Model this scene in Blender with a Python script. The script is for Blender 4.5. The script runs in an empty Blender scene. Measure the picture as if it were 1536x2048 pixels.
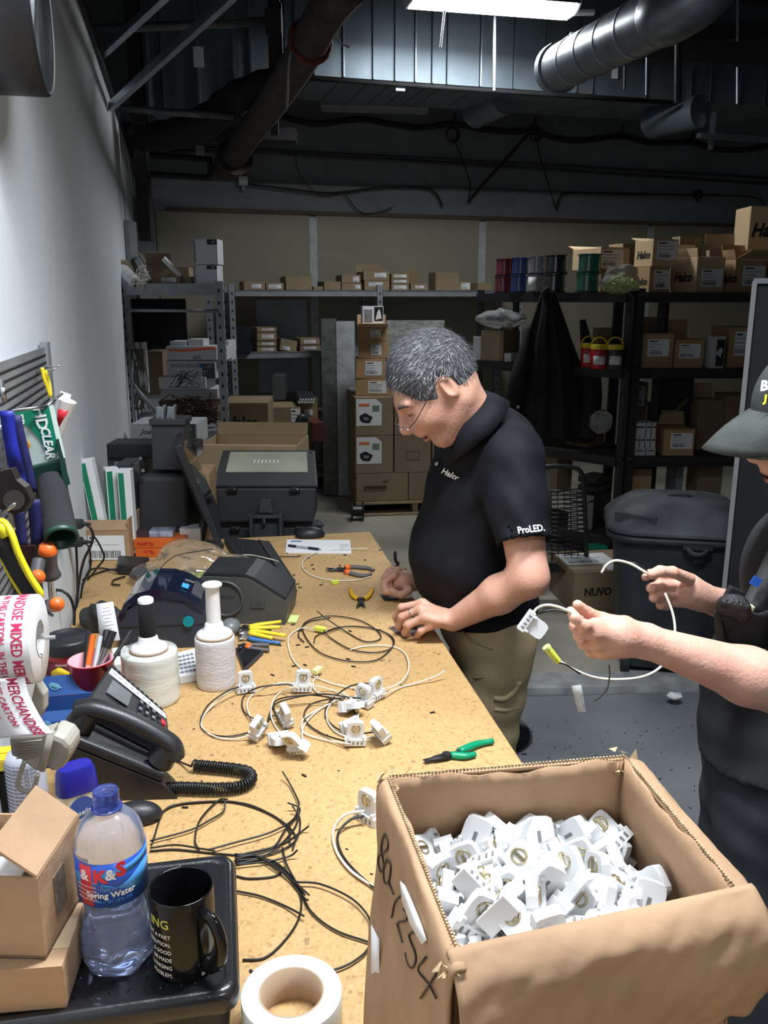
import bpy,bmesh,math,random
import numpy as np
from mathutils import Vector,Matrix,Euler
random.seed(7)
R = math.radians
PI = math.pi
SC = bpy.context.scene
COL = SC.collection
# ---------------------------------------------------------------- camera, world, lamps, exposure
CAMZ = 1.78
PITCH = R(13.9)
FPX = 1715.0
cam_d = bpy.data.cameras.new('camera')
cam = bpy.data.objects.new('camera',cam_d)
COL.objects.link(cam)
cam.location = (0.0,0,CAMZ)
cam.rotation_euler = (PI/2 - PITCH,0,0)
cam_d.sensor_fit = 'VERTICAL'
cam_d.sensor_height = 36.0
cam_d.sensor_width = 27.0
cam_d.lens = FPX/2048*36.0
cam_d.clip_start = 0.02
cam_d.clip_end = 60
SC.camera = cam
wd = bpy.data.worlds.new('world')
SC.world = wd
wd.use_nodes = True
wd.node_tree.nodes['Background'].inputs[0].default_value = (0.55,0.62,0.72,1)
wd.node_tree.nodes['Background'].inputs[1].default_value = 0.05
SC.view_settings.view_transform = 'Standard'
SC.view_settings.look = 'None'
SC.view_settings.exposure = 0.0
SC.view_settings.gamma = 1.0
SC.view_settings.use_curve_mapping = False

def area(name,loc,size,power,color=(1,0.97,0.92),rz=0.0,rx=0.0,ry=0.0):
    d = bpy.data.lights.new(name,'AREA')
    d.shape = 'RECTANGLE'
    d.size,d.size_y = size
    d.energy = power
    d.color = color
    o = bpy.data.objects.new(name,d)
    COL.objects.link(o)
    o.location = loc
    o.rotation_euler = (rx,ry,rz)
    return o
# fluorescent strips of the room: one above the bench, one behind the photographer; the strip in view carries its own lamp
area('bench_fluorescent_lamp',(0.30,1.30,3.15),(1.15,0.25),69,color=(.90,.955,1),rz=R(17)).data.spread = R(135)
area('rear_fluorescent_lamp',(1.3,-0.9,3.5),(1.2,0.25),34,color=(.88,.95,1),rz=R(17)).data.spread = R(140)

# ---------------------------------------------------------------- projection helpers (photo pixel -> place in the room)
SP,CP = math.sin(PITCH),math.cos(PITCH)
def ray(px,py):
    u = (px-768)/FPX;v = (1024-py)/FPX
    return Vector((u,CP+v*SP,-SP+v*CP))
def W(px,py,Y):            # point at forward distance Y
    r = ray(px,py);return Vector((0,0,CAMZ)) + r*(Y/r.y)
def ZP(px,py,z):           # point at height z
    r = ray(px,py);return Vector((0,0,CAMZ)) + r*((z-CAMZ)/r.z)
def PL(px,py,p0,n):       # point on a plane
    r = ray(px,py);o = Vector((0,0,CAMZ));n = Vector(n)
    return o + r*((Vector(p0)-o).dot(n)/r.dot(n))
def mpp(px,py,Y):          # metres per pixel there
    return Y/ray(px,py).y/FPX
TZ = 0.92                    # bench top height
TA = R(10.7)                 # bench direction
LA = R(13.1)                 # left wall direction
BA = R(17.1)                 # back wall direction
def T(a,b,z=0.0):          # bench coordinates: a to the right, b away
    return Vector((a*math.cos(TA)-b*math.sin(TA),a*math.sin(TA)+b*math.cos(TA),z))
def TB(px,py,dz=0.0): return ZP(px,py,TZ+dz)
LP0 = Vector((-0.911,2.39,0));LN = Vector((math.cos(LA),math.sin(LA),0));LD = Vector((-math.sin(LA),math.cos(LA),0))
def LW(px,py,off=0.0): return PL(px,py,LP0+LN*off,LN)
BC = Vector((-2.24,8.1,0));BN = Vector((math.sin(BA),-math.cos(BA),0));BD = Vector((math.cos(BA),math.sin(BA),0))
def BW(px,py,off=0.0): return PL(px,py,BC+BN*off,BN)

# ---------------------------------------------------------------- materials
MATS = {}
def pm(name,col,rough=0.5,metal=0.0,var=0.12,scale=6.0,bump=0.0,bscale=60.0,trans=0.0,ior=1.45,spec=0.5,emit=None,coat=0.0,sss=0.0,col2=None,detail=4,stretch=None,alpha=1.0,sheen=0.0,ramp=(0.3,0.7)):
    if name in MATS: return MATS[name]
    m = bpy.data.materials.new(name);MATS[name] = m
    m.use_nodes = True
    nt = m.node_tree;N = nt.nodes;L = nt.links
    b = N['Principled BSDF']
    b.inputs['Roughness'].default_value = rough
    b.inputs['Metallic'].default_value = metal
    b.inputs['IOR'].default_value = ior
    b.inputs['Specular IOR Level'].default_value = spec
    b.inputs['Transmission Weight'].default_value = trans
    b.inputs['Coat Weight'].default_value = coat
    b.inputs['Alpha'].default_value = alpha
    if sheen: b.inputs['Sheen Weight'].default_value = sheen
    if sss:
        b.inputs['Subsurface Weight'].default_value = sss
        b.inputs['Subsurface Radius'].default_value = (0.012,0.004,0.002)
    c = tuple(col)+(1,)
    tc = N.new('ShaderNodeTexCoord')
    src = tc.outputs['Object']
    if stretch:
        mp = N.new('ShaderNodeMapping');mp.inputs['Scale'].default_value = stretch
        L.new(src,mp.inputs[0]);src = mp.outputs[0]
    nz = N.new('ShaderNodeTexNoise');nz.inputs['Scale'].default_value = scale;nz.inputs['Detail'].default_value = detail
    L.new(src,nz.inputs['Vector'])
    cr = N.new('ShaderNodeValToRGB')
    c2 = tuple(col2)+(1,) if col2 else tuple(max(0,x*(1-var)) for x in col)+(1,)
    c1 = c if col2 else tuple(min(1,x*(1+var)) for x in col)+(1,)
    cr.color_ramp.elements[0].position = ramp[0];cr.color_ramp.elements[1].position = ramp[1]
    cr.color_ramp.elements[0].color = c2;cr.color_ramp.elements[1].color = c1
    L.new(nz.outputs['Fac'],cr.inputs[0]);L.new(cr.outputs[0],b.inputs['Base Color'])
    if bump:
        n2 = N.new('ShaderNodeTexNoise');n2.inputs['Scale'].default_value = bscale;n2.inputs['Detail'].default_value = 3
        L.new(src,n2.inputs['Vector'])
        bp = N.new('ShaderNodeBump');bp.inputs['Strength'].default_value = bump;bp.inputs['Distance'].default_value = 0.01
        L.new(n2.outputs['Fac'],bp.inputs['Height']);L.new(bp.outputs[0],b.inputs['Normal'])
    if emit:
        b.inputs['Emission Color'].default_value = tuple(emit[0])+(1,);b.inputs['Emission Strength'].default_value = emit[1]
    return m
card = pm('cardboard',(0.42,0.27,0.14),0.85,var=0.10,scale=5,bump=0.12,bscale=220,stretch=(1,1,.3))
card2 = pm('cardboard_worn',(0.38,0.24,0.14),0.82,var=0.14,scale=7,bump=0.25,bscale=30)
card3 = pm('cardboard_pale',(0.55,0.40,0.23),0.85,var=0.08,scale=5,bump=0.1,bscale=200)
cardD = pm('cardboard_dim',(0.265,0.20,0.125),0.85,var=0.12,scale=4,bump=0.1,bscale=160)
cardE = pm('cardboard_edge',(0.40,0.29,0.17),0.9,var=0.5,scale=90)
paper = pm('paper_white',(0.78,0.79,0.80),0.7,var=0.04)
white = pm('white_plastic',(0.70,0.71,0.725),0.38,var=0.03,scale=20)
whiteM = pm('milky_plastic',(0.82,0.83,0.84),0.35,var=0.04,scale=20,sss=0.2)
black = pm('black_plastic',(0.018,0.019,0.022),0.42,var=0.2,scale=20,bump=0.08,bscale=300)
blackG = pm('black_gloss',(0.008,0.008,0.009),0.08,var=0.1,coat=0.5)
blackR = pm('black_rubber',(0.02,0.02,0.021),0.7,var=0.2,scale=20,bump=0.1,bscale=200)
charc = pm('charcoal_metal',(0.045,0.047,0.052),0.55,var=0.15,scale=8,bump=0.05,bscale=400)
charcP = pm('charcoal_plastic',(0.050,0.054,0.062),0.38,var=0.12,scale=8)
galv = pm('galvanised_steel',(0.40,0.45,0.50),0.38,metal=0.9,var=0.18,scale=9,bump=0.05,bscale=15)
steel = pm('bare_steel',(0.55,0.56,0.58),0.28,metal=1.0,var=0.15,scale=30)
rackG = pm('grey_rack_enamel',(0.30,0.32,0.345),0.5,metal=0.35,var=0.15,scale=10)
rackB = pm('black_rack_enamel',(0.022,0.022,0.024),0.5,var=0.2,scale=10)
dark = pm('dark_iron',(0.035,0.035,0.037),0.7,metal=0.3,var=0.3,scale=8)
ink = pm('black_ink',(0.012,0.012,0.014),0.6,var=0.1)
inkB = pm('brown_ink',(0.06,0.035,0.02),0.7,var=0.2)
inkG = pm('grey_ink',(0.22,0.23,0.25),0.7,var=0.3,scale=60)
red = pm('red_plastic',(0.55,0.02,0.03),0.35,var=0.08)
orange = pm('orange_plastic',(0.75,0.14,0.02),0.4,var=0.08)
yellow = pm('yellow_plastic',(0.78,0.60,0.03),0.4,var=0.06)
green = pm('green_plastic',(0.01,0.22,0.11),0.35,var=0.1)
dgreen = pm('dark_green_plastic',(0.01,0.045,0.03),0.4,var=0.15)
blue = pm('blue_plastic',(0.03,0.14,0.42),0.4,var=0.1)
wireB = pm('black_wire',(0.012,0.011,0.011),0.4,var=0.2)
wireW = pm('cream_wire',(0.72,0.69,0.58),0.45,var=0.05)
clear = pm('clear_film',(0.92,0.94,0.95),0.12,trans=0.85,ior=1.12,var=0.03,scale=30,bump=0.9,bscale=28)
lime = pm('lime_connector',(0.66,0.74,0.10),0.4,var=0.08,sss=0.1)

# ---------------------------------------------------------------- mesh builder
def catmull(pts,n=8,closed=False):
    P = [Vector(p) for p in pts]
    if len(P) < 3: return P
    out = []
    m = len(P)
    rng = range(m if closed else m-1)
    for i in rng:
        p1,p2 = P[i],P[(i+1) % m]
        p0 = P[i-1] if (i > 0 or closed) else p1*2-p2
        p3 = P[(i+2) % m] if (i+2 < m or closed) else p2*2-p1
        for k in range(n):
            t = k/n
            out.append(0.5*((2*p1)+(p2-p0)*t+(2*p0-5*p1+4*p2-p3)*t*t+(3*p1-p0-3*p2+p3)*t**3))
    if not closed: out.append(P[-1])
    return out
def frame(z,x=None):
    z = Vector(z).normalized()
    if x is None: x = Vector((1,0,0)) if abs(z.x) < 0.9 else Vector((0,1,0))
    x = Vector(x);x = (x-z*x.dot(z)).normalized()
    y = z.cross(x)
    return Matrix((x,y,z)).transposed()
def mat4(o,x,y):           # matrix with origin o, x axis and y axis given, z their normal
    x = Vector(x).normalized();z = x.cross(Vector(y)).normalized();y = z.cross(x)
    m = Matrix((x,y,z)).transposed().to_4x4();m.translation = Vector(o);return m
class MB:
    def __init__(s): s.v = [];s.f = [];s.m = [];s.s = [];s.M = None
    def at(s,M): s.M = M;return s
    def add(s,vs,fs,mi=0,sm=False):
        o = len(s.v)
        if s.M is not None: vs = [s.M @ Vector(v) for v in vs]
        s.v += [tuple(v) for v in vs]
        for f in fs: s.f.append([i+o for i in f]);s.m.append(mi);s.s.append(sm)
        return s
    def box(s,c,d,rot=None,mi=0,taper=1.0,sh=(0,0)):
        x,y,z = [k/2 for k in d];c = Vector(c)
        vs = [Vector((i*x*(taper if k > 0 else 1)+(sh[0] if k > 0 else 0),j*y*(taper if k > 0 else 1)+(sh[1] if k > 0 else 0),k*z)) for k in (-1,1) for j in (-1,1) for i in (-1,1)]
        if rot is not None:
            Rm = rot if isinstance(rot,Matrix) else Euler(rot).to_matrix()
            vs = [Rm @ v for v in vs]
        vs = [v+c for v in vs]
        return s.add(vs,[(0,2,3,1),(4,5,7,6),(0,1,5,4),(1,3,7,5),(3,2,6,7),(2,0,4,6)],mi)
    def hexa(s,p,mi=0):    # 4 bottom points then 4 top points, both counter-clockwise from above
        return s.add(p,[(3,2,1,0),(4,5,6,7),(0,1,5,4),(1,2,6,5),(2,3,7,6),(3,0,4,7)],mi)
    def cyl(s,a,b,r0,r1=None,n=16,cap=True,mi=0,sm=True,xr=1.0):
        a,b = Vector(a),Vector(b);r1 = r0 if r1 is None else r1
        F = frame(b-a);vs = []
        for c,r in ((a,r0),(b,r1)):
            for i in range(n):
                t = 2*PI*i/n;vs.append(c+F @ Vector((math.cos(t)*r,math.sin(t)*r*xr,0)))
        fs = [(i,(i+1) % n,n+(i+1) % n,n+i) for i in range(n)]
        s.add(vs,fs,mi,sm)
        if cap:
            s.add(vs[:n],[tuple(range(n-1,-1,-1))],mi);s.add(vs[n:],[tuple(range(n))],mi)
        return s
    def tube(s,pts,r,n=6,mi=0,closed=False,cap=True,flat=1.0,up=None):
        P = [Vector(p) for p in pts];m = len(P)
        rr = r if hasattr(r,'__len__') else [r]*m
        vs = [];px = None
        for i in range(m):
            if closed: d = P[(i+1) % m]-P[i-1]
            else: d = P[min(i+1,m-1)]-P[max(i-1,0)]
            if d.length < 1e-9: d = Vector((0,0,1))
            if up is not None: F = frame(d,Vector(up).cross(d))
            else: F = frame(d,px)
            px = F.col[0].copy()
            for k in range(n):
                t = 2*PI*k/n
                vs.append(P[i]+F @ Vector((math.cos(t)*rr[i],math.sin(t)*rr[i]*flat,0)))
        fs = []
        for i in range(m if closed else m-1):
            for k in range(n):
                a = i*n+k;b = i*n+(k+1) % n;j = (i+1) % m
                fs.append((a,b,j*n+(k+1) % n,j*n+k))
        if cap and not closed: fs += [tuple(range(n-1,-1,-1)),tuple(range((m-1)*n,m*n))]
        return s.add(vs,fs,mi,True)
    def lathe(s,prof,n=24,mi=0,M=None,xr=1.0,yr=1.0,sm=True,mis=None):
        vs = []
        for r,z in prof:
            for i in range(n):
                t = 2*PI*i/n;vs.append(Vector((math.cos(t)*r*xr,math.sin(t)*r*yr,z)))
        if M is not None: vs = [M @ v for v in vs]
        for j in range(len(prof)-1):
            fs = [(j*n+i,j*n+(i+1) % n,(j+1)*n+(i+1) % n,(j+1)*n+i) for i in range(n)]
            o = len(s.v)
            if j == 0:
                base = o
                s.v += [tuple(s.M @ v if s.M is not None else v) for v in vs]
            for f in fs: s.f.append([q+base for q in f]);s.m.append(mis[j] if mis else mi);s.s.append(sm)
        return s
    def prism(s,poly,z0,z1,M=None,mi=0,sm=False):
        n = len(poly);vs = [Vector((p[0],p[1],z0)) for p in poly]+[Vector((p[0],p[1],z1)) for p in poly]
        if M is not None: vs = [M @ v for v in vs]
        s.add(vs,[tuple(range(n-1,-1,-1)),tuple(range(n,2*n))],mi)
        s.add(vs,[(i,(i+1) % n,n+(i+1) % n,n+i) for i in range(n)],mi,sm)
        return s
    def sheet(s,P,th,mi=0,sm=True):     # P: grid rows of points, thickened along its normals
        nu,nv = len(P),len(P[0]);V = [[Vector(q) for q in row] for row in P]
        Nn = [[None]*nv for _ in range(nu)]
        for i in range(nu):
            for j in range(nv):
                a = V[min(i+1,nu-1)][j]-V[max(i-1,0)][j];b = V[i][min(j+1,nv-1)]-V[i][max(j-1,0)]
                c = a.cross(b);Nn[i][j] = c.normalized() if c.length > 1e-12 else Vector((0,0,1))
        vs = [V[i][j] for i in range(nu) for j in range(nv)]+[V[i][j]-Nn[i][j]*th for i in range(nu) for j in range(nv)]
        o = nu*nv;fs = []
        for i in range(nu-1):
            for j in range(nv-1):
                a,b,c,d = i*nv+j,(i+1)*nv+j,(i+1)*nv+j+1,i*nv+j+1
                fs += [(a,b,c,d),(o+d,o+c,o+b,o+a)]
        for i in range(nu-1):
            fs += [(i*nv,o+i*nv,o+(i+1)*nv,(i+1)*nv),(i*nv+nv-1,(i+1)*nv+nv-1,o+(i+1)*nv+nv-1,o+i*nv+nv-1)]
        for j in range(nv-1):
            fs += [(j,j+1,o+j+1,o+j),((nu-1)*nv+j,o+(nu-1)*nv+j,o+(nu-1)*nv+j+1,(nu-1)*nv+j+1)]
        return s.add(vs,fs,mi,sm)
    def mesh(s,name,inv=None):
        me = bpy.data.meshes.new(name)
        vs = s.v if inv is None else [tuple(inv @ Vector(v)) for v in s.v]
        me.from_pydata(vs,[],s.f)
        me.polygons.foreach_set('material_index',s.m)
        me.polygons.foreach_set('use_smooth',s.s)
        me.update();return me
    def part(s,name,mats,parent,bev=0,w=False,seg=2,label=None,kind=None):   # w: vertices are in world space
        inv = None
        if w:
            r = parent
            M = Matrix.Identity(4)
            while r is not None: M = r.matrix_basis @ M;r = r.parent
            inv = M.inverted()
        o = bpy.data.objects.new(name,s.mesh(name,inv));COL.objects.link(o)
        for m in (mats if isinstance(mats,(list,tuple)) else [mats]): o.data.materials.append(m)
        o.parent = parent
        if bev: bevel(o,bev,seg)
        if label: o['label'] = label
        if kind: o['kind'] = kind
        return o
    def solo(s,name,mats,label=None,cat=None,group=None,bev=0,seg=2,kind=None):   # world-space vertices -> one top-level object
        a = np.array(s.v);lo,hi = a.min(0),a.max(0)
        c = Vector(((lo[0]+hi[0])/2,(lo[1]+hi[1])/2,lo[2]))
        o = bpy.data.objects.new(name,s.mesh(name,Matrix.Translation(-c)));COL.objects.link(o);o.location = c
        for m in (mats if isinstance(mats,(list,tuple)) else [mats]): o.data.materials.append(m)
        if bev: bevel(o,bev,seg)
        if label: o['label'] = label;o['category'] = cat
        if group: o['group'] = group
        if kind: o['kind'] = kind
        return o
def bevel(o,w,seg=2):
    m = o.modifiers.new('bevel','BEVEL');m.width = w;m.segments = seg;m.limit_method = 'ANGLE';m.angle_limit = R(35)
def thing(name,label,cat,loc=(0,0,0),rz=0.0,group=None,M=None):
    o = bpy.data.objects.new(name,None);COL.objects.link(o)
    o.empty_display_size = 0.05
    if M is not None: o.matrix_basis = M
    else: o.location = loc;o.rotation_euler = (0,0,rz)
    o['label'] = label;o['category'] = cat
    if group: o['group'] = group
    o.matrix_basis
    return o
def tagl(o,label,group=None):
    o['label'] = label
    if group: o['group'] = group
    return o
def copy_tree(root,M=None,label=None,group=None):
    def cp(o,par):
        c = o.copy();COL.objects.link(c);c.parent = par
        for ch in [q for q in KIDS.get(o.name,[])]: KIDS.setdefault(c.name,[]).append(cp(ch,c))
        return c
    if root.name not in KIDS: index(root)
    r = cp(root,None)
    if M is not None: r.matrix_basis = M
    if label: r['label'] = label
    if group: r['group'] = group
    return r
KIDS = {}
def index(o):
    KIDS[o.name] = list(o.children)
    for c in o.children: index(c)
_T = {}
def text_mesh(s,size,bold=0.0,shear=0.0,ex=0.0003,sx=1.0,align='CENTER',sp=1.0):
    key = (s,size,bold,shear,ex,sx,align,sp)
    if key in _T: return _T[key]
    c = bpy.data.curves.new('text','FONT');c.body = s;c.size = size;c.align_x = align;c.align_y = 'CENTER'
    c.extrude = ex;c.offset = bold;c.shear = shear;c.resolution_u = 2;c.space_character = sp
    o = bpy.data.objects.new('text',c)
    me = bpy.data.meshes.new_from_object(o)
    bpy.data.objects.remove(o)
    if sx != 1.0:
        for v in me.vertices: v.co.x *= sx
    _T[key] = me
    return me
def lettering(s,size,M,mat,parent,name='lettering',w=False,**k):   # M: local (or world if w) placement matrix of the text plane
    me = text_mesh(s,size,**k).copy()
    me.materials.clear();me.materials.append(mat)
    if w:
        r = parent;Q = Matrix.Identity(4)
        while r is not None: Q = r.matrix_basis @ Q;r = r.parent
        M = Q.inverted() @ M
    me.transform(M)
    o = bpy.data.objects.new(name,me);COL.objects.link(o);o.parent = parent
    return o

# ---------------------------------------------------------------- implicit bodies (smooth unions meshed by surface nets)
class SDF:
    def __init__(s,lo,hi,h):
        s.lo = np.array(lo,float);s.h = h
        s.n = np.ceil((np.array(hi,float)-s.lo)/h).astype(int)+1
        s.F = np.full(tuple(s.n),1.0,np.float32)
    def blk(s,lo,hi):
        a = np.clip(np.floor((np.array(lo)-s.lo)/s.h).astype(int),0,s.n);b = np.clip(np.ceil((np.array(hi)-s.lo)/s.h).astype(int)+1,0,s.n)
        if (b <= a).any(): return None
        ax = [(s.lo[i]+s.h*np.arange(a[i],b[i])).astype(np.float32) for i in range(3)]
        return (slice(a[0],b[0]),slice(a[1],b[1]),slice(a[2],b[2])),ax[0][:,None,None],ax[1][None,:,None],ax[2][None,None,:]
    def _mix(s,sl,d,k,op):
        F = s.F[sl]
        if op == 'add':
            h = np.maximum(k-np.abs(F-d),0)/k;s.F[sl] = np.minimum(F,d)-h*h*k*0.25
        elif op == 'sub':
            d = -d;h = np.maximum(k-np.abs(F-d),0)/k;s.F[sl] = np.maximum(F,d)+h*h*k*0.25
        elif op == 'disp': s.F[sl] = F+d
        return s
    def ell(s,c,r,rot=None,k=0.01,op='add'):
        c = np.array(c,float);r = np.array(r,float);m = r.max()+k+3*s.h
        q = s.blk(c-m,c+m)
        if q is None: return s
        sl,x,y,z = q;x,y,z = x-c[0],y-c[1],z-c[2]
        if rot is not None:
            A = np.array(rot if isinstance(rot,Matrix) else Euler(rot).to_matrix()).T
            x,y,z = (A[0,0]*x+A[0,1]*y+A[0,2]*z),(A[1,0]*x+A[1,1]*y+A[1,2]*z),(A[2,0]*x+A[2,1]*y+A[2,2]*z)
        k0 = np.sqrt((x/r[0])**2+(y/r[1])**2+(z/r[2])**2)+1e-6
        k1 = np.sqrt((x/r[0]**2)**2+(y/r[1]**2)**2+(z/r[2]**2)**2)+1e-6
        return s._mix(sl,(k0*(k0-1)/k1).astype(np.float32),k,op)
    def cap(s,a,b,ra,rb=None,k=0.01,op='add'):
        a = np.array(a,float);b = np.array(b,float);rb = ra if rb is None else rb;m = max(ra,rb)+k+3*s.h
        q = s.blk(np.minimum(a,b)-m,np.maximum(a,b)+m)
        if q is None: return s
        sl,x,y,z = q;d = b-a;L = d.dot(d)+1e-9
        t = np.clip(((x-a[0])*d[0]+(y-a[1])*d[1]+(z-a[2])*d[2])/L,0,1)
        D = np.sqrt((x-a[0]-t*d[0])**2+(y-a[1]-t*d[1])**2+(z-a[2]-t*d[2])**2)-(ra+(rb-ra)*t)
        return s._mix(sl,D.astype(np.float32),k,op)
    def chain(s,pts,rs,k=0.008):
        for i in range(len(pts)-1): s.cap(pts[i],pts[i+1],rs[i],rs[i+1],k)
        return s
    def plane(s,p,n,k=0.004):   # keep the side the normal points away from
        p = np.array(p,float);n = np.array(Vector(n).normalized());sl,x,y,z = s.blk(s.lo,s.lo+s.h*s.n)
        d = ((x-p[0])*n[0]+(y-p[1])*n[1]+(z-p[2])*n[2]).astype(np.float32)
        F = s.F;h = np.maximum(k-np.abs(F-d),0)/k;s.F = np.maximum(F,d)+h*h*k*0.25
        return s
    def disp(s,fn):
        sl,x,y,z = s.blk(s.lo,s.lo+s.h*s.n)
        s.F = (s.F+fn(x,y,z)).astype(np.float32);return s
    def mesh(s,mb,mi=0):
        F = s.F;S = F < 0;nx,ny,nz = F.shape
        P = np.zeros((nx-1,ny-1,nz-1,3),np.float32);C = np.zeros((nx-1,ny-1,nz-1),np.float32)
        for ax in range(3):
            sh = [slice(0,-1)]*3;s0 = list(sh);s1 = list(sh)
            for i in (0,1):
                for j in (0,1):
                    o = [ax,(ax+1) % 3,(ax+2) % 3]
                    A = [None]*3;B = [None]*3
                    n_ = F.shape
                    A[o[0]] = slice(0,n_[o[0]]-1);B[o[0]] = slice(1,n_[o[0]])
                    A[o[1]] = B[o[1]] = slice(i,n_[o[1]]-1+i);A[o[2]] = B[o[2]] = slice(j,n_[o[2]]-1+j)
                    fa,fb = F[tuple(A)],F[tuple(B)];c = (fa < 0) != (fb < 0)
                    t = np.where(c,fa/(fa-fb+1e-12),0)
                    C += c;P[...,o[0]] += t*c;P[...,o[1]] += i*c;P[...,o[2]] += j*c
        act = C > 0;idx = np.full(C.shape,-1,np.int64);m = int(act.sum());idx[act] = np.arange(m)
        ii = np.argwhere(act);V = P[act]/C[act][:,None]+ii;V = V*s.h+s.lo
        fs = []
        for ax in range(3):
            o1,o2 = (ax+1) % 3,(ax+2) % 3
            A = [slice(None)]*3;B = [slice(None)]*3
            A[ax] = slice(0,-1);B[ax] = slice(1,None)
            for o in (o1,o2): A[o] = B[o] = slice(1,-1)
            a,b = S[tuple(A)],S[tuple(B)];c = np.argwhere(a != b)
            if len(c) == 0: continue
            sg = a[tuple(c.T)]
            c = c.copy();c[:,o1] += 1;c[:,o2] += 1
            def g(d1,d2):
                q = c.copy();q[:,o1] += d1;q[:,o2] += d2;return idx[tuple(q.T)]
            q = np.stack([g(-1,-1),g(0,-1),g(0,0),g(-1,0)],1)
            q[~sg] = q[~sg][:,::-1]
            fs.append(q)
        fs = np.concatenate(fs);fs = fs[(fs >= 0).all(1)]
        o = len(mb.v)
        mb.v += [tuple(v) for v in V.tolist()];mb.f += (fs+o).tolist();mb.m += [mi]*len(fs);mb.s += [True]*len(fs)
        return mb
def snoise(x,y,z,f=20.0,seed=0):
    a = np.sin(x*f+seed*1.3+1.7*np.sin(y*f*0.7+seed))*np.sin(y*f*0.9+seed*2.1+1.3*np.sin(z*f*0.8))*np.sin(z*f*1.1+seed*0.7+1.1*np.sin(x*f*0.6))
    return a
# ================================================================ THE SETTING
conc = pm('painted_concrete',(0.185,0.20,0.215),0.55,var=0.22,scale=2.2,bump=0.05,bscale=60,detail=8)
slab = pm('bare_concrete',(0.30,0.285,0.235),0.75,var=0.35,scale=1.6,bump=0.1,bscale=40,detail=10)
curb = pm('worn_curb_paint',(0.33,0.34,0.34),0.7,var=0.35,scale=9,detail=8)
wallw = pm('white_wall_paint',(0.76,0.80,0.84),0.6,var=0.04,scale=2,bump=0.03,bscale=90)
wallg = pm('bare_block_wall',(0.22,0.235,0.25),0.9,var=0.12,scale=3)
dryw = pm('drywall_board',(0.25,0.23,0.175),0.9,var=0.06,scale=2)
seamM = pm('joint_compound',(0.40,0.42,0.42),0.9,var=0.15,scale=14)
ceilM = pm('ceiling_deck',(0.05,0.052,0.055),0.9,var=0.2,scale=3)
def struct(mb,name,m,label=None,parent=None):
    if parent is not None: return mb.part(name,m,parent,w=True)
    o = mb.solo(name,m);o['kind'] = 'structure'
    if label: o['label'] = label
    return o
e = MB();cu = 3.62
# painted floor up to the low curb, bare slab beyond
def curbpt(x,o=0.0): return Vector((x,cu+0.05*x+o,0))
m = MB();a,b = curbpt(-4),curbpt(9)
m.hexa([(-4,-4,-.1),(9,-4,-.1),(b.x,b.y,-.1),(a.x,a.y,-.1),(-4,-4,0),(9,-4,0),(b.x,b.y,0),(a.x,a.y,0)])
struct(m,'floor',conc,'grey painted concrete floor beside the bench')
m = MB();c,d = curbpt(-4,.17),curbpt(9,.17)
m.hexa([(a.x,a.y,-.1),(b.x,b.y,-.1),(d.x,d.y,-.1),(c.x,c.y,-.1),(a.x,a.y+.01,.03),(b.x,b.y+.01,.03),(d.x,d.y,.035),(c.x,c.y,.035)])
struct(m,'trim_1',curb,'worn pale curb strip between the painted floor and the bare concrete')
m = MB()
m.hexa([(c.x,c.y,-.1),(d.x,d.y,-.1),(9,13,-.1),(-4,13,-.1),(c.x,c.y,.03),(d.x,d.y,.03),(9,13,.03),(-4,13,.03)])
struct(m,'floor_2',slab,'bare brown concrete slab under the racks')
# left wall, about 3 m high
m = MB();p0 = LP0-LD*6.5;p1 = BC+LD*0.0
p1 = LP0+LD*((BC-LP0).dot(LD)+.05)
q = LN*-0.14
m.hexa([p0+q,p0,p1,p1+q]+[v+Vector((0,0,3.0)) for v in (p0+q,p0,p1,p1+q)])
struct(m,'wall_left',wallw,'white painted left wall')
m = MB();q2 = LN*0.02
for (s_,h_) in ((0,3.0),):
    m.hexa([p0+q-q2+Vector((0,0,3.0)),p0+q2+Vector((0,0,3.0)),p1+q2+Vector((0,0,3.0)),p1+q-q2+Vector((0,0,3.0))]+[v+Vector((0,0,3.05)) for v in (p0+q-q2,p0+q2,p1+q2,p1+q-q2)])
struct(m,'trim_2',dark,'dark cap on top of the white left wall')
# back wall with drywall boards on its lower part
m = MB();w0 = BC-BD*1.5;w1 = BC+BD*12
q = BN*-0.15
m.hexa([w0+q,w1+q,w1,w0][::-1][::-1]+[v+Vector((0,0,5)) for v in (w0+q,w1+q,w1,w0)])
wb = struct(m,'wall_back',wallg,'dim grey back wall with tan drywall boards below')
DH = 2.56
sx = [BW(px,500).dot(BD)-BC.dot(BD) for px in (316,620,633,957,969,1292,1303,1640,1650,2100)]
for i in range(0,10,2):
    m = MB();s0,s1 = sx[i],sx[i+1]
    m.hexa([BC+BD*s0,BC+BD*s1,BC+BD*s1+BN*.015,BC+BD*s0+BN*.015][::-1][::-1]+[v+Vector((0,0,DH)) for v in (BC+BD*s0,BC+BD*s1,BC+BD*s1+BN*.015,BC+BD*s0+BN*.015)])
    m.part('drywall_board',dryw,wb,w=True)
    if i < 8:
        s2 = sx[i+2];m = MB();c_ = [BC+BD*(s1-.005),BC+BD*(s2+.005),BC+BD*(s2+.005)+BN*.017,BC+BD*(s1-.005)+BN*.017]
        m.hexa(c_+[v+Vector((0,0,DH-.02)) for v in c_]);m.part('joint_strip',seamM,wb,w=True)
m = MB();c_ = [BC+BD*(sx[0]+.1),BC+BD*10,BC+BD*10+BN*.03,BC+BD*(sx[0]+.1)+BN*.03]
m.hexa([v+Vector((0,0,DH)) for v in c_]+[v+Vector((0,0,DH+.035)) for v in c_])
m.part('edge_trim',pm('brown_trim',(0.10,0.075,0.05),0.8),wb,w=True)
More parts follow.
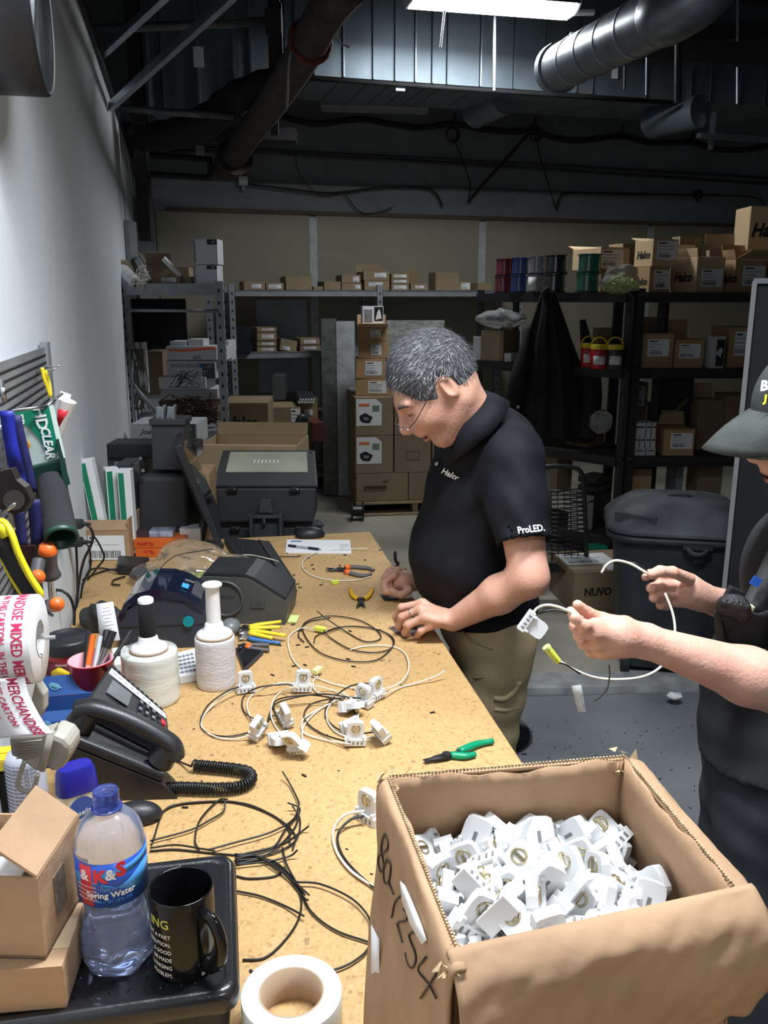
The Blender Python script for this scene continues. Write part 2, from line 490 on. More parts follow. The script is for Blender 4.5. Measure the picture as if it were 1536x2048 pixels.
m = MB();s0 = BW(512,620).dot(BD)-BC.dot(BD);s1 = BW(612,620).dot(BD)-BC.dot(BD)   # pale repair patch behind the rack
c_ = [BC+BD*s0+BN*.016,BC+BD*s1+BN*.016,BC+BD*s1+BN*.021,BC+BD*s0+BN*.021]
m.hexa([v+Vector((0,0,.9)) for v in c_]+[v+Vector((0,0,1.78)) for v in c_]);m.part('repair_patch',pm('primer',(0.36,0.42,0.45),0.8),wb,w=True)
# the unseen rest of the room
m = MB().box((2.5,4.5,4.75),(15,18,.1));struct(m,'ceiling',ceilM)
m = MB().box((9.05,4.5,2.4),(.1,17,4.8));struct(m,'wall_right',wallg)
m = MB().box((2.5,-4.05,2.4),(13,.1,4.8));struct(m,'wall_front',pm('white_wall_paint_2',(0.45,0.46,0.47),0.7))

# ================================================================ OVERHEAD
def tubeobj(name,pts,r,mat,label,cat,group=None,n=8,sm=6,kind=None):
    m = MB();m.tube(catmull(pts,sm) if sm else pts,r,n)
    return m.solo(name,mat,label,cat,group,kind=kind)
# fluorescent fixture
fh = 3.66
FX = frame((0,0,1));fa = R(14)
fl = ZP(806,20,fh);fr = ZP(1124,43,fh);fd = (fr-fl).normalized();fn = Vector((0,0,1)).cross(fd)
if fn.y > 0: fn = -fn           # towards the camera
L_ = (fr-fl).length;cc = (fl+fr)/2+fn*.16
F = thing('fluorescent_light','long lit fluorescent light fixture under the ceiling above the grey duct','light',M=mat4(cc,fd,Vector((0,0,1)).cross(fd)))
m = MB().box((0,0,.05),(L_,.30,.05),taper=.96);m.part('housing',dark,F,bev=.005)
m = MB()
m.lathe([(0,-.001),(.06,-.001)],4) if 0 else None
pts = []
for i in range(9):
    a = PI*i/8;pts.append((-.14*math.cos(a),-.05*math.sin(a)))
P = [[Vector((-L_/2+.02+(L_-.04)*j,y,z+.027)) for (y,z) in pts] for j in (0,1)]
m = MB();m.sheet(P,.002)
m.add([P[0][i] for i in range(9)],[tuple(range(9))]);m.add([P[1][i] for i in range(9)],[tuple(range(8,-1,-1))])
m.part('diffuser',pm('lit_diffuser',(0.9,0.95,1.0),0.4,emit=((0.93,0.97,1.0),9.0)),F)
for s in (-1,1):
    m = MB().prism([(-.15,.05),(.15,.05),(.14,0),(.08,-.045),(-.08,-.045),(-.14,0)],0,.012,M=Matrix.Translation((s*L_/2-.006,0,.027)) @ Euler((PI/2,0,PI/2)).to_matrix().to_4x4())
    m.part('end_cap',whiteM,F)
m = MB().cyl((L_/2,-.04,.0),(L_/2+.14,-.04,.01),.022,n=12);m.part('lamp_socket',whiteM,F,label='white socket sticking out of the end of the fixture')
F2 = W(885,30,6.0)
m = MB().cyl(W(889,22,6.1),W(881,95,6.1),.007,n=8);m.solo('pull_rod',whiteM,'thin pale rod hanging below the lit ceiling fixture','rod')
area('fluorescent_light_lamp',cc-Vector((0,0,.06)),(L_,.25),47,color=(.95,.98,1),rz=math.atan2(fd.y,fd.x))

# big rectangular duct made of seamed sheets
ductM = pm('duct_steel',(0.19,0.235,0.27),0.5,metal=0.6,var=0.2,scale=3,bump=0.06,bscale=7)
DY = 6.75;DA = R(15.4);DD = Vector((math.cos(DA),math.sin(DA),0));DN = Vector((math.sin(DA),-math.cos(DA),0))
dp = W(590,148,DY);dz = dp.z
def DP(px,py,off=0.0): return PL(px,py,dp+DN*off,DN)
D = thing('rectangular_duct','wide galvanised rectangular air duct with upright seams behind the lit fixture','duct',dp)
xs = [570,590,628,686,745,789,829,863,893,959,1026,1089,1151,1183,1291,1381,1420,1480,1530,1590]
for i in range(len(xs)-1):
    a = DP(xs[i],150);b = DP(xs[i+1],150);a.z = b.z = dz
    a += DD*.004;b -= DD*.004;g = DN*(-.8)
    m = MB().hexa([a,b,b+g,a+g]+[v+Vector((0,0,.75)) for v in (a,b,b+g,a+g)]);m.part('duct_panel',ductM,D,w=True)
    if i:
        m = MB().box((0,0,.38),(.009,.018,.76));o = m.part('seam',ductM if i % 3 else galv,D);o.matrix_basis = D.matrix_basis.inverted() @ mat4(Vector((a.x,a.y,dz))+DN*.012,DD,Vector((0,0,1)).cross(DD))
a = DP(585,150);b = DP(1352,150);a.z = b.z = dz-.03
m = MB().tube([a+DN*.03,b+DN*.03],.018,6);m.part('lower_rail',dark,D,w=True)
for (px,py,w_,h_,n_) in ((1230,142,.055,.11,'duct_tag'),(801,176,.07,.04,'duct_tag')):
    c = DP(px,py,.02);m = MB().box((0,0,0),(w_,.002,h_));o = m.part(n_,paper,D);o.matrix_basis = D.matrix_basis.inverted() @ mat4(c,DD,Vector((0,0,1)).cross(DD))
# lower, farther duct segment on the left
D2 = thing('duct_section','dark galvanised duct section hanging left of the thick diagonal pipe','duct',W(400,220,6.5))
for (x0,x1,y1) in ((300,326,225),(328,398,225),(402,470,225),(474,504,225),(506,552,150)):
    a = W(x0,y1,6.55);b = W(x1,y1,6.55+.04);m = MB()
    m.hexa([a,b,b+Vector((0,.6,0)),a+Vector((0,.6,0))]+[v+Vector((0,0,1.3)) for v in (a,b,b+Vector((0,.6,0)),a+Vector((0,.6,0)))]);m.part('duct_panel',ductM,D2,w=True)
for x in (400,472,505):
    a = W(x,215,6.53);m = MB().box(a+Vector((0,0,.6)),(.018,.02,1.2));m.part('seam',galv,D2,w=True)
c = W(397,114,6.51);m = MB().box(c,(.07,.004,.13));m.part('duct_tag',paper,D2,w=True)
# round duct with elbow
rd = MB();A = W(1120,135,5.9);B = W(1325,32,4.6)
RDm = pm('round_duct_steel',(0.24,0.27,0.30),0.4,metal=0.75,var=0.2,scale=12)
D3 = thing('round_duct','shiny round spiral duct running up to the right from the rectangular duct','duct',A)
n = 5
for i in range(n):
    a = A.lerp(B,i/n+.004);b = A.lerp(B,(i+1)/n);m = MB().cyl(a,b,.135,n=28);m.part('duct_segment',RDm,D3,w=True)
    m = MB().cyl(b-(B-A).normalized()*.012,b+(B-A).normalized()*.012,.139,n=28);m.part('joint_band',galv,D3,w=True)
d_ = (B-A).normalized();m = MB().tube(catmull([B,B+d_*.12,B+d_*.2+Vector((.1,-.02,.08)),B+d_*.2+Vector((.2,0,.3)),B+d_*.2+Vector((.2,0,.6))],5),.14,24);m.part('elbow',RDm,D3,w=True)
m = MB().cyl(A-d_*.06,A+d_*.01,.15,n=28);m.part('collar',galv,D3,w=True)
# thick diagonal pipe with orange ring
pipe = pm('wrapped_pipe',(0.055,0.042,0.036),0.85,var=0.35,scale=14,bump=0.5,bscale=30)
P = thing('diagonal_pipe','thick brown wrapped pipe slanting down towards the back wall','pipe',W(460,330,7.4))
pp = [W(705,-40,4.3),W(655,20,4.6),W(600,120,5.1),W(548,200,5.8),W(500,265,6.6),W(462,322,7.5)]
m = MB().tube(catmull(pp,6),.095,16);m.part('pipe',pipe,P,w=True)
m = MB().cyl(W(470,312,7.35),W(452,336,7.6),.15,.11,n=16);m.part('end_fitting',pipe,P,w=True)
d_ = (pp[3]-pp[1]).normalized();cR = pp[1].lerp(pp[2],.6)
Fm = frame(d_);ring = [cR+Fm @ Vector((math.cos(t)*.103,math.sin(t)*.103,.012*math.sin(5*t))) for t in [2*PI*i/20 for i in range(20)]]
m = MB().tube(ring,.018,8,closed=True);m.part('orange_ring',pm('rust_orange',(0.13,0.025,0.012),0.7),P,w=True,label='orange clamp ring')
for k,pth in enumerate(([(605,70),(585,95),(578,130),(574,215)],[(690,0),(655,55),(612,110)],[(655,25),(660,60),(680,85),(700,95)])):
    tubeobj('dangling_string',[W(x,y,4.9) for x,y in pth],.006,pm('dusty_cord',(0.35,0.34,0.33),0.8),['frayed pale cord dangling from the orange clamp ring','pale cord stretched from the diagonal pipe to the ceiling','short curled pale cord right of the orange clamp ring'][k],'cord')
# black draped flexible duct
m = MB();pth = catmull([W(580,150,6.1),W(520,172,6.15),W(465,200,6.2),W(425,235,6.25),W(365,262,6.3),W(300,275,6.35),W(268,274,6.4)],6)
fl_ = pm('black_flexible_duct',(0.012,0.012,0.013),0.75,var=0.3,scale=30,bump=0.4,bscale=50)
m.tube(pth,[.075+.006*math.sin(i*1.4)+.03*math.sin(PI*i/len(pth)) for i in range(len(pth))],14);m.solo('flexible_duct',fl_,'sagging black flexible duct curving across the dark ceiling at left','duct')
# struts and pipes top left
def strut(name,a,b,w_,h_,mat,label):
    d = (b-a);F_ = frame(d,Vector((0,-1,.2)));M_ = F_.to_4x4();M_.translation = a;m = MB().at(M_);L = d.length
    m.box((h_/2,0,L/2),(.004,w_,L));m.box((h_/4,w_/2,L/2),(h_/2,.004,L));m.box((h_/4,-w_/2,L/2),(h_/2,.004,L));m.box((.0,w_*.3,L/2),(.004,w_*.4,L));m.box((.0,-w_*.3,L/2),(.004,w_*.4,L))
    return m.solo(name,mat,label,'strut')
strut('channel_strut',W(196,122,5.2),W(345,-15,4.2),.05,.05,galv,'left of two slanted galvanised channel struts at the top left')
strut('channel_strut',W(225,215,5.5),W(475,-12,4.2),.05,.05,galv,'longer right one of two slanted galvanised channel struts at the top left')
PB = pm('dusty_pipe',(0.13,0.135,0.14),0.5,metal=0.5,var=0.3,scale=12)
tubeobj('ceiling_pipe',[W(150,60,5.1),W(350,51,5.2),W(548,42,5.3)],.024,PB,'straight grey pipe running level across the top left corner','pipe',n=12,sm=0)
m = MB().box(W(548,46,5.3),(.09,.09,.12));m.box(W(551,20,5.3),(.05,.05,.4));m.box(W(556,75,5.3),(.05,.04,.35));m.solo('pipe_hanger',dark,'dark bracket at the right end of the level grey pipe','bracket')
tubeobj('ceiling_pipe',[W(232,215,6.0),W(330,224,6.0),W(468,232,6.05)],.024,PB,'lower grey pipe crossing in front of the sagging black duct','pipe',n=12,sm=0)
tubeobj('pipe_loop',[W(264,308,7.4),W(405,318,7.5),W(418,322,7.5),W(421,337,7.5),W(418,353,7.5),W(405,355,7.5),W(268,346,7.4)],.024,dark,'dark pipe bent in a long flat loop beside the left wall top','pipe',n=10,sm=4)
m = MB().box(W(272,140,6.6),(.09,.09,2.3));m.solo('steel_column',dark,'dark upright steel column left of the hanging duct section','column')
m = MB().box(W(375,265,7.2),(1.7,.2,.09),rot=(0,R(2),0));m.solo('ceiling_beam',dark,'dark horizontal beam under the sagging black duct','beam')
m = MB().box(W(545,90,6.2),(.05,.05,1.1));m.solo('hanger_post',dark,'thin dark hanger post behind the thick diagonal pipe','post')
# hangers right of the fixture
for (x,y0,y1,Y,r,mt,lb) in ((988,45,182,6.6,.012,galv,'pale threaded rod hanging right below the lit fixture'),(1356,40,205,5.6,.022,dark,'dark upright pipe beside the end of the duct rail'),(1475,-10,208,6.9,.014,galv,'pale threaded rod near the top right corner'),(1293,115,190,6.3,.01,galv,'short pale rod left of the dark upright pipe'),(1249,95,180,6.3,.009,dark,'short dark rod beside the white duct tag')):
    t_ = W(x+1,y0,Y);m = MB().cyl(W(x,y1,Y),t_,r,n=8);(m.cyl(t_,(t_.x,t_.y,4.7),r,n=8) if y0 < 50 else None);m.solo('hanger_rod',mt,lb,'rod')
m = MB();m.box(W(1460,108,6.4),(2.2,.06,.14),rot=(0,R(3),0));m.solo('ceiling_beam',dark,'dark beam crossing behind the elbow of the round duct','beam')
m = MB();m.box(W(1480,60,7.4),(3,.05,.12),rot=(0,R(-4),0));m.solo('ceiling_beam',dark,'far dark roof beam at the top right','beam')
m = MB();m.box(W(1480,276,7.6),(.8,.06,.035),rot=(0,0,BA));m.box(W(1424,262,7.6),(.03,.05,.28));m.solo('angle_bracket',galv,'pale angle bracket fixed under the duct at the far right','bracket')
# unlit strip fixture and round stubs behind the duct
m = MB();a,b = W(640,212,8.0),W(858,218,8.15);d = (b-a).normalized()
m.add([],[]);m.hexa([a,b,b+Vector((0,.25,0)),a+Vector((0,.25,0))]+[v+Vector((0,0,.07)) for v in (a,b,b+Vector((0,.25,0)),a+Vector((0,.25,0)))]);m.solo('unlit_light',pm('dead_lamp',(0.30,0.31,0.32),0.5),'unlit fluorescent fixture hanging in the dark behind the duct','light',bev=.01)
for (x,y,x2,y2,lb) in ((950,225,1010,195,'dim round duct stub behind the large duct near its middle'),(1300,245,1400,222,'dim round duct stub behind the large duct at right')):
    m = MB().cyl(W(x,y,8.0),W(x2,y2,7.6),.13,n=20);m.solo('duct_stub',ductM,lb,'duct')
# conduits and cables on the back wall
cnd = pm('conduit_grey',(0.10,0.105,0.11),0.7,metal=0.3,var=0.2)
for (pts,r,mt,lb) in (
    ([(255,290),(500,300),(1110,331),(1600,360)],.013,cnd,'upper of two long level conduits on the dark back wall'),
    ([(255,306),(480,303),(860,325),(1110,340),(1600,372)],.015,cnd,'lower of two long level conduits on the dark back wall'),
    ([(268,350),(478,360),(900,375),(1140,385),(1395,390),(1440,389)],.009,cnd,'thin conduit joining the two junction boxes')):
    tubeobj('conduit',[BW(x,y,.03) for x,y in pts],r,mt,lb,'conduit',sm=0)
cab = pm('black_cable',(0.02,0.02,0.022),0.7,var=0.2)
for (pts,r,off,lb) in (
    ([(545,228),(600,242),(640,247),(720,238),(775,247),(840,255),(905,248),(960,258),(1020,263),(1062,262),(1110,275),(1160,281),(1240,272),(1300,285),(1380,285),(1430,297),(1480,300),(1560,288)],.028,.10,'thick bundle of black cables looped along the dark back wall'),
    ([(1062,262),(1010,320),(960,375),(936,403)],.014,.06,'black cable slanting down left from the cable bundle'),
    ([(1070,270),(1085,330),(1112,418)],.006,.05,'thin black cable dropping from the bundle to a point'),
    ([(905,275),(925,320),(940,370),(937,400)],.006,.05,'thin looped cable below the small coil'),
    ([(1112,420),(1120,395),(1140,386),(1250,388),(1390,390)],.010,.05,'black cable running level into the right junction box'),
    ([(495,368),(560,376),(660,386),(760,375),(840,375),(870,385),(885,412)],.010,.05,'black cable drooping from the left junction box'),
    ([(1400,390),(1480,392),(1520,398),(1530,415)],.008,.05,'black cable leaving the right junction box'),
    ([(690,388),(715,420),(740,428),(785,415)],.005,.04,'thin grey cable hanging in a hook below the conduits'),
    ([(590,310),(600,350),(640,390),(690,385)],.004,.04,'thin wire hanging behind the left junction box')):
    tubeobj('wall_cable',[BW(x,y,off) for x,y in pts],r,cab,lb,'cable')
for (x,y,s,lb) in ((486,362,.085,'pale square junction box at the left of the back wall'),(1396,389,.085,'dark square junction box on the back wall at right'),(400,301,.08,'small pale junction box near the flat pipe loop')):
    J = thing('junction_box',lb,'junction box',BW(x,y,.035),BA);mm = pm('box_steel',(0.42,0.44,0.45),0.6,metal=.3) if x < 1000 else dark
    MB().box((0,0,0),(s,.05,s)).part('body',mm,J,bev=.004);MB().cyl((0,0,-s/2),(0,0,-s/2-.04),.014,n=8).part('connector',mm,J);MB().cyl((.0,-.025,0),(0,-.03,0),.008,n=8).part('screw',galv,J)
for (x,y,lb) in ((904,270,'small coil of cable hanging from the cable bundle'),(1070,268,'larger coil of cable at the slanting cable')):
    c = BW(x,y,.1);m = MB()
    for k in range(3): m.tube([c+BD*math.cos(t)*(.055+.006*k)+Vector((0,0,math.sin(t)*(.06+.004*k)))+BN*.01*k for t in [2*PI*i/18 for i in range(18)]],.007,5,closed=True)
    m.solo('cable_coil',cab,lb,'cable')
for i,x in enumerate((905,1065,1238,1378)):
    y = (246,252,268,280)[i];c = BW(x,y,.06);m = MB().box(c,(.03,.12,.03));m.box(c+BN*.06+Vector((0,0,.03)),(.02,.02,.09));o = m.solo('cable_hook',dark,'cable hook on the back wall, %s along the cable bundle' % ['leftmost','second from the left','third from the left','rightmost'][i],'hook')
# wall clock high on the left wall
cl = LW(-46,-12,0.0);
C = thing('round_wall_clock','big black round clock on the white wall at the top left corner','clock',M=mat4(cl,LD,Vector((0,0,1))) @ Matrix.Identity(4))
# local z = LD x Z = points along the wall normal?
nz = Vector(LD).cross(Vector((0,0,1)));sgn = 1 if nz.dot(LN) > 0 else -1
RC = .175;TK = .11
MB().lathe([(0,0),(RC*.96,0),(RC,sgn*.01),(RC,sgn*TK),(RC*.97,sgn*(TK+.006)),(RC*.93,sgn*(TK+.002)),(RC*.91,sgn*(TK-.012)),(0,sgn*(TK-.012))],48).part('case',black,C)
MB().lathe([(0,sgn*(TK-.010)),(RC*.905,sgn*(TK-.010)),(RC*.905,sgn*(TK-.0085)),(0,sgn*(TK-.004))],48).part('dial_glass',pm('dial_face',(0.42,0.46,0.50),0.15,coat=.8,var=.3,scale=9),C)
for a_,l_ in ((1.0,.09),(4.1,.12)):
    m = MB().box((math.cos(a_)*l_/2,math.sin(a_)*l_/2,sgn*(TK-.002)),(l_,.008,.002),rot=(0,0,a_));m.part('hand',ink,C)
# ================================================================ CARTONS
def label_part(parent,c,w_,h_,M0,seed=0,bars=True,name='shipping_label'):
    """white sticker with print, in local frame M0 (x right, y up, z out)"""
    rnd = random.Random(seed)
    m = MB().at(M0 @ Matrix.Translation(c))
    m.box((0,0,.0006),(w_,h_,.0012),mi=0)
    y = h_/2-h_*.12
    m.box((-w_*.22,y,.0014),(w_*.4,h_*.07,.0008),mi=1)
    for k in range(3):
        y -= h_*.17;ww = w_*rnd.uniform(.35,.8)
        m.box((-w_*.44+ww/2,y,.0014),(ww,h_*.035,.0008),mi=2)
    if bars:
        x = -w_*.42
        while x < w_*.2:
            b_ = w_*rnd.choice((.01,.02));m.box((x,-h_*.3,.0014),(b_,h_*.2,.0008),mi=1);x += b_+w_*rnd.choice((.012,.025))
    return m.part(name,[paper,ink,inkG],parent)
def facem(kind,w_,d_,h_,t=.0):
    # matrices for faces: local x right, y up, z outward, origin at the face centre
    if kind == 'f': return mat4((0,-d_/2-t,h_/2),(1,0,0),(0,0,1))
    if kind == 'l': return mat4((-w_/2-t,0,h_/2),(0,-1,0),(0,0,1))
    if kind == 'r': return mat4((w_/2+t,0,h_/2),(0,1,0),(0,0,1))
    if kind == 't': return mat4((0,0,h_+t),(1,0,0),(0,1,0))
def carton(label,loc,w_,d_,h_,rz=0.0,mat=card,open_=False,flaps=(),lab=None,text=None,textf='f',tsize=.3,tpos=(0,0),tape=True,group=None,cat='box',name='cardboard_box',labs=(),tmat=None,tk=.004,seed=None,M=None,shear=.25):
    C = thing(name,label,cat,loc,rz,group,M=M)
    seed = seed if seed is not None else int(abs(loc[0]*1000+loc[2]*77)) if M is None else 3
    if open_:
        m = MB();m.box((0,0,tk/2),(w_,d_,tk))
        m.box((0,-d_/2+tk/2,h_/2),(w_,tk,h_));m.box((0,d_/2-tk/2,h_/2),(w_,tk,h_));m.box((-w_/2+tk/2,0,h_/2),(tk,d_-2*tk,h_));m.box((w_/2-tk/2,0,h_/2),(tk,d_-2*tk,h_))
        m.part('carton_body',mat,C)
    else:
        m = MB();m.box((0,0,h_/2-.001),(w_,d_,h_-.002));m.part('carton_body',mat,C,bev=min(.004,h_*.03))
        if not flaps:
            m = MB();m.box((0,-d_/4-.0005,h_-.001),(w_*.995,d_/2-.002,.003));m.box((0,d_/4+.0005,h_-.001),(w_*.995,d_/2-.002,.003));m.part('top_flap',mat,C)
            if tape: MB().box((0,0,h_+.0009),(w_*1.001,.05,.0008)).part('tape',pm('packing_tape',(0.50,0.37,0.22),0.25,var=.08),C)
    for (side,ln,ang) in flaps:     # ang: 0 flat outwards, 90 upright, 180 closed inwards
        L = ln;a_ = R(ang)
        if side in 'fb':
            s = -1 if side == 'f' else 1
            m = MB().box((0,L/2,0),(w_*.98,L,tk));o = m.part('flap',mat,C)
            o.matrix_basis = Matrix.Translation((0,s*(d_/2-tk/2),h_+.001)) @ (Euler((0,0,PI)).to_matrix().to_4x4() if s < 0 else Matrix.Identity(4)) @ Euler((a_,0,0)).to_matrix().to_4x4()
        else:
            s = -1 if side == 'l' else 1
            m = MB().box((L/2,0,0),(L,d_*.98,tk));o = m.part('flap',mat,C)
            o.matrix_basis = Matrix.Translation((s*(w_/2-tk/2),0,h_+.001)) @ (Euler((0,0,PI)).to_matrix().to_4x4() if s < 0 else Matrix.Identity(4)) @ Euler((0,-a_,0)).to_matrix().to_4x4()
    if lab: labs = list(labs)+[lab]
    for i,(face,cx,cy,lw,lh) in enumerate(labs):
        ww = w_ if face in 'ft' else d_;hh = h_ if face != 't' else d_
        label_part(C,(cx*ww,cy*hh,0),lw*ww,lh*hh,facem(face,w_,d_,h_,.0005),seed+i)
    if text:
        ww = w_ if textf in 'ft' else d_
        hh = h_ if textf != 't' else d_
        lettering(text,tsize*hh,facem(textf,w_,d_,h_,.001) @ Matrix.Translation((tpos[0]*ww,tpos[1]*hh,0)),tmat or inkB,C,bold=.004*tsize*hh/.1,shear=shear,sx=.85)
    return C
def pbox(label,x0,x1,y0,y1,Y,dep,yaw=0.0,**k):
    """front face spanning that part of the picture at distance Y"""
    cx = (x0+x1)/2;a = W(cx,y1,Y);b = W(cx,y0,Y)
    w_ = (x1-x0)*mpp(cx,(y0+y1)/2,Y)/max(.5,math.cos(yaw));h_ = b.z-a.z
    n = Vector((-math.sin(yaw),math.cos(yaw),0))
    if 'Z' in k: z = k.pop('Z');h_ += a.z-z;a.z = z
    return carton(label,a+n*dep/2,w_,dep,h_,yaw,**k)

# ================================================================ GREY RACKS
def rack_post(parent,p,h_,w_=.05,d_=.045,mat=rackG,holes=True,rz=0.0,dirx=1):
    m = MB();M_ = Matrix.Translation(p) @ Euler((0,0,rz)).to_matrix().to_4x4();m.at(M_)
    m.box((0,0,h_/2),(w_,.003,h_));m.box((-w_/2*dirx,d_/2,h_/2),(.003,d_,h_))
    if holes:
        z = .08
        while z < h_-.03:
            m.box((0,-.0025,z),(.013,.002,.022),mi=1);m.box((-w_/2*dirx-.002*dirx,d_*.5,z),(.002,.013,.022),mi=1);z += .075
    return m.part('post',[mat,ink],parent,w=True)
SZ = 1.865
# end-on rack standing against the left wall
A = W(246,600,5.6);B = W(438,600,5.62)
RK = thing('grey_shelving_rack','grey perforated steel rack standing end-on against the white left wall','shelving',(A.x,A.y,.03))
ln_ = 2.0;A.z = B.z = .03;ux = (B-A).normalized();ud = LD
for p,dx in ((A,1),(B,-1)):
    rack_post(RK,p,SZ,rz=math.atan2(ux.y,ux.x),dirx=dx)
    q = p+ud*ln_;rack_post(RK,q,SZ,rz=math.atan2(ux.y,ux.x),dirx=dx)
for z in (SZ-.005,.92,.25):
    m = MB();c_ = [A+ux*.02,B-ux*.02,B-ux*.02+ud*ln_,A+ux*.02+ud*ln_]
    m.hexa([Vector((v.x,v.y,z)) for v in c_]+[Vector((v.x,v.y,z+.02)) for v in c_]);
    m.hexa([Vector((v.x,v.y,z-.05)) for v in (c_[0],c_[1],c_[1]+ud*.003,c_[0]+ud*.003)]+[Vector((v.x,v.y,z)) for v in (c_[0],c_[1],c_[1]+ud*.003,c_[0]+ud*.003)])
    m.part('shelf',rackG,RK,w=True)
m = MB().tube([W(250,621,5.6),W(437,622,5.62)],.011,6);m.part('cross_bar',rackG,RK,w=True)
m = MB().tube([W(252,752,5.62),W(318,832,5.64)],.013,6);m.part('brace',rackG,RK,w=True)
# long rack along the back wall
RK2 = thing('grey_shelving_rack','long grey steel rack against the tan boards of the back wall','shelving',W(700,800,7.9)*1.0)
RK2.location.z = .03
s0 = BW(449,600).dot(BD)-BC.dot(BD);s1 = BW(1003,600).dot(BD)-BC.dot(BD)-.05;sm_ = BW(728,600).dot(BD)-BC.dot(BD)
f_ = BC+BN*.55;f_.z = .03
for s in (s0,sm_,s1):
    for o_ in (.0,-.5): rack_post(RK2,f_+BD*s+BN*o_,SZ+(.0 if o_ else .02),rz=BA)
for z in (SZ-.045,1.275,.70,.15):
    for a_,b_ in ((s0,sm_),(sm_,s1)):
        m = MB();c_ = [f_+BD*(a_+.03),f_+BD*(b_-.03),f_+BD*(b_-.03)-BN*.5,f_+BD*(a_+.03)-BN*.5]
        m.hexa([Vector((v.x,v.y,z+.03)) for v in c_]+[Vector((v.x,v.y,z+.045)) for v in c_])
        m.hexa([Vector((v.x,v.y,z-.01)) for v in (c_[0],c_[1],c_[1]-BN*.004,c_[0]-BN*.004)]+[Vector((v.x,v.y,z+.045)) for v in (c_[0],c_[1],c_[1]-BN*.004,c_[0]-BN*.004)])
        m.part('shelf',rackG,RK2,w=True)
def onback(label,x0,x1,y0,Z,dep=.28,back=.18,**k):
    """carton on the long back rack: picture columns and top row, shelf height Z"""
    cx = (x0+x1)/2;p = PL(cx,600,f_-BN*back*0+BN*(-.06),BN);Y = p.y
    mp = mpp(cx,y0,Y);w_ = (x1-x0)*mp;top = W(cx,y0,Y).z
    p = W(cx,y0,Y);p.z = Z
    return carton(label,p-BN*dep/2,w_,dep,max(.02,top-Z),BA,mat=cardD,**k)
ZT = SZ+.001;Z2 = 1.321
gb = 'small dim cartons on the long back rack'
L1 = ('f',.1,-.05,.45,.5)
onback('low brown carton with a pale sticker, leftmost on the top back shelf',487,530,563,ZT,lab=L1)
onback('low whitish carton second from left on the top back shelf',532,568,566,ZT,lab=('f',0,0,.7,.6))
onback('plain brown carton without sticker on the top back shelf',571,624,553,ZT)
onback('little flat pale packet right of the plain brown carton',627,646,573,ZT,dep=.1)
onback('shallow open tray of stray cables on the top back shelf',648,682,563,ZT,open_=True)
onback('brown carton under another one, right of the cable tray',683,724,567,ZT,lab=('f',.3,0,.25,.6))
onback('brown carton stacked above another, right of the cable tray',683,722,550,W(700,566,PL(700,600,f_,BN).y).z+.0,dep=.24,lab=('f',.25,0,.3,.6))
onback('wide lower carton with long sticker above the rack centre post',728,780,561,ZT,lab=('f',-.05,.1,.55,.4))
onback('wide upper carton with open flap above the rack centre post',726,780,543,W(750,560,PL(750,600,f_,BN).y).z,dep=.25,lab=('f',.15,.1,.45,.5),flaps=(('b',.08,60),('f',.09,165)))
for i,(yt,yb) in enumerate(((568,0),(558,567),(547,557))):
    onback('%s of the three flat greenish cartons stacked on the top back shelf' % ['lowest','middle one','topmost'][i],782,819,yt,ZT if i == 0 else W(800,yb,PL(800,600,f_,BN).y).z,lab=('f',0,0,.7,.55))
onback('low dark carton left of the upright flap on the top back shelf',821,858,567,ZT,open_=True,flaps=(('b',.13,85),),lab=('f',0,0,.5,.4))
onback('tall dark carton behind the long one on the top back shelf',870,920,545,ZT,dep=.2)
onback('long carton with a pale sticker at its right end on the top back shelf',882,944,563,ZT,lab=('f',.32,0,.3,.7))
onback('small open tray at the right end of the top back shelf',955,985,566,ZT,open_=True)
# second shelf
for i,yt in enumerate((694,683,665,655)):
    yb = (0,693,682,664)[i]
    onback('%s of four cartons stacked left on the lower back shelf' % ['lowest','second from the bottom','third from the bottom','topmost'][i],514,553,yt,Z2 if i == 0 else W(530,yb,PL(530,600,f_,BN).y).z,lab=('f',.05,.0,.6,.5))
o = onback('leaning brown carton between the two stacks on the lower back shelf',558,592,680,Z2,lab=('f',-.1,-.25,.4,.3));o.rotation_euler = (0,R(10),BA);o.location.z += .0
for i,yt in enumerate((691,677)):
    onback('%s of two cartons left of the wrapped pallet on the lower back shelf' % ['lower','upper'][i],600,640,yt,Z2 if i == 0 else W(600,690,PL(620,600,f_,BN).y).z,lab=('f',0,0,.6,.55))
m = MB();c = PL(470,695,f_-BN*.1,BN);c.z = Z2
m.box(c+Vector((0,0,.01)),(.3,.25,.02));m.box(c+Vector((.05,.1,.12)),(.2,.015,.22),rot=(R(-15),0,0));m.solo('folding_easel',black,'small black folding frame at the left end of the lower back shelf','frame')
# things below the second shelf
k_ = dict(mat=cardD)
pbox('grey tub of fittings seen behind the rack post at mid height',545,568,752,800,7.7,.3,0,mat=pm('tub_grey',(0.09,0.095,0.095),.6),tape=False,cat='tub',name='plastic_tub')
Bx = pbox('brown carton holding a bundle of small tubes, under the back rack',600,636,802,858,6.9,.3,.1,lab=('f',0,.1,.45,.22),mat=cardD,open_=True)
Z = W(615,800,6.9)
for i in range(12):
    r_,c_ = divmod(i,6);p = Z+Vector(((c_-2.8)*.022+.011*(r_ % 2),-.04,r_*.02-.01))
    S = thing('lamp_tube','small tube of the silvery bundle lying on the carton under the back rack','tube',p,group='bundle of small silvery tubes')
    MB().cyl((0,-.02,0),(-.06,.34,.02),.0095,n=10).part('barrel',charc,S);MB().cyl((0,-.024,0),(0,-.018,0),.0095,n=10).part('end_cap',paper,S)
pbox('brown carton with orange and white side label, low under the back rack',536,602,815,862,6.8,.4,.1,mat=cardD,lab=('f',.35,0,.28,.9))
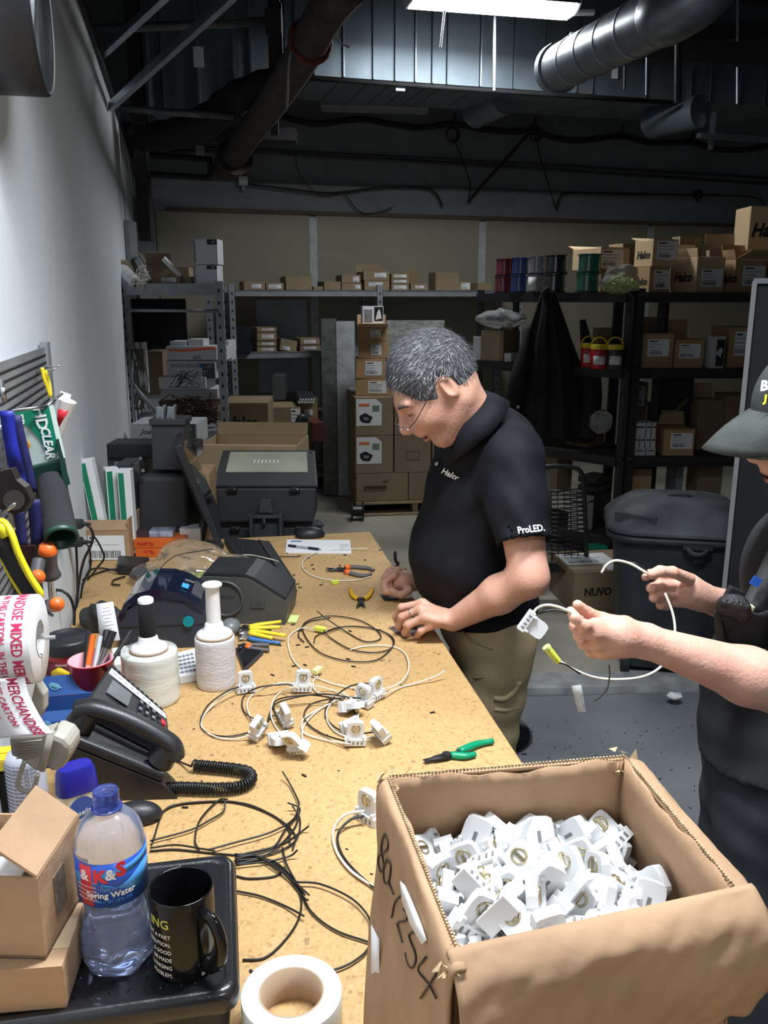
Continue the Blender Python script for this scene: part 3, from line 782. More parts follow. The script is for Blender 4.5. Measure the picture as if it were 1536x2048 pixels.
pbox('large Halco carton low behind the grey rack post'.replace('Halco','lettered brown'),446,538,806,870,6.3,.5,.05,mat=cardD,text='Halco',tsize=.5,tpos=(-.1,-.12),tmat=ink)
pbox('reddish bag behind the floor fan under the back rack',624,650,846,884,6.6,.3,.3,mat=pm('dim_red',(0.09,0.018,0.018),.7),tape=False,cat='bag',name='red_bag')
m = MB();g = SDF((-.25,-.2,-.02),(.25,.2,.3),.016);g.ell((0,0,.07),(.2,.15,.1));g.ell((.05,0,.15),(.1,.1,.1),k=.05);g.disp(lambda x,y,z: .012*snoise(x,y,z,30));g.mesh(m)
M_ = Matrix.Translation(ZP(640,908,.03));m.v = [tuple(M_ @ Vector(v)) for v in m.v];m.solo('plastic_bag',pm('grey_bag',(0.10,0.105,0.11),.35,var=.3),'crumpled grey bag on the floor under the back rack','bag')
# grey hose/fan ring on the floor
c = W(605,872,5.9);m = MB()
m.tube([c+Vector((math.cos(t)*.03,.02*math.cos(t),math.sin(t)*.13)) for t in [2*PI*i/24 for i in range(24)]],.028,8,closed=True);m.solo('black_hoop',black,'black upright hoop behind the large floodlight','hoop')

# ---------------- goods on the end-on rack
zt = SZ+.016
Fp = lambda px,Y=5.75: W(px,570,Y)
lb10 = dict(mat=paper,tape=False)
for i,(y0,y1,nm) in enumerate(((530,0,'lower'),(478,529,'upper'))):
    a = W(411,y0,5.8);Zb = zt if i == 0 else W(411,y1,5.8).z
    h_ = a.z-Zb;Cb = carton('%s of two white lamp boxes stacked on top of the grey end-on rack' % nm,(a.x,a.y+.08,Zb),.158,.16,h_,R(-3),mat=pm('lamp_box_white',(.62,.63,.66),.5,var=.03),tape=False)
    F_ = facem('f',.158,.16,h_,.001)
    MB().at(F_).box((.045,h_*.38,.0005),(.066,h_*.2,.001)).part('dark_badge',ink,Cb)
    lettering('10"',.022,F_ @ Matrix.Translation((.055,h_*.38,.0012)),paper,Cb)
    MB().at(F_).box((-.072,0,.0005),(.012,h_*.9,.001),mi=0).part('grey_band',inkG,Cb)
pbox('brown carton with barcode lying on top of the grey end-on rack',303,362,552,574,5.8,.3,.0,mat=cardD,lab=('f',.1,0,.5,.6),Z=zt)
pbox('small brown carton between the barcode carton and the white lamp boxes',362,383,553,574,5.82,.3,.0,mat=cardD,Z=zt)
pbox('dusty open brown carton piled behind on the grey end-on rack',296,345,530,570,6.2,.3,.2,mat=cardD,Z=zt,open_=True,flaps=(('f',.12,40),('l',.1,60)))
pbox('tilted old carton behind the white spool on the grey rack',340,380,535,570,6.1,.3,-.2,mat=cardD,Z=zt)
m = MB().cyl(W(327,517,5.9),W(362,552,5.9),.018,n=12);m.solo('cardboard_tube',whiteM,'white ended tube leaning among cartons on the grey rack','tube')
m = MB().box(W(264,495,6.4)+Vector((0,0,-.03)),(.03,.2,.42));m.solo('metal_sheet',rackG,'narrow grey panel standing against the white wall above the rack','panel')
m = MB().tube([W(275,520,6.0),W(300,565,5.9)],.02,8);m.solo('grey_strut',rackG,'short grey strut leaning behind the white lamp cone','strut')
# white spool-like lamp with wires
ax = W(268,566,5.65)-W(243,548,5.75)
S = thing('reflector_lamp','white conical lamp with wires lying at the left end of the grey rack top','lamp',W(262,562,5.68))
a0 = W(243,547,5.75);a1 = W(272,568,5.62)
MB().cyl(a0,a1,.062,.042,n=20).part('cone',white,S,w=True);
d_ = (a1-a0).normalized();MB().cyl(a0-d_*.01,a0+d_*.005,.088,.085,n=28).part('rim',pm('tan_rim',(.35,.29,.2),.6),S,w=True)
MB().cyl(a1,a1+d_*.02,.02,n=12).part('socket',ink,S,w=True)
m = MB()
for k in range(6):
    rnd = random.Random(k);q = a1+d_*.03;m.tube(catmull([q+Vector((rnd.uniform(-.05,.07),rnd.uniform(-.04,.04),rnd.uniform(-.04,.07))) for _ in range(5)],5),.003,5)
m.part('leads',wireW,S,w=True)
m = MB()
for k in range(5): m.tube(catmull([W(285,560,5.7)+Vector((random.uniform(-.05,.05),random.uniform(0,.05),random.uniform(-.03,.09))) for _ in range(5)],5),.004,5)
m.solo('tangled_string',wireW,'tangle of pale cord beside the white conical lamp','cord')
# dark board behind
m = MB().box(W(318,655,6.6),(.42,.02,.42));m.solo('black_board',ink,'flat black board standing at the back of the grey end-on rack','board')
# cartons on middle level
lit = pm('white_carton',(.55,.56,.58),.6,var=.04)
def wbox(label,x0,x1,y0,y1,Y,dep,**k): return pbox(label,x0,x1,y0,y1,Y,dep,mat=k.pop('mat',lit),tape=False,**k)
wbox('long white lamp carton with swirl band, upper of the stack in the grey rack',333,452,694,721,5.9,.3)
Eb = wbox('white carton printed with blue square and dark panel in the grey rack',334,432,722,758,5.85,.3)
Mf = facem('f',.34,.3,.13,.001)
for (nm,c_,s_,mt) in (('blue_square',W(402,731,5.847),(.028,.002,.03),blue),('dark_panel',W(417,742,5.846),(.08,.002,.10),charcP)):
    MB().box(c_,s_).part(nm,mt,Eb,w=True)
lettering('enviroled',.05,mat4(W(368,731,5.845),(1,0,0),(0,0,1)),inkG,Eb,w=True)
lettering('12"',.04,mat4(W(408,746,5.844),(1,0,0),(0,0,1)),lit,Eb,w=True)
lettering('LED',.022,mat4(W(418,733,5.844),(1,0,0),(0,0,1)),lit,Eb,w=True)
Sw = wbox('white carton printed with an orange swoosh on top of the blue-square carton',333,434,693,720,5.84,.1)
m = MB();P_ = [[W(335+9.8*i,701+2.2*math.sin(i*.5)-j*(3+2*math.sin(i*.3)),5.838) for j in (0,1)] for i in range(11)];m.sheet(P_,.001);m.part('orange_swoosh',orange,Sw,w=True)
lettering('pin',.045,mat4(W(394,714,5.836),(1,0,0),(0,0,1)),inkG,Sw,w=True)
wbox('thin white carton leaning at the left of the rack stack, near the top',340,372,683,693,5.9,.2)
wbox('thin white carton at the right top of the rack stack',376,407,679,692,5.92,.2)
wbox('small white carton with round print seen right of the rack post',444,459,683,723,6.1,.3)
wbox('lower white carton under the blue-square one, crossed by thin wires',318,412,755,778,5.8,.3)
wbox('wide low white carton at the bottom of the rack stack',322,436,778,800,5.85,.3)
pbox('dim carton behind the wire tangle in the grey rack',322,436,801,861,6.0,.3,mat=cardD,Z=.942)
pbox('brown carton deep inside the grey rack at mid height',292,330,703,790,6.3,.3,mat=cardD)
m = MB()
for k in range(46):
    rnd = random.Random(100+k);c = W(rnd.uniform(345,430),rnd.uniform(800,850),5.75)
    m.tube(catmull([c+Vector((rnd.uniform(-.12,.12),rnd.uniform(-.05,.1),rnd.uniform(-.06,.07))) for _ in range(4)],5),.004,4)
m.solo('wire_tangle',[pm('brown_wires',(0.06,0.035,0.028),.5,var=.5,scale=40)],'tangled heap of brown and black wires in the grey rack','wires',kind='stuff')
m = MB()
for k in range(14):
    rnd = random.Random(200+k);c = W(rnd.uniform(272,296),790,5.72)
    m.tube(catmull([c+Vector((rnd.uniform(-.03,.03),0,.30)),c+Vector((rnd.uniform(-.04,.04),.02,.1)),c+Vector((rnd.uniform(-.05,.05),0,-.1))],5),.005,4)
m.solo('hanging_cords',[pm('tan_cord',(0.20,0.18,0.14),.7)],'hank of tan cords hanging inside the left of the grey rack','cords',kind='stuff')
for k,(xa,xb) in enumerate(((278,284),(287,295))):
    m = MB().box(W((xa+xb)/2,735,5.75),(.03,.03,.33),rot=(0,R(4*k-4),0));m.solo('white_strip',white,'%s white plastic strip upright in the grey rack' % ('left' if k == 0 else 'right'),'strip')
m = MB()
for k in range(5):
    rnd = random.Random(300+k);m.tube(catmull([W(340+rnd.uniform(-5,60),740+rnd.uniform(0,35),5.6+rnd.uniform(0,.05)) for _ in range(5)],5),.0025,4)
m.solo('thin_leads',[ink],'few thin dark leads straggling over the white cartons','wires',kind='stuff')
Lb = wbox('white carton with handwritten note behind the floodlight housings',264,396,848,892,4.9,.3)
MB().box(W(376,868,4.897),(.09,.002,.115)).part('dark_panel',charcP,Lb,w=True)
lettering('LED',.022,mat4(W(376,858,4.894),(1,0,0),(0,0,1)),paper,Lb,w=True)
lettering('Joel',.045,mat4(W(292,864,4.895),(1,0,0),(0,0,1)),ink,Lb,w=True,shear=.5)
lettering('Crews',.03,mat4(W(297,878,4.895),(1,0,0),(0,0,1)),ink,Lb,w=True,shear=.5)
MB().box(W(288,887,4.897),(.09,.002,.025)).part('orange_band',pm('faded_orange',(.6,.25,.1),.6),Lb,w=True)

# ================================================================ PALLET OF CARTONS
zp = .15
PLt = [ZP(712,1004,zp),ZP(912,998,zp),None,ZP(668,962,zp)]
ex = (PLt[1]-PLt[0]).normalized();
ey = (PLt[3]-PLt[0]);ey = (ey-ex*ey.dot(ex)).normalized() if abs(ey.normalized().dot(ex)) < .5 else ey.normalized()
pang = math.atan2(ex.y,ex.x);O = PLt[0]
def PP(s,t,z): v = O+ex*s+Vector((-ex.y,ex.x,0))*t;v.z = z;return v
pw = 1.0;pdp = 1.0
PT = thing('pallet','wooden pallet under the stacked cartons on the bare floor','pallet',PP(.5,.5,.03),pang)
wood = pm('pallet_wood',(0.34,0.25,0.15),.8,var=.25,scale=8,stretch=(1,12,12))
for i in range(7): MB().box((0,-.47+.157*i,.107),(1.0,.10,.018)).part('deck_board',wood,PT)
for x in (-.46,0,.46): MB().box((x,0,.055),(.045,1.0,.085)).part('stringer',wood,PT)
MB().box((0,-.485,.012),(1,.09,.016)).part('bottom_board',wood,PT)
hs = [W(745,y,O.y).z for y in (1003,948,872,795)]
gl = 'cartons stacked on the pallet'
def pc(label,s0_,s1_,t0,t1,z0,z1,**k):
    return carton(label,PP((s0_+s1_)/2,(t0+t1)/2,z0),s1_-s0_-.006,t1-t0-.006,z1-z0-.002,pang,mat=cardD if 'mat' not in k else k.pop('mat'),**k)
mp_ = mpp(745,900,O.y)
wA = (783-706)*mp_
b0 = zp-.032
zz = [.15,W(745,948,O.y).z,W(745,872,O.y).z,W(745,795,O.y).z]
P1 = pc('bottom front carton on the pallet with a dark printed bar',0,.44,0,.5,zz[0],zz[1])
MB().box((-.06,-.252,.12),(.19,.002,.022)).part('printed_bar',inkB,P1);lettering('.led',.04,facem('f',.43,.494,zz[1]-zz[0],.001) @ Matrix.Translation((.02,.05,0)),inkB,P1)
pc('bottom right carton on the pallet beside the standing man',.44,.9,0,.5,zz[0],zz[1])
def lamplabel(Cb,w_,d_,h_):
    F_ = facem('f',w_,d_,h_,.0005)
    ph = h_*.7;pw_ = w_*.66;cx = -w_*.5+pw_/2+.01;cy = h_*.5-ph/2-.012
    MB().at(F_).prism([(cx-pw_/2,cy-ph/2),(cx+pw_/2,cy-ph/2),(cx+pw_/2,cy+ph*.32),(cx+pw_*.28,cy+ph/2),(cx-pw_/2,cy+ph/2)],0,.001).part('picture_label',paper,Cb)
    MB().at(F_).box((cx-pw_*.2,cy+ph*.28,.0015),(pw_*.42,ph*.10,.001)).part('orange_print',pm('orange_print',(.65,.2,.07),.6),Cb)
    MB().at(F_).box((cx+pw_*.27,cy+ph*.15,.0015),(pw_*.28,ph*.22,.001)).part('green_print',pm('green_print',(.16,.24,.17),.6),Cb)
    MB().at(F_).prism([(cx-pw_*.38,cy-ph*.12),(cx-pw_*.15,cy-ph*.02),(cx+pw_*.15,cy-ph*.18),(cx+pw_*.02,cy-ph*.4),(cx-pw_*.25,cy-ph*.38),(cx-pw_*.36,cy-ph*.28)],.001,.002).part('lamp_picture',ink,Cb)
    MB().at(F_).prism([(cx-pw_*.22,cy-ph*.16),(cx+pw_*.02,cy-ph*.2),(cx-pw_*.05,cy-ph*.3),(cx-pw_*.22,cy-ph*.28)],.002,.0025).part('lamp_window',inkG,Cb)
for i in (1,2):
    nm = ('lower','upper')[i-1];h_ = zz[i+1]-zz[i]
    Cb = pc('%s carton with a white floodlight picture label on the pallet' % nm,-.004,wA,0,.4,zz[i],zz[i+1]);lamplabel(Cb,wA-.002,.394,h_-.002)
    Q = pc('plain carton right of the %s picture label on the pallet' % nm,wA+.004,wA*2,0,.4,zz[i],zz[i+1]-(.0 if i == 1 else .0),tape=True)
    F_ = facem('f',wA-.01,.394,h_-.002,.0006)
    m = MB().at(F_);
    for (x_,y_,w2,h2) in ((0,.02,.11,.003),(0,-.05,.11,.003),(-.055,-.015,.003,.07),(.055,-.015,.003,.07)): m.box((x_,y_,0),(w2,h2,.001))
    m.part('printed_outline',inkB,Q)
    pc('%s rear left carton on the side of the pallet' % nm,-.004,wA,.41,.95,zz[i],zz[i+1])
    pc('%s rear right carton behind the standing man on the pallet' % nm,wA*2+.006,.9,0,.5,zz[i],zz[i+1])
pc('bottom rear carton on the left side of the pallet',0,.44,.51,.98,zz[0],zz[1])
pc('bottom rear carton in the hidden corner of the pallet',.45,.9,.51,.98,zz[0],zz[1])
# column of smaller cartons standing on the pallet load
YC = PP(0,0,0).y+.12
ys = [795,757,717,683,652]
for i in range(4):
    x0_,x1_ = ((712,786),(712,772),(716,776),(714,774))[i]
    a = W((x0_+x1_)/2,ys[i],YC);b = W((x0_+x1_)/2,ys[i+1],YC)
    z0_ = zz[3]+.001 if i == 0 else zprev
    carton(['lowest','second','third','topmost'][i]+' carton in the narrow column standing on the pallet load',(a.x,YC+.13,z0_),(x1_-x0_)*mpp(740,700,YC),.26,b.z-z0_,R(-3+2*i),mat=cardD if i < 0 else card,lab=('f',.1,.0,(.5,.55,.35,.35)[i],(.7,.7,.6,.5)[i]),flaps=(('f',.09,12),('b',.09,70)) if i == 3 else ())
    zprev = b.z+.001
a = W(744,652,YC);Lx = carton('small black and white lamp box standing on top of the carton column',(a.x,YC+.08,zprev+.003),.17,.12,W(744,613,YC).z-a.z-.002,R(8),mat=paper,tape=False)
F_ = facem('f',.17,.12,.15,.001);MB().at(F_).box((.045,.015,0),(.07,.11,.001)).part('dark_print',ink,Lx);MB().at(F_).box((-.04,.0,0),(.065,.10,.001)).part('grey_print',inkG,Lx)
MB().at(F_).prism([(.02,-.03),(.07,-.02),(.06,.03),(.05,.055),(.035,.03)],.001,.0015).part('bulb_picture',paper,Lx)
# wrapped goods behind
film = pm('stretch_wrapped',(0.36,0.37,0.37),.14,var=.45,scale=14,bump=1.0,bscale=34,coat=.5,stretch=(1,1,8))
w1_ = pbox('tall pale film-wrapped panel stack left of the carton column',676,712,643,1000,7.66,.2,.0,mat=pm('wrapped_white',(.42,.45,.47),.22,var=.2,scale=10,bump=.4,bscale=40),tape=False,cat='pallet load',name='wrapped_load',Z=.04)
w2_ = pbox('wide film-wrapped load behind the standing man\'s head',772,886,641,900,7.76,.18,.0,mat=film,tape=False,cat='pallet load',name='wrapped_load',Z=.04)
w3_ = pbox('dark grey film-wrapped load left of the tall pale one',646,675,638,930,7.66,.2,.0,mat=pm('wrapped_dark',(.12,.125,.125),.3,var=.3,scale=12,bump=.4,bscale=40),tape=False,cat='pallet load',name='wrapped_load',Z=.04)
m = MB().box(PP(.12,.6,zz[3]+.004),(.22,.3,.004),rot=(0,R(-4),pang));m.solo('white_sheet',paper,'white sheet lying on the left edge of the pallet load','paper')
# cable reel on castors on the floor
c = ZP(715,1040,.03)
Rl = thing('cable_reel','small black reel stand on the bare floor by the pallet','reel',c,R(5))
for s in (-1,1):
    MB().tube([(s*.045,math.cos(t)*.075,.08+math.sin(t)*.075) for t in [2*PI*i/20 for i in range(20)]],.006,6,closed=True).part('flange',black,Rl)
    MB().box((s*.045,0,.08),(.006,.14,.02)).part('spoke',black,Rl)
MB().cyl((-.045,0,.08),(.045,0,.08),.045,n=16).part('drum',black,Rl);MB().box((0,-.047,.11),(.07,.004,.015)).part('label',paper,Rl)
MB().cyl((-.05,-.03,.012),(.05,-.03,.012),.007,n=8).part('foot_bar',black,Rl)
# ================================================================ BLACK RACKS AT RIGHT
ZB = (1.825,1.345,.765,.20)
def black_rack(label,P0,ux,L,D_,levels=ZB,posts=True):
    ud = Vector((-ux.y,ux.x,0));K = thing('black_shelving_rack',label,'shelving',(P0.x,P0.y,.03),math.atan2(ux.y,ux.x))
    for x in (.03,L-.03):
        for y in (.03,D_-.03):
            m = MB().box((x,y,.91),(.06,.005,1.82));m.box((x+(.03 if x > .5 else -.03)*-0+(-.028 if x < .5 else .028),y+.02,.91),(.005,.045,1.82));m.box((x,y-.004,.91),(.02,.004,1.8));m.part('post',rackB,K)
    for z in levels:
        m = MB().box((L/2,D_/2,z-.03-.012),(L-.01,D_-.01,.022));m.part('shelf_board',pm('dark_board',(.045,.04,.035),.8),K)
        m = MB().box((L/2,-.004,z-.03-.03),(L-.08,.012,.062));m.box((L/2,-.012,z-.03-.055),(L-.08,.012,.01));m.part('front_beam',rackB,K)
        m = MB().box((.0,D_/2,z-.03-.03),(.01,D_-.08,.05));m.part('side_beam',rackB,K)
    return K
pr = W(1268,700,5.6);pr.z = 0;black_rack('black steel rack behind the wheeled bin, loaded with lettered cartons',pr,Vector((math.cos(R(2)),math.sin(R(2)),0)),1.25,.5)
pl = W(1258,700,5.58);pq = W(948,700,6.45);pl.z = pq.z = 0;uL = (pl-pq).normalized();LL = (pl-pq).length
black_rack('black steel rack angled towards the back wall behind the hanging jacket',pq,uL,LL,.5)
def cbox(label,xl,xc,xr,y0,y1,Y,phi=40,Z=None,**k):
    be = math.atan((xc-768)/1767);ph = R(phi);yaw = ph-be;mp = mpp(xc,(y0+y1)/2,Y)*math.cos(be)
    w_ = (xr-xc)*mp/math.cos(ph);d_ = max(.05,(xc-xl)*mp/math.sin(ph));a = W(xc,y1,Y);h_ = W(xc,y0,Y).z-a.z
    if Z is not None: h_ += a.z-Z;a.z = Z
    d_ = k.pop('dep',d_)
    c = a+Vector((math.cos(yaw),math.sin(yaw),0))*w_/2+Vector((-math.sin(yaw),math.cos(yaw),0))*d_/2
    return carton(label,c,w_,d_,h_,yaw,**k)
z0,z1,z2,z3 = [z+.001-.0 for z in ZB]
lh = dict(text='Halco',textf='l',tsize=.38,tmat=ink,tpos=(0,-.08))
cbox('tall carton with one flap up and big dark lettering, on the black rack top',1335,1390,1447,512,586,5.68,Z=z0,mat=card3,lab=('f',.05,-.1,.75,.5),flaps=(('l',.05,80),('b',.1,60)),**lh)
cbox('lower of two cartons right of the bag of connectors on the black rack',1262,1297,1338,533,587,5.72,Z=z0,lab=('f',.1,0,.8,.75),**lh)
zu = z0+W(1300,533,5.72).z-z0+.002
cbox('upper of two cartons right of the bag of connectors on the black rack',1266,1304,1355,478,532,5.72,Z=zu,mat=card3,lab=('f',.05,.1,.8,.7),flaps=(('f',.04,178),('b',.05,20)),**lh)
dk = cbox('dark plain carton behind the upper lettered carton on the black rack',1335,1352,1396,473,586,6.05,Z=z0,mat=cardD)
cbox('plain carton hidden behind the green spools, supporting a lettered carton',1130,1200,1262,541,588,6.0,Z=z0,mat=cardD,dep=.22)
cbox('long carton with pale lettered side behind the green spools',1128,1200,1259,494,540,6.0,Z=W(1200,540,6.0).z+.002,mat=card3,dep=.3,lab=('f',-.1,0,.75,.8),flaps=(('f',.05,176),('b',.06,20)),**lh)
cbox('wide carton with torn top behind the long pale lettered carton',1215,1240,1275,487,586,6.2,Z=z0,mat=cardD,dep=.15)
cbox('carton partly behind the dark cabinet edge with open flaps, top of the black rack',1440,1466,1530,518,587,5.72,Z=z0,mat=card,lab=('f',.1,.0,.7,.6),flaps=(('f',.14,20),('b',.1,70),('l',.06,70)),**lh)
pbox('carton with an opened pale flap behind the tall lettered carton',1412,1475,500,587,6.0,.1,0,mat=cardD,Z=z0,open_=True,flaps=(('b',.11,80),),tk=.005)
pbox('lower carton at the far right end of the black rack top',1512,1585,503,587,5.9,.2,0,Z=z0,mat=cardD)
pbox('topmost carton with dark lettering at the far right edge of the photo',1494,1585,412,500,5.88,.25,0,Z=W(1530,503,5.9).z+.004,mat=card3,text='Halco',tsize=.42,tpos=(-.05,-.05),tmat=ink)
# second level
ll = dict(Z=z1,mat=card)
pbox('carton with square sticker, leftmost on the middle level of the black rack',1275,1345,668,737,5.66,.35,R(2),lab=('f',.05,.1,.62,.5),flaps=(('b',.1,85),('f',.02,170)),**ll)
pbox('carton with square sticker left of the white bulb box',1347,1404,679,737,5.66,.3,R(2),lab=('f',.02,.1,.75,.5),flaps=(('b',.12,85),('f',.02,170)),**ll)
Wb = pbox('white bulb box with a black panel on the middle level of the black rack',1420,1448,672,737,5.64,.1,R(10),tape=False,Z=z1,mat=lit)
MB().at(facem('f',.09,.1,.2,.001)).box((.012,.0,0),(.055,.17,.001)).part('black_panel',ink,Wb)
MB().at(facem('f',.09,.1,.2,.002)).lathe([(0,.001),(.018,.001)],14).part('bulb_disc',lit,Wb)
MB().at(facem('f',.09,.1,.2,.0025)).add([(0+.012+.016*math.sin(a),.01+.022*math.cos(a),0) for a in [2*PI*i/14 for i in range(14)]],[tuple(range(13,-1,-1))]).add([(.006,-.03,0),(.018,-.03,0),(.018,-.01,0),(.006,-.01,0)],[(0,1,2,3)]).part('bulb_picture',lit,Wb)
pbox('carton with upright sticker right of the white bulb box',1452,1520,655,737,5.7,.3,R(2),lab=('f',-.1,.1,.45,.6),**ll)
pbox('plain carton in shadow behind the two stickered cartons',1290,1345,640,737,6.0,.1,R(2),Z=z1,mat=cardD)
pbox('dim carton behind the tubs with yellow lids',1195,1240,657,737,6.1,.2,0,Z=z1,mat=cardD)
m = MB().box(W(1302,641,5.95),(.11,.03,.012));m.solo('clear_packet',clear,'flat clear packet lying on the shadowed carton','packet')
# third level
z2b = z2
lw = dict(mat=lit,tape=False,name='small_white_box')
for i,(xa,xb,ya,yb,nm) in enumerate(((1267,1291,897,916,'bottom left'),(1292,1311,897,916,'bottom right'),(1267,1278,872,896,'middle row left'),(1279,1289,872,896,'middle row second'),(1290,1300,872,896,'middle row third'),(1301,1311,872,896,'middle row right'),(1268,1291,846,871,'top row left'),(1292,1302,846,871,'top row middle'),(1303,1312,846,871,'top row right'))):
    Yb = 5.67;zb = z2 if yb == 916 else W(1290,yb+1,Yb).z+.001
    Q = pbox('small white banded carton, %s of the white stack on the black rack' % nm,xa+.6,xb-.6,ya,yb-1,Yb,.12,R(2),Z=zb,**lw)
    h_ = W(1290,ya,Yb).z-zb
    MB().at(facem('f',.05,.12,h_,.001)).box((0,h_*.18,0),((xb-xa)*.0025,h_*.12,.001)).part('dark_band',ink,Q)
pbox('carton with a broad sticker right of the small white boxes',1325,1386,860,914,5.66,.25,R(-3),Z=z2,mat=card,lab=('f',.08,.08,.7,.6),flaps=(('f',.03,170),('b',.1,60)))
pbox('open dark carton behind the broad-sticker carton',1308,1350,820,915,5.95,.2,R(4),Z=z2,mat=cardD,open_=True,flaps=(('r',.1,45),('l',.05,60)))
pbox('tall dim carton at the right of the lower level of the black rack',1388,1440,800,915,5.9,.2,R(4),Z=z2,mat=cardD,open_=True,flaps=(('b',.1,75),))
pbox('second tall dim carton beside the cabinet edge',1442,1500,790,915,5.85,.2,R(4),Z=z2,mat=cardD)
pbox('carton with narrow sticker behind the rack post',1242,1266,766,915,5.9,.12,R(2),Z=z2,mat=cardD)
Q = pbox('stickered carton on the dim pile left of the small white boxes',1270,1292,766,842,6.0,.3,R(2),Z=z2,mat=cardD,lab=('f',-.1,.3,.6,.3))
pbox('black equipment case on the dim lower level',1320,1385,752,800,6.02,.05,0,Z=z2,mat=black,tape=False,cat='case',name='black_case')
# bottom level
pbox('pale carton standing on the bottom level behind the bin',1258,1300,938,1010,5.75,.2,R(2),Z=z3,mat=card)
pbox('narrow pale box on the bottom level behind the bin',1348,1362,930,1010,5.8,.2,R(2),Z=z3,mat=inkG,tape=False)
pbox('dark carton low behind the wheeled bin',1390,1440,930,1010,5.8,.2,R(2),Z=z3,mat=cardD)
# angled rack goods (directions along the rack)
def onL(label,px,ytop,wpx,Z,dep=.2,inset=.12,**k):
    n = Vector((uL.y,-uL.x,0));p = PL(px,700,pq-n*inset,n);Y = p.y;mp = mpp(px,ytop,Y);top = W(px,ytop,Y).z
    p.z = Z;return carton(label,p-n*0,wpx*mp/max(.3,abs(uL.x)),dep,max(.03,top-Z),math.atan2(uL.y,uL.x),**k)
onL('grey-brown carton of odds and ends on the angled rack, middle level',1000,660,40,z1,mat=cardD,open_=True)
onL('small whitish carton at the left end of the angled rack',970,672,14,z1,mat=lit,tape=False)
onL('little white box with a string near the hanging jacket',1022,706,12,z1,mat=lit,tape=False,inset=.06,dep=.08)
onL('low brown carton in front on the angled rack',985,700,30,z1,mat=card,inset=.07,dep=.08)
m = MB();g = SDF((-.22,-.15,-.02),(.22,.15,.2),.012);g.ell((0,0,.05),(.18,.1,.06));g.disp(lambda x,y,z: .02*snoise(x,y,z,34));g.mesh(m);p = W(1000,652,6.2);m.v = [tuple(Vector(v)+p) for v in m.v]
m.solo('clear_bag',clear,'crumpled clear bag on top of the odds and ends carton','bag')
onL('small dim carton behind the black jacket',1180,820,40,z2,mat=cardD,inset=.3)
onL('low brown carton under the black jacket',1105,905,60,.42,mat=cardD,inset=.2)
Q = onL('small white and brown carton low behind the hand truck',1100,945,16,.3,mat=lit,tape=False,inset=.08,dep=.1)
for i in range(2): onL('%s of two small white boxes low on the angled rack' % ('lower','upper')[i],1180,(1005,992)[i],26,(z3,W(1180,1005,5.8).z+.002)[i],mat=lit,tape=False,inset=.08,dep=.12)
for i in range(3): onL('%s black flat case in the pile low on the angled rack' % ('bottom','middle','top')[i],1205,(985,968,950)[i],30,(z3,W(1205,984,5.9).z,W(1205,967,5.9).z)[i],mat=black,tape=False,inset=.25,cat='case',name='black_case')
# spools of wire
def spool(label,px,ybase,Z,colmat,Y,r=.075,h_=.118,tag=False):
    p = W(px,ybase,Y);p.z = Z;S = thing('wire_spool',label,'spool',p)
    for z in (.003,h_-.003): MB().cyl((0,0,z-.003),(0,0,z+.003),r,n=24).part('flange',colmat if z > .01 else black,S)
    m = MB();pr_ = []
    for i in range(15): pr_.append((r*.86+.003*(i % 2),.006+(h_-.012)*i/14))
    m.lathe(pr_,24);m.part('wound_wire',colmat,S)
    if tag: m = MB();m.sheet([[Vector((math.sin(a)*(r+.002),-math.cos(a)*(r+.002),z)) for z in (.015,h_-.015)] for a in (-.9,-.5,-.1)],.001);m.part('tag',paper,S)
    return S
gs = pm('spool_green',(0.01,0.13,0.075),.25,coat=.6,var=.3,scale=40);bs = pm('spool_black',(0.012,0.012,0.016),.2,coat=.8,var=.3,scale=40);ws = pm('spool_grey',(0.30,0.31,0.33),.25,coat=.6,var=.3,scale=40);rs = pm('spool_red',(0.20,0.012,0.035),.25,coat=.6,var=.3,scale=40);us = pm('spool_blue',(0.012,0.05,0.22),.25,coat=.6,var=.3,scale=40)
for i,(px,mt,Y,nm) in enumerate(((1174,gs,5.72,'green'),(1108,bs,5.86,'black'),(1070,ws,6.02,'grey'),(1038,us,6.22,'blue'),(1006,rs,6.4,'dark red'))):
    sc_ = .079 if i < 2 else .07
    for k in (0,1): spool('%s of two %s wire spools stacked on the black rack top' % (('lower','upper')[k],nm),px+(2 if k else 0),588,z0+k*.1195,mt,Y,r=sc_,tag=(nm == 'grey' and k == 0))
spool('shiny green wire spool on the floor beside the lettered floor carton',1191,1100,.14,gs,5.2,r=.075,h_=.13)
spool('lower green wire spool partly behind the lettered floor carton',1191,1100,.03,gs,5.2,r=.075,h_=.108)
# bag of lime connectors
Bp = W(1238,586,5.6);Bp.z = z0+.002;
BG = thing('bag_of_connectors','clear bag full of small yellow-green connectors on the black rack','bag',Bp)
m = MB();rnd = random.Random(4)
for k in range(230):
    a = rnd.uniform(0,2*PI);rr = math.sqrt(rnd.random());x = math.cos(a)*rr*.115;y = math.sin(a)*rr*.07;z = .012+rnd.random()*.085*(1-rr*rr*.7)
    m.box((x,y,z),(.026,.009,.009),rot=(rnd.uniform(-1,1),rnd.uniform(-1,1),rnd.uniform(0,6)))
m.part('connectors',pm('lime_dim',(.42,.50,.16),.5,var=.2,scale=60),BG,kind='stuff')
m = MB();g = SDF((-.16,-.11,-.02),(.16,.11,.24),.008);g.ell((0,0,.05),(.13,.08,.065));g.ell((.05,0,.13),(.06,.03,.04),k=.05);g.ell((-.06,0,.11),(.03,.02,.05),k=.04);g.disp(lambda x,y,z: .007*snoise(x,y,z,60));g.mesh(m);m.part('clear_skin',pm('bag_film',(.9,.92,.92),.15,trans=.9,ior=1.06,bump=.8,bscale=40),BG)
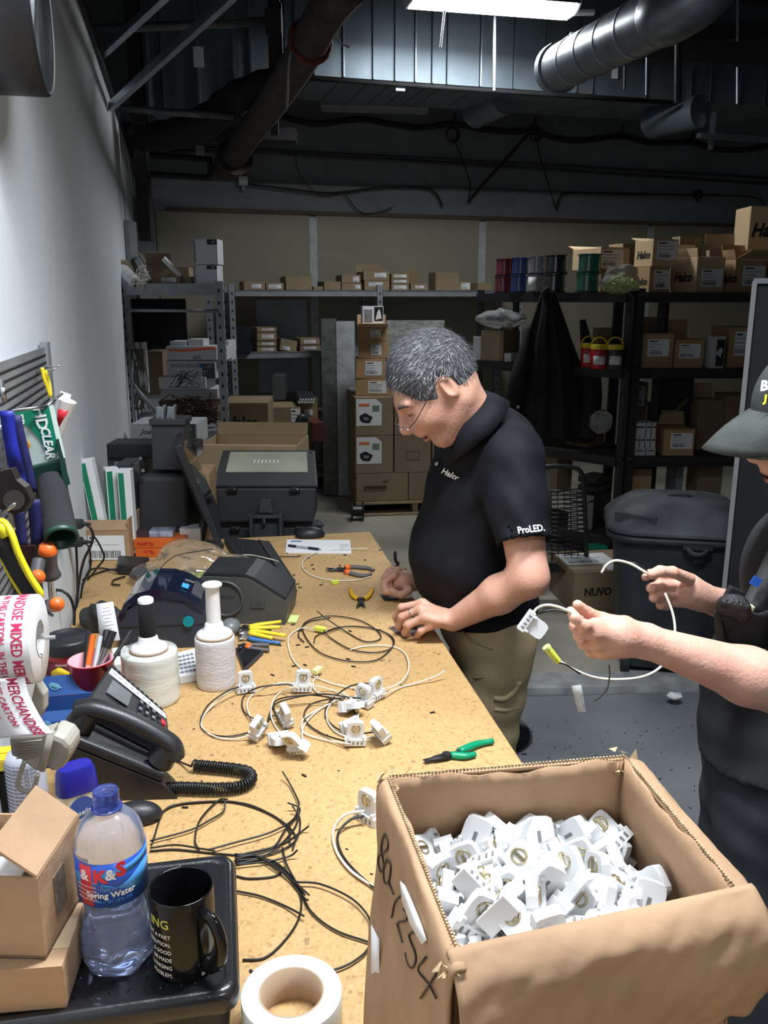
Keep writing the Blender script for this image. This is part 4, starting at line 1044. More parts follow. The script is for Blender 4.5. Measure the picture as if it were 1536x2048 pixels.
# tubs with yellow lids
for i,(px,Y,mt,nm) in enumerate(((1176,5.8,red,'left'),(1196,5.62,red,'middle'),(1228,5.6,pm('tub_charcoal',(.06,.06,.065),.4),'right'))):
    p = W(px,736,Y);p.z = z1;S = thing('lidded_tub','%s of three tubs with yellow handled lids on the black rack' % nm,'tub',p)
    rr = .053;MB().lathe([(0,0),(rr*.9,.0),(rr,.01),(rr,.125),(rr*.95,.13)],20).part('tub_body',mt if i else red,S)
    MB().lathe([(rr*1.05,.125),(rr*1.05,.15),(rr,.155),(0,.155)],20).part('lid',yellow,S)
    MB().tube([(math.cos(a)*rr*.95,0,.15+math.sin(a)*.05) for a in [PI*k/12 for k in range(13)]],.005,6).part('handle',yellow,S)
    m = MB();m.sheet([[Vector((math.sin(a)*(rr+.001),-math.cos(a)*(rr+.001),z)) for z in (.03,.085)] for a in (-.9,-.5,-.1,.3,.7)],.001);m.part('label',paper,S)
# crumpled clear bag lower
m = MB();g = SDF((-.12,-.1,-.02),(.12,.1,.2),.01);g.ell((0,0,.08),(.075,.06,.08));g.disp(lambda x,y,z: .015*snoise(x,y,z,50));g.mesh(m);p = W(1200,868,5.7);m.v = [tuple(Vector(v)+p) for v in m.v]
m.solo('clear_bag',clear,'clear crumpled bag hanging beside the black jacket','bag')
# hanging jacket
jk = pm('black_jacket_cloth',(0.014,0.0145,0.016),.85,var=.25,scale=12,bump=.15,bscale=250)
J = thing('hanging_jacket','black jacket hanging from the top corner of the angled black rack','jacket',W(1092,600,5.92))
m = MB();rows = []
prof = [(583,1088,1104),(592,1080,1112),(610,1074,1120),(640,1064,1130),(680,1050,1143),(720,1040,1158),(760,1028,1170),(800,1018,1178),(850,1008,1184),(880,1004,1186)]
for k,(y,xa,xb) in enumerate(prof):
    row = [];t = k/9
    for i in range(41):
        s = i/40;x = xa+(xb-xa)*s;Yd = 5.87-.10*math.sin(PI*s)*(.3+t)-.030*math.sin(s*17+1.2+t*1.2)*t-.018*math.sin(s*31)*t
        row.append(W(x,y+6*t*math.sin(s*9),Yd))
    rows.append(row)
P_ = []
for k in range(len(rows)-1):
    for q in range(3): P_.append([a.lerp(b,q/3) for a,b in zip(rows[k],rows[k+1])])
P_.append(rows[-1]);m.sheet(P_,.012);m.part('jacket_shell',jk,J,w=True)
m = MB();m.tube(catmull([W(1165,640,5.92),W(1178,720,5.87),W(1185,800,5.84),W(1172,876,5.84)],8),[.02+.045*min(1,i/10) for i in range(25)],12,flat=.7);m.part('sleeve',jk,J,w=True)
m = MB();m.tube(catmull([W(1060,650,5.87),W(1040,740,5.80),W(1022,820,5.78),W(1016,872,5.78)],8),[.02+.04*min(1,i/10) for i in range(25)],12,flat=.7);m.part('sleeve',jk,J,w=True)
m = MB();m.tube(catmull([W(1086,590,5.84),W(1096,579,5.82),W(1106,590,5.84)],6),.022,10);m.part('collar',jk,J,w=True)
m = MB().cyl(W(1036,814,5.72),W(1036,814,5.71),.011,n=12);m.part('button',rackG,J,w=True)
# hand truck
tr = pm('truck_tube',(.03,.03,.032),.4,metal=.3)
H = thing('hand_truck','black hand truck with mesh back standing behind the man in the polo shirt','hand truck',ZP(1130,1130,.03))
Yh = 4.95
m = MB().tube(catmull([W(1066,1130,Yh),W(1068,1000,Yh),W(1072,950,Yh),W(1090,934,Yh),W(1140,934,Yh),W(1162,945,Yh),W(1168,985,Yh),W(1174,1130,Yh)],6),.014,8);m.part('tube_frame',tr,H,w=True)
m = MB()
for k in range(15):
    y = 985+k*9;m.tube([W(1070,y,Yh),W(1170,y-8,Yh)],.004,4);m.tube([W(1070,y-8,Yh+.01),W(1170,y,Yh+.01)],.003,4)
for k in range(8): m.tube([W(1076+13*k,980,Yh+.005),W(1078+13*k,1120,Yh+.005)],.003,4)
m.part('mesh_back',tr,H,w=True,kind='stuff')
for s in (1080,1162): MB().cyl(ZP(s,1145,.15)+Vector((-.02,.08,0)),ZP(s,1145,.15)+Vector((.02,.08,0)),.11,n=20).part('wheel',blackR,H,w=True)
MB().box(W(1120,1135,Yh-.08),(.3,.18,.006)).part('toe_plate',tr,H,w=True)
# lettered floor carton
zf = .03;pfl = ZP(1138,1222,zf);pfr = ZP(1226,1219,zf);Y_ = pfl.y
hN = W(1138,1141,Y_).z-zf;wN = .50
Nb = carton('brown NUVO-lettered carton on the floor beside the wheeled bin'.replace('NUVO-lettered','bold-lettered'),pfl+Vector((wN/2,.2,0))+Vector((-.02,0,0)),wN,.42,hN,R(8),mat=cardD,text='NUVO',tsize=.27,tpos=(-.21,.0),tmat=ink,shear=.0,labs=(('t',-.18,.1,.6,.5),('t',.1,-.3,.35,.25)))
# ---------------- wheeled bin
BNc = ZP(1355,1290,zf);bc = Vector((1.42,4.02,zf))
binM = pm('bin_plastic',(0.030,0.033,0.038),.55,var=.35,scale=7,bump=.1,bscale=90);lidM = pm('dusty_lid',(0.075,0.082,0.092),.6,var=.5,scale=6,detail=8)
Bn = thing('wheeled_bin','large black wheeled rubbish bin with a dusty domed lid','bin',bc,R(-12));Bn.scale = (1.07,1.0,1.03)
def rr_loop(w_,d_,r,z,n=6):
    out = []
    for cx,cy,a0 in ((w_/2-r,d_/2-r,0),(-w_/2+r,d_/2-r,PI/2),(-w_/2+r,-d_/2+r,PI),(w_/2-r,-d_/2+r,1.5*PI)):
        for i in range(n+1): a = a0+PI/2*i/n;out.append((cx+math.cos(a)*r,cy+math.sin(a)*r,z))
    return out
def loft(m,loops,mi=0,cap0=True,cap1=True,sm=True):
    n = len(loops[0]);vs = [v for l in loops for v in l];fs = []
    for j in range(len(loops)-1):
        for i in range(n): fs.append((j*n+i,j*n+(i+1) % n,(j+1)*n+(i+1) % n,(j+1)*n+i))
    m.add(vs,fs,mi,sm)
    if cap0: m.add(loops[0],[tuple(range(n-1,-1,-1))],mi)
    if cap1: m.add(loops[-1],[tuple(range(n))],mi)
    return m
m = loft(MB(),[rr_loop(.44,.44,.07,.03),rr_loop(.46,.46,.07,.09),rr_loop(.545,.545,.09,.60),rr_loop(.565,.565,.10,.665)]);m.part('bin_body',binM,Bn)
m = loft(MB(),[rr_loop(.60,.60,.12,.645),rr_loop(.63,.63,.13,.655),rr_loop(.63,.63,.13,.675),rr_loop(.58,.58,.12,.68)]);m.part('rim',binM,Bn)
m = loft(MB(),[rr_loop(.62,.62,.13,.684),rr_loop(.635,.635,.14,.69),rr_loop(.61,.61,.13,.71),rr_loop(.55,.55,.13,.745),rr_loop(.44,.44,.12,.79),rr_loop(.41,.41,.12,.797),rr_loop(.25,.25,.10,.812),rr_loop(.05,.05,.02,.815)]);m.part('lid',lidM,Bn)
MB().tube(catmull([(-.05,-.02,.812),(-.03,-.03,.822),(.03,-.03,.822),(.05,-.02,.812)],4),.006,6).part('lid_grip',binM,Bn)
m = MB().prism([(-.29,-.2),(-.12,-.29),(-.1,-.16),(-.2,-.1)],0,.035,M=Matrix.Translation((-.0,0,.73)));m.part('lid_panel',lidM,Bn,bev=.01)
m = MB().tube(catmull([(.0,-.32,.66),(.03,-.345,.63),(.07,-.345,.63),(.1,-.32,.66)],5),.012,8);m.box((.05,-.325,.655),(.12,.03,.02));m.part('latch',binM,Bn)
for s in (-.2,.2):
    m = MB().cyl((s-.018,-.2,.045),(s+.018,-.2,.045),.05,n=20);m.part('wheel',blackR,Bn)
    MB().cyl((s-.02,-.2,.045),(s+.02,-.2,.045),.022,n=12).part('hub',charc,Bn)
MB().cyl((-.2,-.2,.045),(.2,-.2,.045),.008,n=8).part('axle',charc,Bn)
for s in (-.17,.17): MB().box((s,.16,.022),(.05,.05,.044)).part('foot',binM,Bn)
# tall dark cabinet with pale edge
cx = (W(1480,870,3.4)).x
Cb = thing('tall_cabinet','tall black cabinet with a pale edge strip behind the man in the cap','cabinet',(W(1479,870,3.4).x,3.4,.0),R(-27));CBX = Matrix.Translation((.325,.14,0))
cbm = pm('cabinet_black',(0.014,0.015,0.017),.6,var=.15,bump=.05,bscale=200)
MB().at(CBX).box((.0,.0,.94),(.64,.24,1.80)).part('cabinet_body',cbm,Cb,bev=.004);MB().at(CBX).box((.0,-.13,.94),(.62,.016,1.78)).part('door',cbm,Cb)
MB().at(CBX).box((-.325,-.132,.935),(.018,.022,1.83)).part('edge_strip',pm('aluminium_edge',(.36,.37,.38),.45,metal=.3),Cb);MB().at(CBX).box((0,0,1.85),(.66,.28,.02)).part('top_panel',rackG,Cb);MB().at(CBX).box((0,0,.02),(.6,.2,.04)).part('plinth',cbm,Cb)
MB().at(CBX).cyl((.26,-.145,.85),(.26,-.145,1.1),.008,n=8).part('handle',rackG,Cb)
# round stool behind the standing man
st = ZP(968,1472,0.0)
S = thing('bar_stool','stool with a glossy black round base behind the standing man\'s legs','stool',(st.x,st.y+.02,0))
MB().lathe([(0,.0),(.20,0),(.205,.008),(.19,.022),(.10,.045),(.045,.07),(.03,.1),(0,.1)],40).part('base',blackG,S)
MB().cyl((0,0,.09),(0,0,.62),.025,n=16).part('pole',steel,S);MB().lathe([(0,.6),(.15,.61),(.17,.64),(.165,.67),(.12,.69),(0,.69)],28).part('seat',blackR,S)
# debris on the painted floor
m = MB();rnd = random.Random(9)
for k in range(90):
    p = ZP(rnd.uniform(1060,1430),rnd.uniform(1440,1700),.001);m.box(p,(rnd.uniform(.004,.012),.003,.002),rot=(0,0,rnd.uniform(0,3)))
m.solo('floor_debris',ink,'tiny dark wire clippings scattered on the grey painted floor','debris',kind='stuff')
m = MB();g = SDF((-.05,-.04,-.03),(.05,.04,.04),.004);g.ell((0,0,0),(.035,.025,.015));g.disp(lambda x,y,z: .006*snoise(x,y,z,90));g.mesh(m);p = ZP(1348,1391,.05);m.v = [tuple(Vector(v)+p) for v in m.v]
m.solo('paper_scrap',paper,'crumpled white scrap on the curb beside the bin wheel','paper')
# ================================================================ THE BENCH
def particle_mat():
    m = bpy.data.materials.new('particle_board');m.use_nodes = True;nt = m.node_tree;N = nt.nodes;L = nt.links;b = N['Principled BSDF']
    tc = N.new('ShaderNodeTexCoord')
    v1 = N.new('ShaderNodeTexVoronoi');v1.inputs['Scale'].default_value = 210;L.new(tc.outputs['Object'],v1.inputs['Vector'])
    v2 = N.new('ShaderNodeTexVoronoi');v2.inputs['Scale'].default_value = 90;L.new(tc.outputs['Object'],v2.inputs['Vector'])
    n1 = N.new('ShaderNodeTexNoise');n1.inputs['Scale'].default_value = 3;n1.inputs['Detail'].default_value = 5;L.new(tc.outputs['Object'],n1.inputs['Vector'])
    r1 = N.new('ShaderNodeValToRGB');e = r1.color_ramp.elements;e[0].position = 0;e[0].color = (.30,.165,.06,1);e[1].position = 1;e[1].color = (.56,.355,.155,1)
    x = e.new(.25);x.color = (.48,.295,.12,1)
    L.new(v1.outputs['Color'],r1.inputs[0])
    r2 = N.new('ShaderNodeValToRGB');e = r2.color_ramp.elements;e[0].position = .02;e[0].color = (.35,.35,.35,1);e[1].position = .10;e[1].color = (1,1,1,1);L.new(v2.outputs['Color'],r2.inputs[0])
    mx = N.new('ShaderNodeMixRGB');mx.blend_type = 'MULTIPLY';mx.inputs[0].default_value = .8;L.new(r1.outputs[0],mx.inputs[1]);L.new(r2.outputs[0],mx.inputs[2])
    r3 = N.new('ShaderNodeValToRGB');e = r3.color_ramp.elements;e[0].position = .3;e[0].color = (.84,.84,.84,1);e[1].position = .65;e[1].color = (1,1,1,1);L.new(n1.outputs['Fac'],r3.inputs[0])
    m2 = N.new('ShaderNodeMixRGB');m2.blend_type = 'MULTIPLY';m2.inputs[0].default_value = 1;L.new(mx.outputs[0],m2.inputs[1]);L.new(r3.outputs[0],m2.inputs[2])
    L.new(m2.outputs[0],b.inputs['Base Color']);b.inputs['Roughness'].default_value = .55
    bp = N.new('ShaderNodeBump');bp.inputs['Strength'].default_value = .05;bp.inputs['Distance'].default_value = .005;L.new(v1.outputs['Distance'],bp.inputs['Height']);L.new(bp.outputs[0],b.inputs['Normal'])
    return m
pbm = particle_mat()
aR = .535;bE = 3.12;bS = -.35
def wall_a(b):   # bench coordinate of the wall face at b
    p = T(-2,b);d = (LP0-p).dot(LN)/Vector((math.cos(TA),math.sin(TA),0)).dot(LN);return -2+d
q = [T(wall_a(bS)+.012,bS),T(aR,bS),T(aR,bE),T(wall_a(bE)+.012,bE)]
BNH = thing('workbench','long particle-board workbench along the white wall','workbench',(T(.05,1.4).x,T(.05,1.4).y,0),TA)
m = MB().hexa([Vector((v.x,v.y,TZ-.035)) for v in q]+[Vector((v.x,v.y,TZ)) for v in q]);m.part('bench_top',pbm,BNH,bev=.003,w=True)
legm = pm('bench_leg_wood',(.40,.28,.16),.7,var=.2)
for (a_,b_) in ((.43,-.25),(.43,1.4),(.43,3.03),(-.28,-.25),(-.38,3.03)):
    m = MB();c = [T(a_-.045,b_-.045),T(a_+.045,b_-.045),T(a_+.045,b_+.045),T(a_-.045,b_+.045)];m.hexa(c+[v+Vector((0,0,TZ-.036)) for v in c]);m.part('leg',legm,BNH,w=True)
m = MB();c = [T(.4,-.3,.79),T(.44,-.3,.79),T(.44,3.08,.79),T(.4,3.08,.79)];m.hexa(c+[v+Vector((0,0,.094)) for v in c]);m.part('apron',legm,BNH,w=True)
# clippings
m = MB();rnd = random.Random(12)
cl_ = [(760,1100),(758,1260),(600,1262),(610,1330),(560,1290),(707,1333),(696,1318),(588,1332),(614,1294),(596,1290),(586,1249),(865,1425),(608,1551),(690,1110),(730,1120),(624,1130),(680,1131),(642,1170),(627,1138),(616,1116),(700,1093),(600,1175),(595,1168),(588,1150),(573,1106),(722,1152),(370,1615),(700,1262),(570,1245),(506,1968),(505,1945),(1048,1508),(545,1350)]
for (x,y) in cl_:
    p = TB(x,y,.0015);m.box(p,(.011,.003,.003),rot=(0,0,rnd.uniform(-1,1)))
for k in range(60):
    p = T(rnd.uniform(-.2,.5),rnd.uniform(1.1,3.0),TZ+.001);m.box(p,(rnd.uniform(.002,.006),.0015,.0015),rot=(0,0,rnd.uniform(0,3)))
m.solo('wire_clippings',ink,'tiny black wire clippings strewn over the bench top','clippings',kind='stuff')

def hz(P,px,py): return W(px,py,P.y).z
# ================================================================ LAMP SOCKETS
brass = pm('brass_contact',(.55,.48,.30),.3,metal=1.0)
def socket_mesh(kind=0):
    m = MB()
    # tall plate with rounded top standing on a wider foot; faces +y
    w_,h_,t_ = .017,.044,.011
    poly = [(-w_,.008),(-w_*.88,.012),(-w_*.86,.034)]
    for k in range(7): a = PI-PI*k/6;poly.append((math.copysign(abs(math.cos(a))**.55,math.cos(a))*w_*.84,.035+abs(math.sin(a))**.6*.008))
    poly += [(w_*.86,.034),(w_*.86,.012),(w_,.008)]
    m.prism(poly,-t_/2,t_/2,M=Euler((PI/2,0,0)).to_matrix().to_4x4())
    m.box((0,0,.006),(.038,.020,.012));m.box((-.0135,0,.0145),(.004,.021,.006));m.box((.0135,0,.0145),(.004,.021,.006))
    for x in (-.011,-.004,.004,.011): m.box((x,-.0102,.006),(.003,.001,.006),mi=1)
    m.box((0,.0056,.022),(.004,.0008,.012),mi=1)
    return m
sock_base = None
def socket(label,M=None,loc=None,rz=0.0,group=None,rot=None,sc=1.0):
    global sock_base
    if M is None: M = Matrix.Translation(loc) @ (Euler(rot).to_matrix().to_4x4() if rot else Euler((0,0,rz)).to_matrix().to_4x4())
    if sc != 1: M = M @ Matrix.Scale(sc,4)
    if sock_base is None:
        S = thing('lamp_socket',label,'lamp socket',M=M,group=group)
        o = socket_mesh().part('socket_body',[white,pm('slot_grey',(.18,.18,.18),.6)],S,bev=.0008,seg=1)
        r = MB().at(Matrix.Translation((0,-.0058,.031)) @ Euler((PI/2,0,0)).to_matrix().to_4x4())
        r.tube([(math.cos(t)*.0072,math.sin(t)*.0072,.0) for t in [2*PI*i/14 for i in range(14)]],.0013,4,closed=True);r.box((0,0,0),(.0035,.013,.002));r.part('contact_ring',brass,S)
        sock_base = S;index(S);return S
    return copy_tree(sock_base,M,label,group)
# ---------------- harnesses on the bench: wires drawn along the bench, lying almost flat
def bench_wire(label,pts,r,mat,cat='wire',group=None,lift=.003,name='loose_wire',sm=8,hs=None):
    P_ = []
    for i,q in enumerate(pts):
        z = lift+(q[2] if len(q) > 2 else .0)
        P_.append(TB(q[0],q[1],z+r))
    return tubeobj(name,P_,r,mat,label,cat,group,n=6,sm=sm)
wr = .0017
SOCKS = [  # px, py (foot), lean rx, ry, rz, label
 (492,1382,0,0,.3,'standing white lamp socket right of the slim film roll, leftmost on the bench'),
 (604,1380,0,.1,.15,'upright white lamp socket at the back of the wired group, left of the yellow tab'),
 (517,1465,.3,-.5,1.0,'white lamp socket lying left of two sockets close together in the wired group'),
 (570,1440,.2,.5,-1.0,'white lamp socket tipped against the block-like one, left middle of the group'),
 (556,1474,1.3,0,.3,'block-like white lamp socket lying flat with slots up'),
 (602,1500,.5,-.4,-.6,'front white lamp socket at the lower edge of the wired group'),
 (690,1412,1.2,.2,.8,'white lamp socket leaning in the zigzag pair, upper one'),
 (697,1448,1.3,-.2,.5,'white lamp socket in the zigzag pair, lower one lying on its back'),
 (710,1487,0,.05,.1,'upright white lamp socket at the bottom right of the zigzag pair'),
 (727,1408,.1,.1,-.6,'white lamp socket tight against another at the right back of the group'),
 (752,1396,0,.0,.9,'tallest white lamp socket standing at the right back of the group'),
 (765,1470,.6,.3,-.9,'rightmost white lamp socket of the wired group, nearest the bench edge')]
for (x,y,rx,ry,rz,lb) in SOCKS:
    p = TB(x,y,.004+.010*min(1,abs(rx)+abs(ry)))
    socket(lb,loc=p,rot=(rx,ry,rz),sc=1.12)
socket('lone white lamp socket with two wires standing left of the open cardboard box',loc=TB(738,1640,0),rz=.9,rot=(0,0,-.75),sc=1.3)
g1 = 'wires of the socket harnesses on the bench'
HW = [
 ('B',[(487,1370,.015),(450,1385,.02),(415,1412,.01),(401,1445),(415,1465),(450,1473),(490,1467),(512,1459,.01)],'black wire looping left from the leftmost socket'),
 ('W',[(487,1374,.012),(452,1388,.012),(412,1425),(403,1452),(430,1473),(470,1478),(512,1466,.01)],'cream wire looping left from the leftmost socket'),
 ('B',[(596,1372,.015),(570,1369,.02),(520,1374,.02),(490,1390),(484,1410),(492,1428),(512,1440,.015)],'black wire arching left from the back upright socket'),
 ('W',[(596,1377,.015),(575,1365,.02),(540,1372,.02),(505,1390),(494,1412),(505,1440),(520,1450,.01)],'cream wire arching left from the back upright socket'),
 ('B',[(598,1480,.015),(570,1455),(550,1425),(549,1405),(570,1395,.02),(620,1390,.02),(665,1396),(690,1404,.02),(710,1425),(715,1447,.01)],'black wire crossing the middle of the group towards the zigzag pair'),
 ('W',[(590,1488,.012),(560,1465),(543,1435),(545,1405),(560,1385),(585,1375,.02),(620,1371,.02),(665,1380),(700,1395,.02),(716,1412),(716,1440,.01)],'cream wire over the middle of the group to the upright socket'),
 ('B',[(575,1433,.02),(545,1432),(535,1445),(545,1415),(570,1400,.01),(640,1388,.02),(700,1395,.02),(722,1397,.02)],'black wire running level to the right back socket'),
 ('W',[(606,1490,.01),(605,1460),(620,1435),(650,1412),(690,1397,.01),(722,1402,.01)],'cream wire from the front socket to the right back socket'),
 ('B',[(700,1485,.01),(650,1470),(618,1450),(608,1430),(620,1410),(650,1400,.01),(690,1396,.02)],'black wire curling from the upright front socket'),
 ('W',[(700,1488,.01),(660,1482),(622,1472),(605,1462),(606,1440),(625,1425),(655,1410)],'cream wire curling from the upright front socket'),
 ('B',[(758,1462,.02),(720,1467),(680,1460),(655,1440),(651,1420),(662,1400),(695,1375,.02),(725,1367,.03),(748,1368,.03)],'black wire joining the rightmost and the tallest socket'),
 ('W',[(760,1470,.012),(720,1477),(680,1468),(658,1448),(653,1425),(665,1405),(690,1385,.01)],'cream wire from the rightmost socket'),
 ('W',[(636,1352,.01),(627,1362),(628,1378),(645,1388),(680,1394,.01),(710,1400,.02)],'cream wire leading from the yellow tab into the group')]
for (c_,pts,lb) in HW: bench_wire(lb,pts,wr,wireB if c_ == 'B' else wireW)
bench_wire('long cream wire looping wide between the socket group and the standing man',[(628,1257,.008),(600,1257),(578,1275),(580,1305),(600,1335),(650,1362),(720,1378),(780,1375,.005),(810,1355,.01),(818,1330,.01),(808,1305),(780,1292),(730,1292),(700,1300)],wr,wireW)
bench_wire('cream wire reaching out straight towards the bench edge beside the man',[(765,1390,.01),(800,1375),(830,1367),(870,1353,.01),(890,1341,.02)],wr,wireW)
bench_wire('thin black wire coil, largest loops on the bench before the standing man',[(634,1222,.04),(650,1235,.02),(690,1262),(730,1283),(760,1278),(755,1262),(720,1241),(670,1232),(630,1236),(606,1250),(612,1275),(640,1305),(690,1321),(745,1322),(775,1305),(787,1285),(775,1268),(740,1256),(690,1253),(655,1261,.01)],wr,wireB)
bench_wire('second thin black wire coiled beside the lime connector',[(608,1284),(597,1272),(602,1256),(620,1243),(660,1236)],wr,wireB)
bench_wire('third thin black wire of the coil, short inner loop',[(646,1258,.01),(660,1275),(700,1298),(745,1305),(780,1298),(788,1280),(770,1265),(735,1255),(690,1253),(650,1265),(632,1272),(628,1285)],wr,wireB)
bench_wire('cream wire running from the note pad round the grey cutters',[(735,1097,.004),(690,1098,.004),(640,1103),(610,1118),(605,1135),(622,1150),(660,1160),(710,1160),(742,1153)],wr,wireW)
bench_wire('thin black wire on the bench right of the keyboard',[(560,1113),(590,1113),(602,1111)],wr,wireB)
bench_wire('white wire from the lone socket passing under the open cardboard box',[(728,1622,.02),(690,1630,.02),(667,1660),(672,1700),(700,1740),(745,1772),(770,1790)],.0022,wireW)
bench_wire('black wire from the lone socket passing under the open cardboard box',[(728,1632,.012),(700,1640,.01),(676,1668),(682,1705),(710,1742),(748,1775),(772,1792)],.0022,wireB)
# lime connectors
for (x,y,rz,l_,lb,up) in ((640,1262,-.5,.030,'lime connector lying on the black wire coil',.006),(635,1345,1.1,.028,'flat pale yellow tab standing on the cream wire',.01),(670,1168,.6,.022,'small lime connector on the bench by the grey cutters',.0),(577,1189,.1,.03,'lime connector at the right corner of the grey label printer',.0)):
    p = TB(x,y,up);C_ = thing('wire_connector',lb,'connector',p,rz);MB().box((0,0,.006),(l_,.014,.012)).part('connector_body',lime if 'pale' not in lb else pm('pale_yellow',(.75,.76,.35),.6),C_,bev=.002)
    MB().box((l_*.42,0,.006),(l_*.3,.010,.009)).part('tip',lime if 'pale' not in lb else pm('pale_yellow',(.75,.76,.35),.6),C_,bev=.001)
# black cut wires bundle between mug and box
gw = 'cut black wires spread behind the mug'
BW_ = [
 [(303,1690),(330,1620),(380,1606),(440,1603),(500,1610),(560,1640),(590,1670),(585,1700)],
 [(303,1640),(345,1612),(400,1604),(470,1604),(535,1625),(575,1655),(580,1690)],
 [(455,1598,.01),(435,1602),(400,1640),(390,1680),(398,1700)],
 [(450,1600,.01),(447,1622),(420,1640),(380,1660),(300,1682)],
 [(415,1700),(470,1685),(540,1665),(585,1640),(597,1612),(596,1600),(580,1568),(565,1543,.01)],
 [(470,1712),(560,1690),(600,1665),(618,1652,.01)],[(470,1716),(540,1708),(590,1682),(600,1640),(585,1612,.01)],
 [(468,1722),(520,1715),(560,1690),(592,1650),(597,1615,.01)],[(472,1730),(540,1722),(580,1712),(595,1700,.01)],
 [(470,1718),(510,1712),(550,1735),(590,1765),(618,1790,.01)],[(470,1725),(530,1720),(570,1745),(600,1790),(598,1835),(570,1880),(530,1915),(485,1920)],
 [(470,1728),(540,1720),(590,1762),(620,1820),(670,1860),(740,1885)],[(470,1708),(530,1720),(575,1755),(608,1795),(616,1800,.01)],
 [(565,1695),(572,1725),(590,1760),(610,1790)],[(590,1764),(640,1768),(700,1795),(735,1830),(742,1860)],
 [(472,1752),(500,1757),(550,1752),(570,1735)],[(472,1782),(520,1792),(570,1812),(608,1832,.005)],
 [(640,1948),(690,1932),(725,1910),(742,1888)],[(470,1714),(540,1700),(570,1660),(600,1620),(575,1605,.01)],
 [(300,1696),(350,1690),(400,1697),(430,1702)],[(300,1702),(350,1699),(420,1706),(470,1710)]]
for i,pts in enumerate(BW_):
    bench_wire('thin black cut wire in the spread bundle between the mug and the open cardboard box',pts,.0016,wireB,group=gw,lift=.001+.0012*(i % 5))
# ================================================================ FOREGROUND
# black crate lid
zl = 1.0
pA = ZP(468,1702,zl);pB = ZP(483,1985,zl)
aC = T(1,0)-T(0,0);bC = T(0,1)-T(0,0)
ra = (pA.dot(aC)+pB.dot(aC))/2;b0 = pB.dot(bC);b1 = pA.dot(bC);wL = ra-wall_a(b0)-.03;
K = thing('plastic_crate','black plastic crate with tread-pattern lid carrying the mug and bottle','crate',T(ra-wL/2,(b0+b1)/2,TZ),TA)
D_ = b1-b0
m = loft(MB(),[rr_loop(wL-.03,D_-.03,.02,0),rr_loop(wL-.02,D_-.02,.02,.055)]);m.part('crate_body',black,K)
crl = pm('crate_lid_plastic',(.012,.0125,.014),.28,var=.2,bump=.06,bscale=200,coat=.3)
m = loft(MB(),[rr_loop(wL-.004,D_-.004,.022,.052),rr_loop(wL,D_,.025,.056),rr_loop(wL,D_,.025,.072),rr_loop(wL-.012,D_-.012,.02,.080),rr_loop(wL-.03,D_-.03,.018,.080),rr_loop(wL-.036,D_-.036,.018,.077)]);m.part('lid',crl,K)
m = MB()
for i in range(26):
    for j in range(14):
        x = -wL/2+.035+i*.0165*1.2;y = -D_/2+.03+j*.0165
        if x > wL/2-.03 or y > D_/2-.03: continue
        m.box((x,y,.0775),(.010,.0028,.0022),rot=(0,0,(.9 if (i+j) % 2 else -.9)),taper=.6)
m.part('tread_bumps',crl,K,kind='stuff')
zl = TZ+.0785
# cardboard boxes at the left on the lid
P0 = ZP(134,2018,zl);P1 = ZP(176,1883,zl);dv = (P1-P0);dep = dv.length;yw = math.atan2(dv.y,dv.x)-PI/2
uxw = Vector((math.cos(yw),math.sin(yw),0));hL = hz(P0,125,1932)-zl
cwid = .20;c = P0-uxw*cwid/2+dv/2
carton('closed cardboard box lying on the crate lid at the bottom left',(c.x,c.y,zl+.001),cwid,dep,hL-.002,yw,mat=card2)
zu = zl+hL+.002
Q0 = ZP(92,1917,zu);Q1 = ZP(172,1775,zu);dv = Q1-Q0;dp2 = min(dv.length,.22);dv = dv.normalized()*dp2;yw = math.atan2(dv.y,dv.x)-PI/2;uxw = Vector((math.cos(yw),math.sin(yw),0));hU = hz(Q0,85,1757)-zu;cwid = .15
c = Q0-uxw*cwid/2+dv/2
UB = carton('upper open cardboard box with a raised flap at the left edge of the photo',(c.x,c.y,zu),cwid,dp2,hU,yw,mat=card2,open_=True,flaps=(('r',.062,142),('l',.06,70)),tk=.0035)
m = MB().box((cwid/2+.0006-.0,-.01,hU*.5),(.0012,.03,hU*.5)) ;m.part('glossy_tape',pm('clear_tape',(.22,.17,.12),.15,var=.4,scale=40,coat=1),UB)
IB = thing('white_box','white box lying inside the upper open cardboard box','box',Vector((c.x,c.y,zu+.006)),yw);MB().box((-.01,.0,(hU-.022)/2),(cwid-.04,dp2-.03,hU-.022)).part('box_body',paper,IB,bev=.002);MB().box((-.01,0,hU-.0214),(cwid-.06,.004,.001)).part('lid_seam',inkG,IB)
# mug
mb_ = ZP(372,1927,zl)
MG = thing('mug','glossy black mug with yellow and white lettering on the crate lid','mug',(mb_.x,mb_.y,zl),0)
rm = .0375;mh = hz(mb_,372,1770)-zl
mgm = pm('mug_glaze',(.006,.006,.007),.13,var=.1,spec=.35)
MB().lathe([(0,0),(rm*.85,0),(rm*.93,.004),(rm*.98,.02),(rm,mh*.5),(rm*1.01,mh-.002),(rm*.985,mh),(rm*.94,mh-.003),(rm*.93,mh*.5),(rm*.9,.012),(0,.008)],40).part('mug_body',mgm,MG)
ha = R(-38);hd = Vector((math.cos(ha),math.sin(ha),0))
MB().tube(catmull([hd*(rm*.97)+Vector((0,0,mh*.80)),hd*(rm+.018)+Vector((0,0,mh*.80)),hd*(rm+.030)+Vector((0,0,mh*.60)),hd*(rm+.027)+Vector((0,0,mh*.38)),hd*(rm+.012)+Vector((0,0,mh*.20)),hd*(rm*.96)+Vector((0,0,mh*.16))],6),.0062,10,flat=1.35).part('handle',mgm,MG)
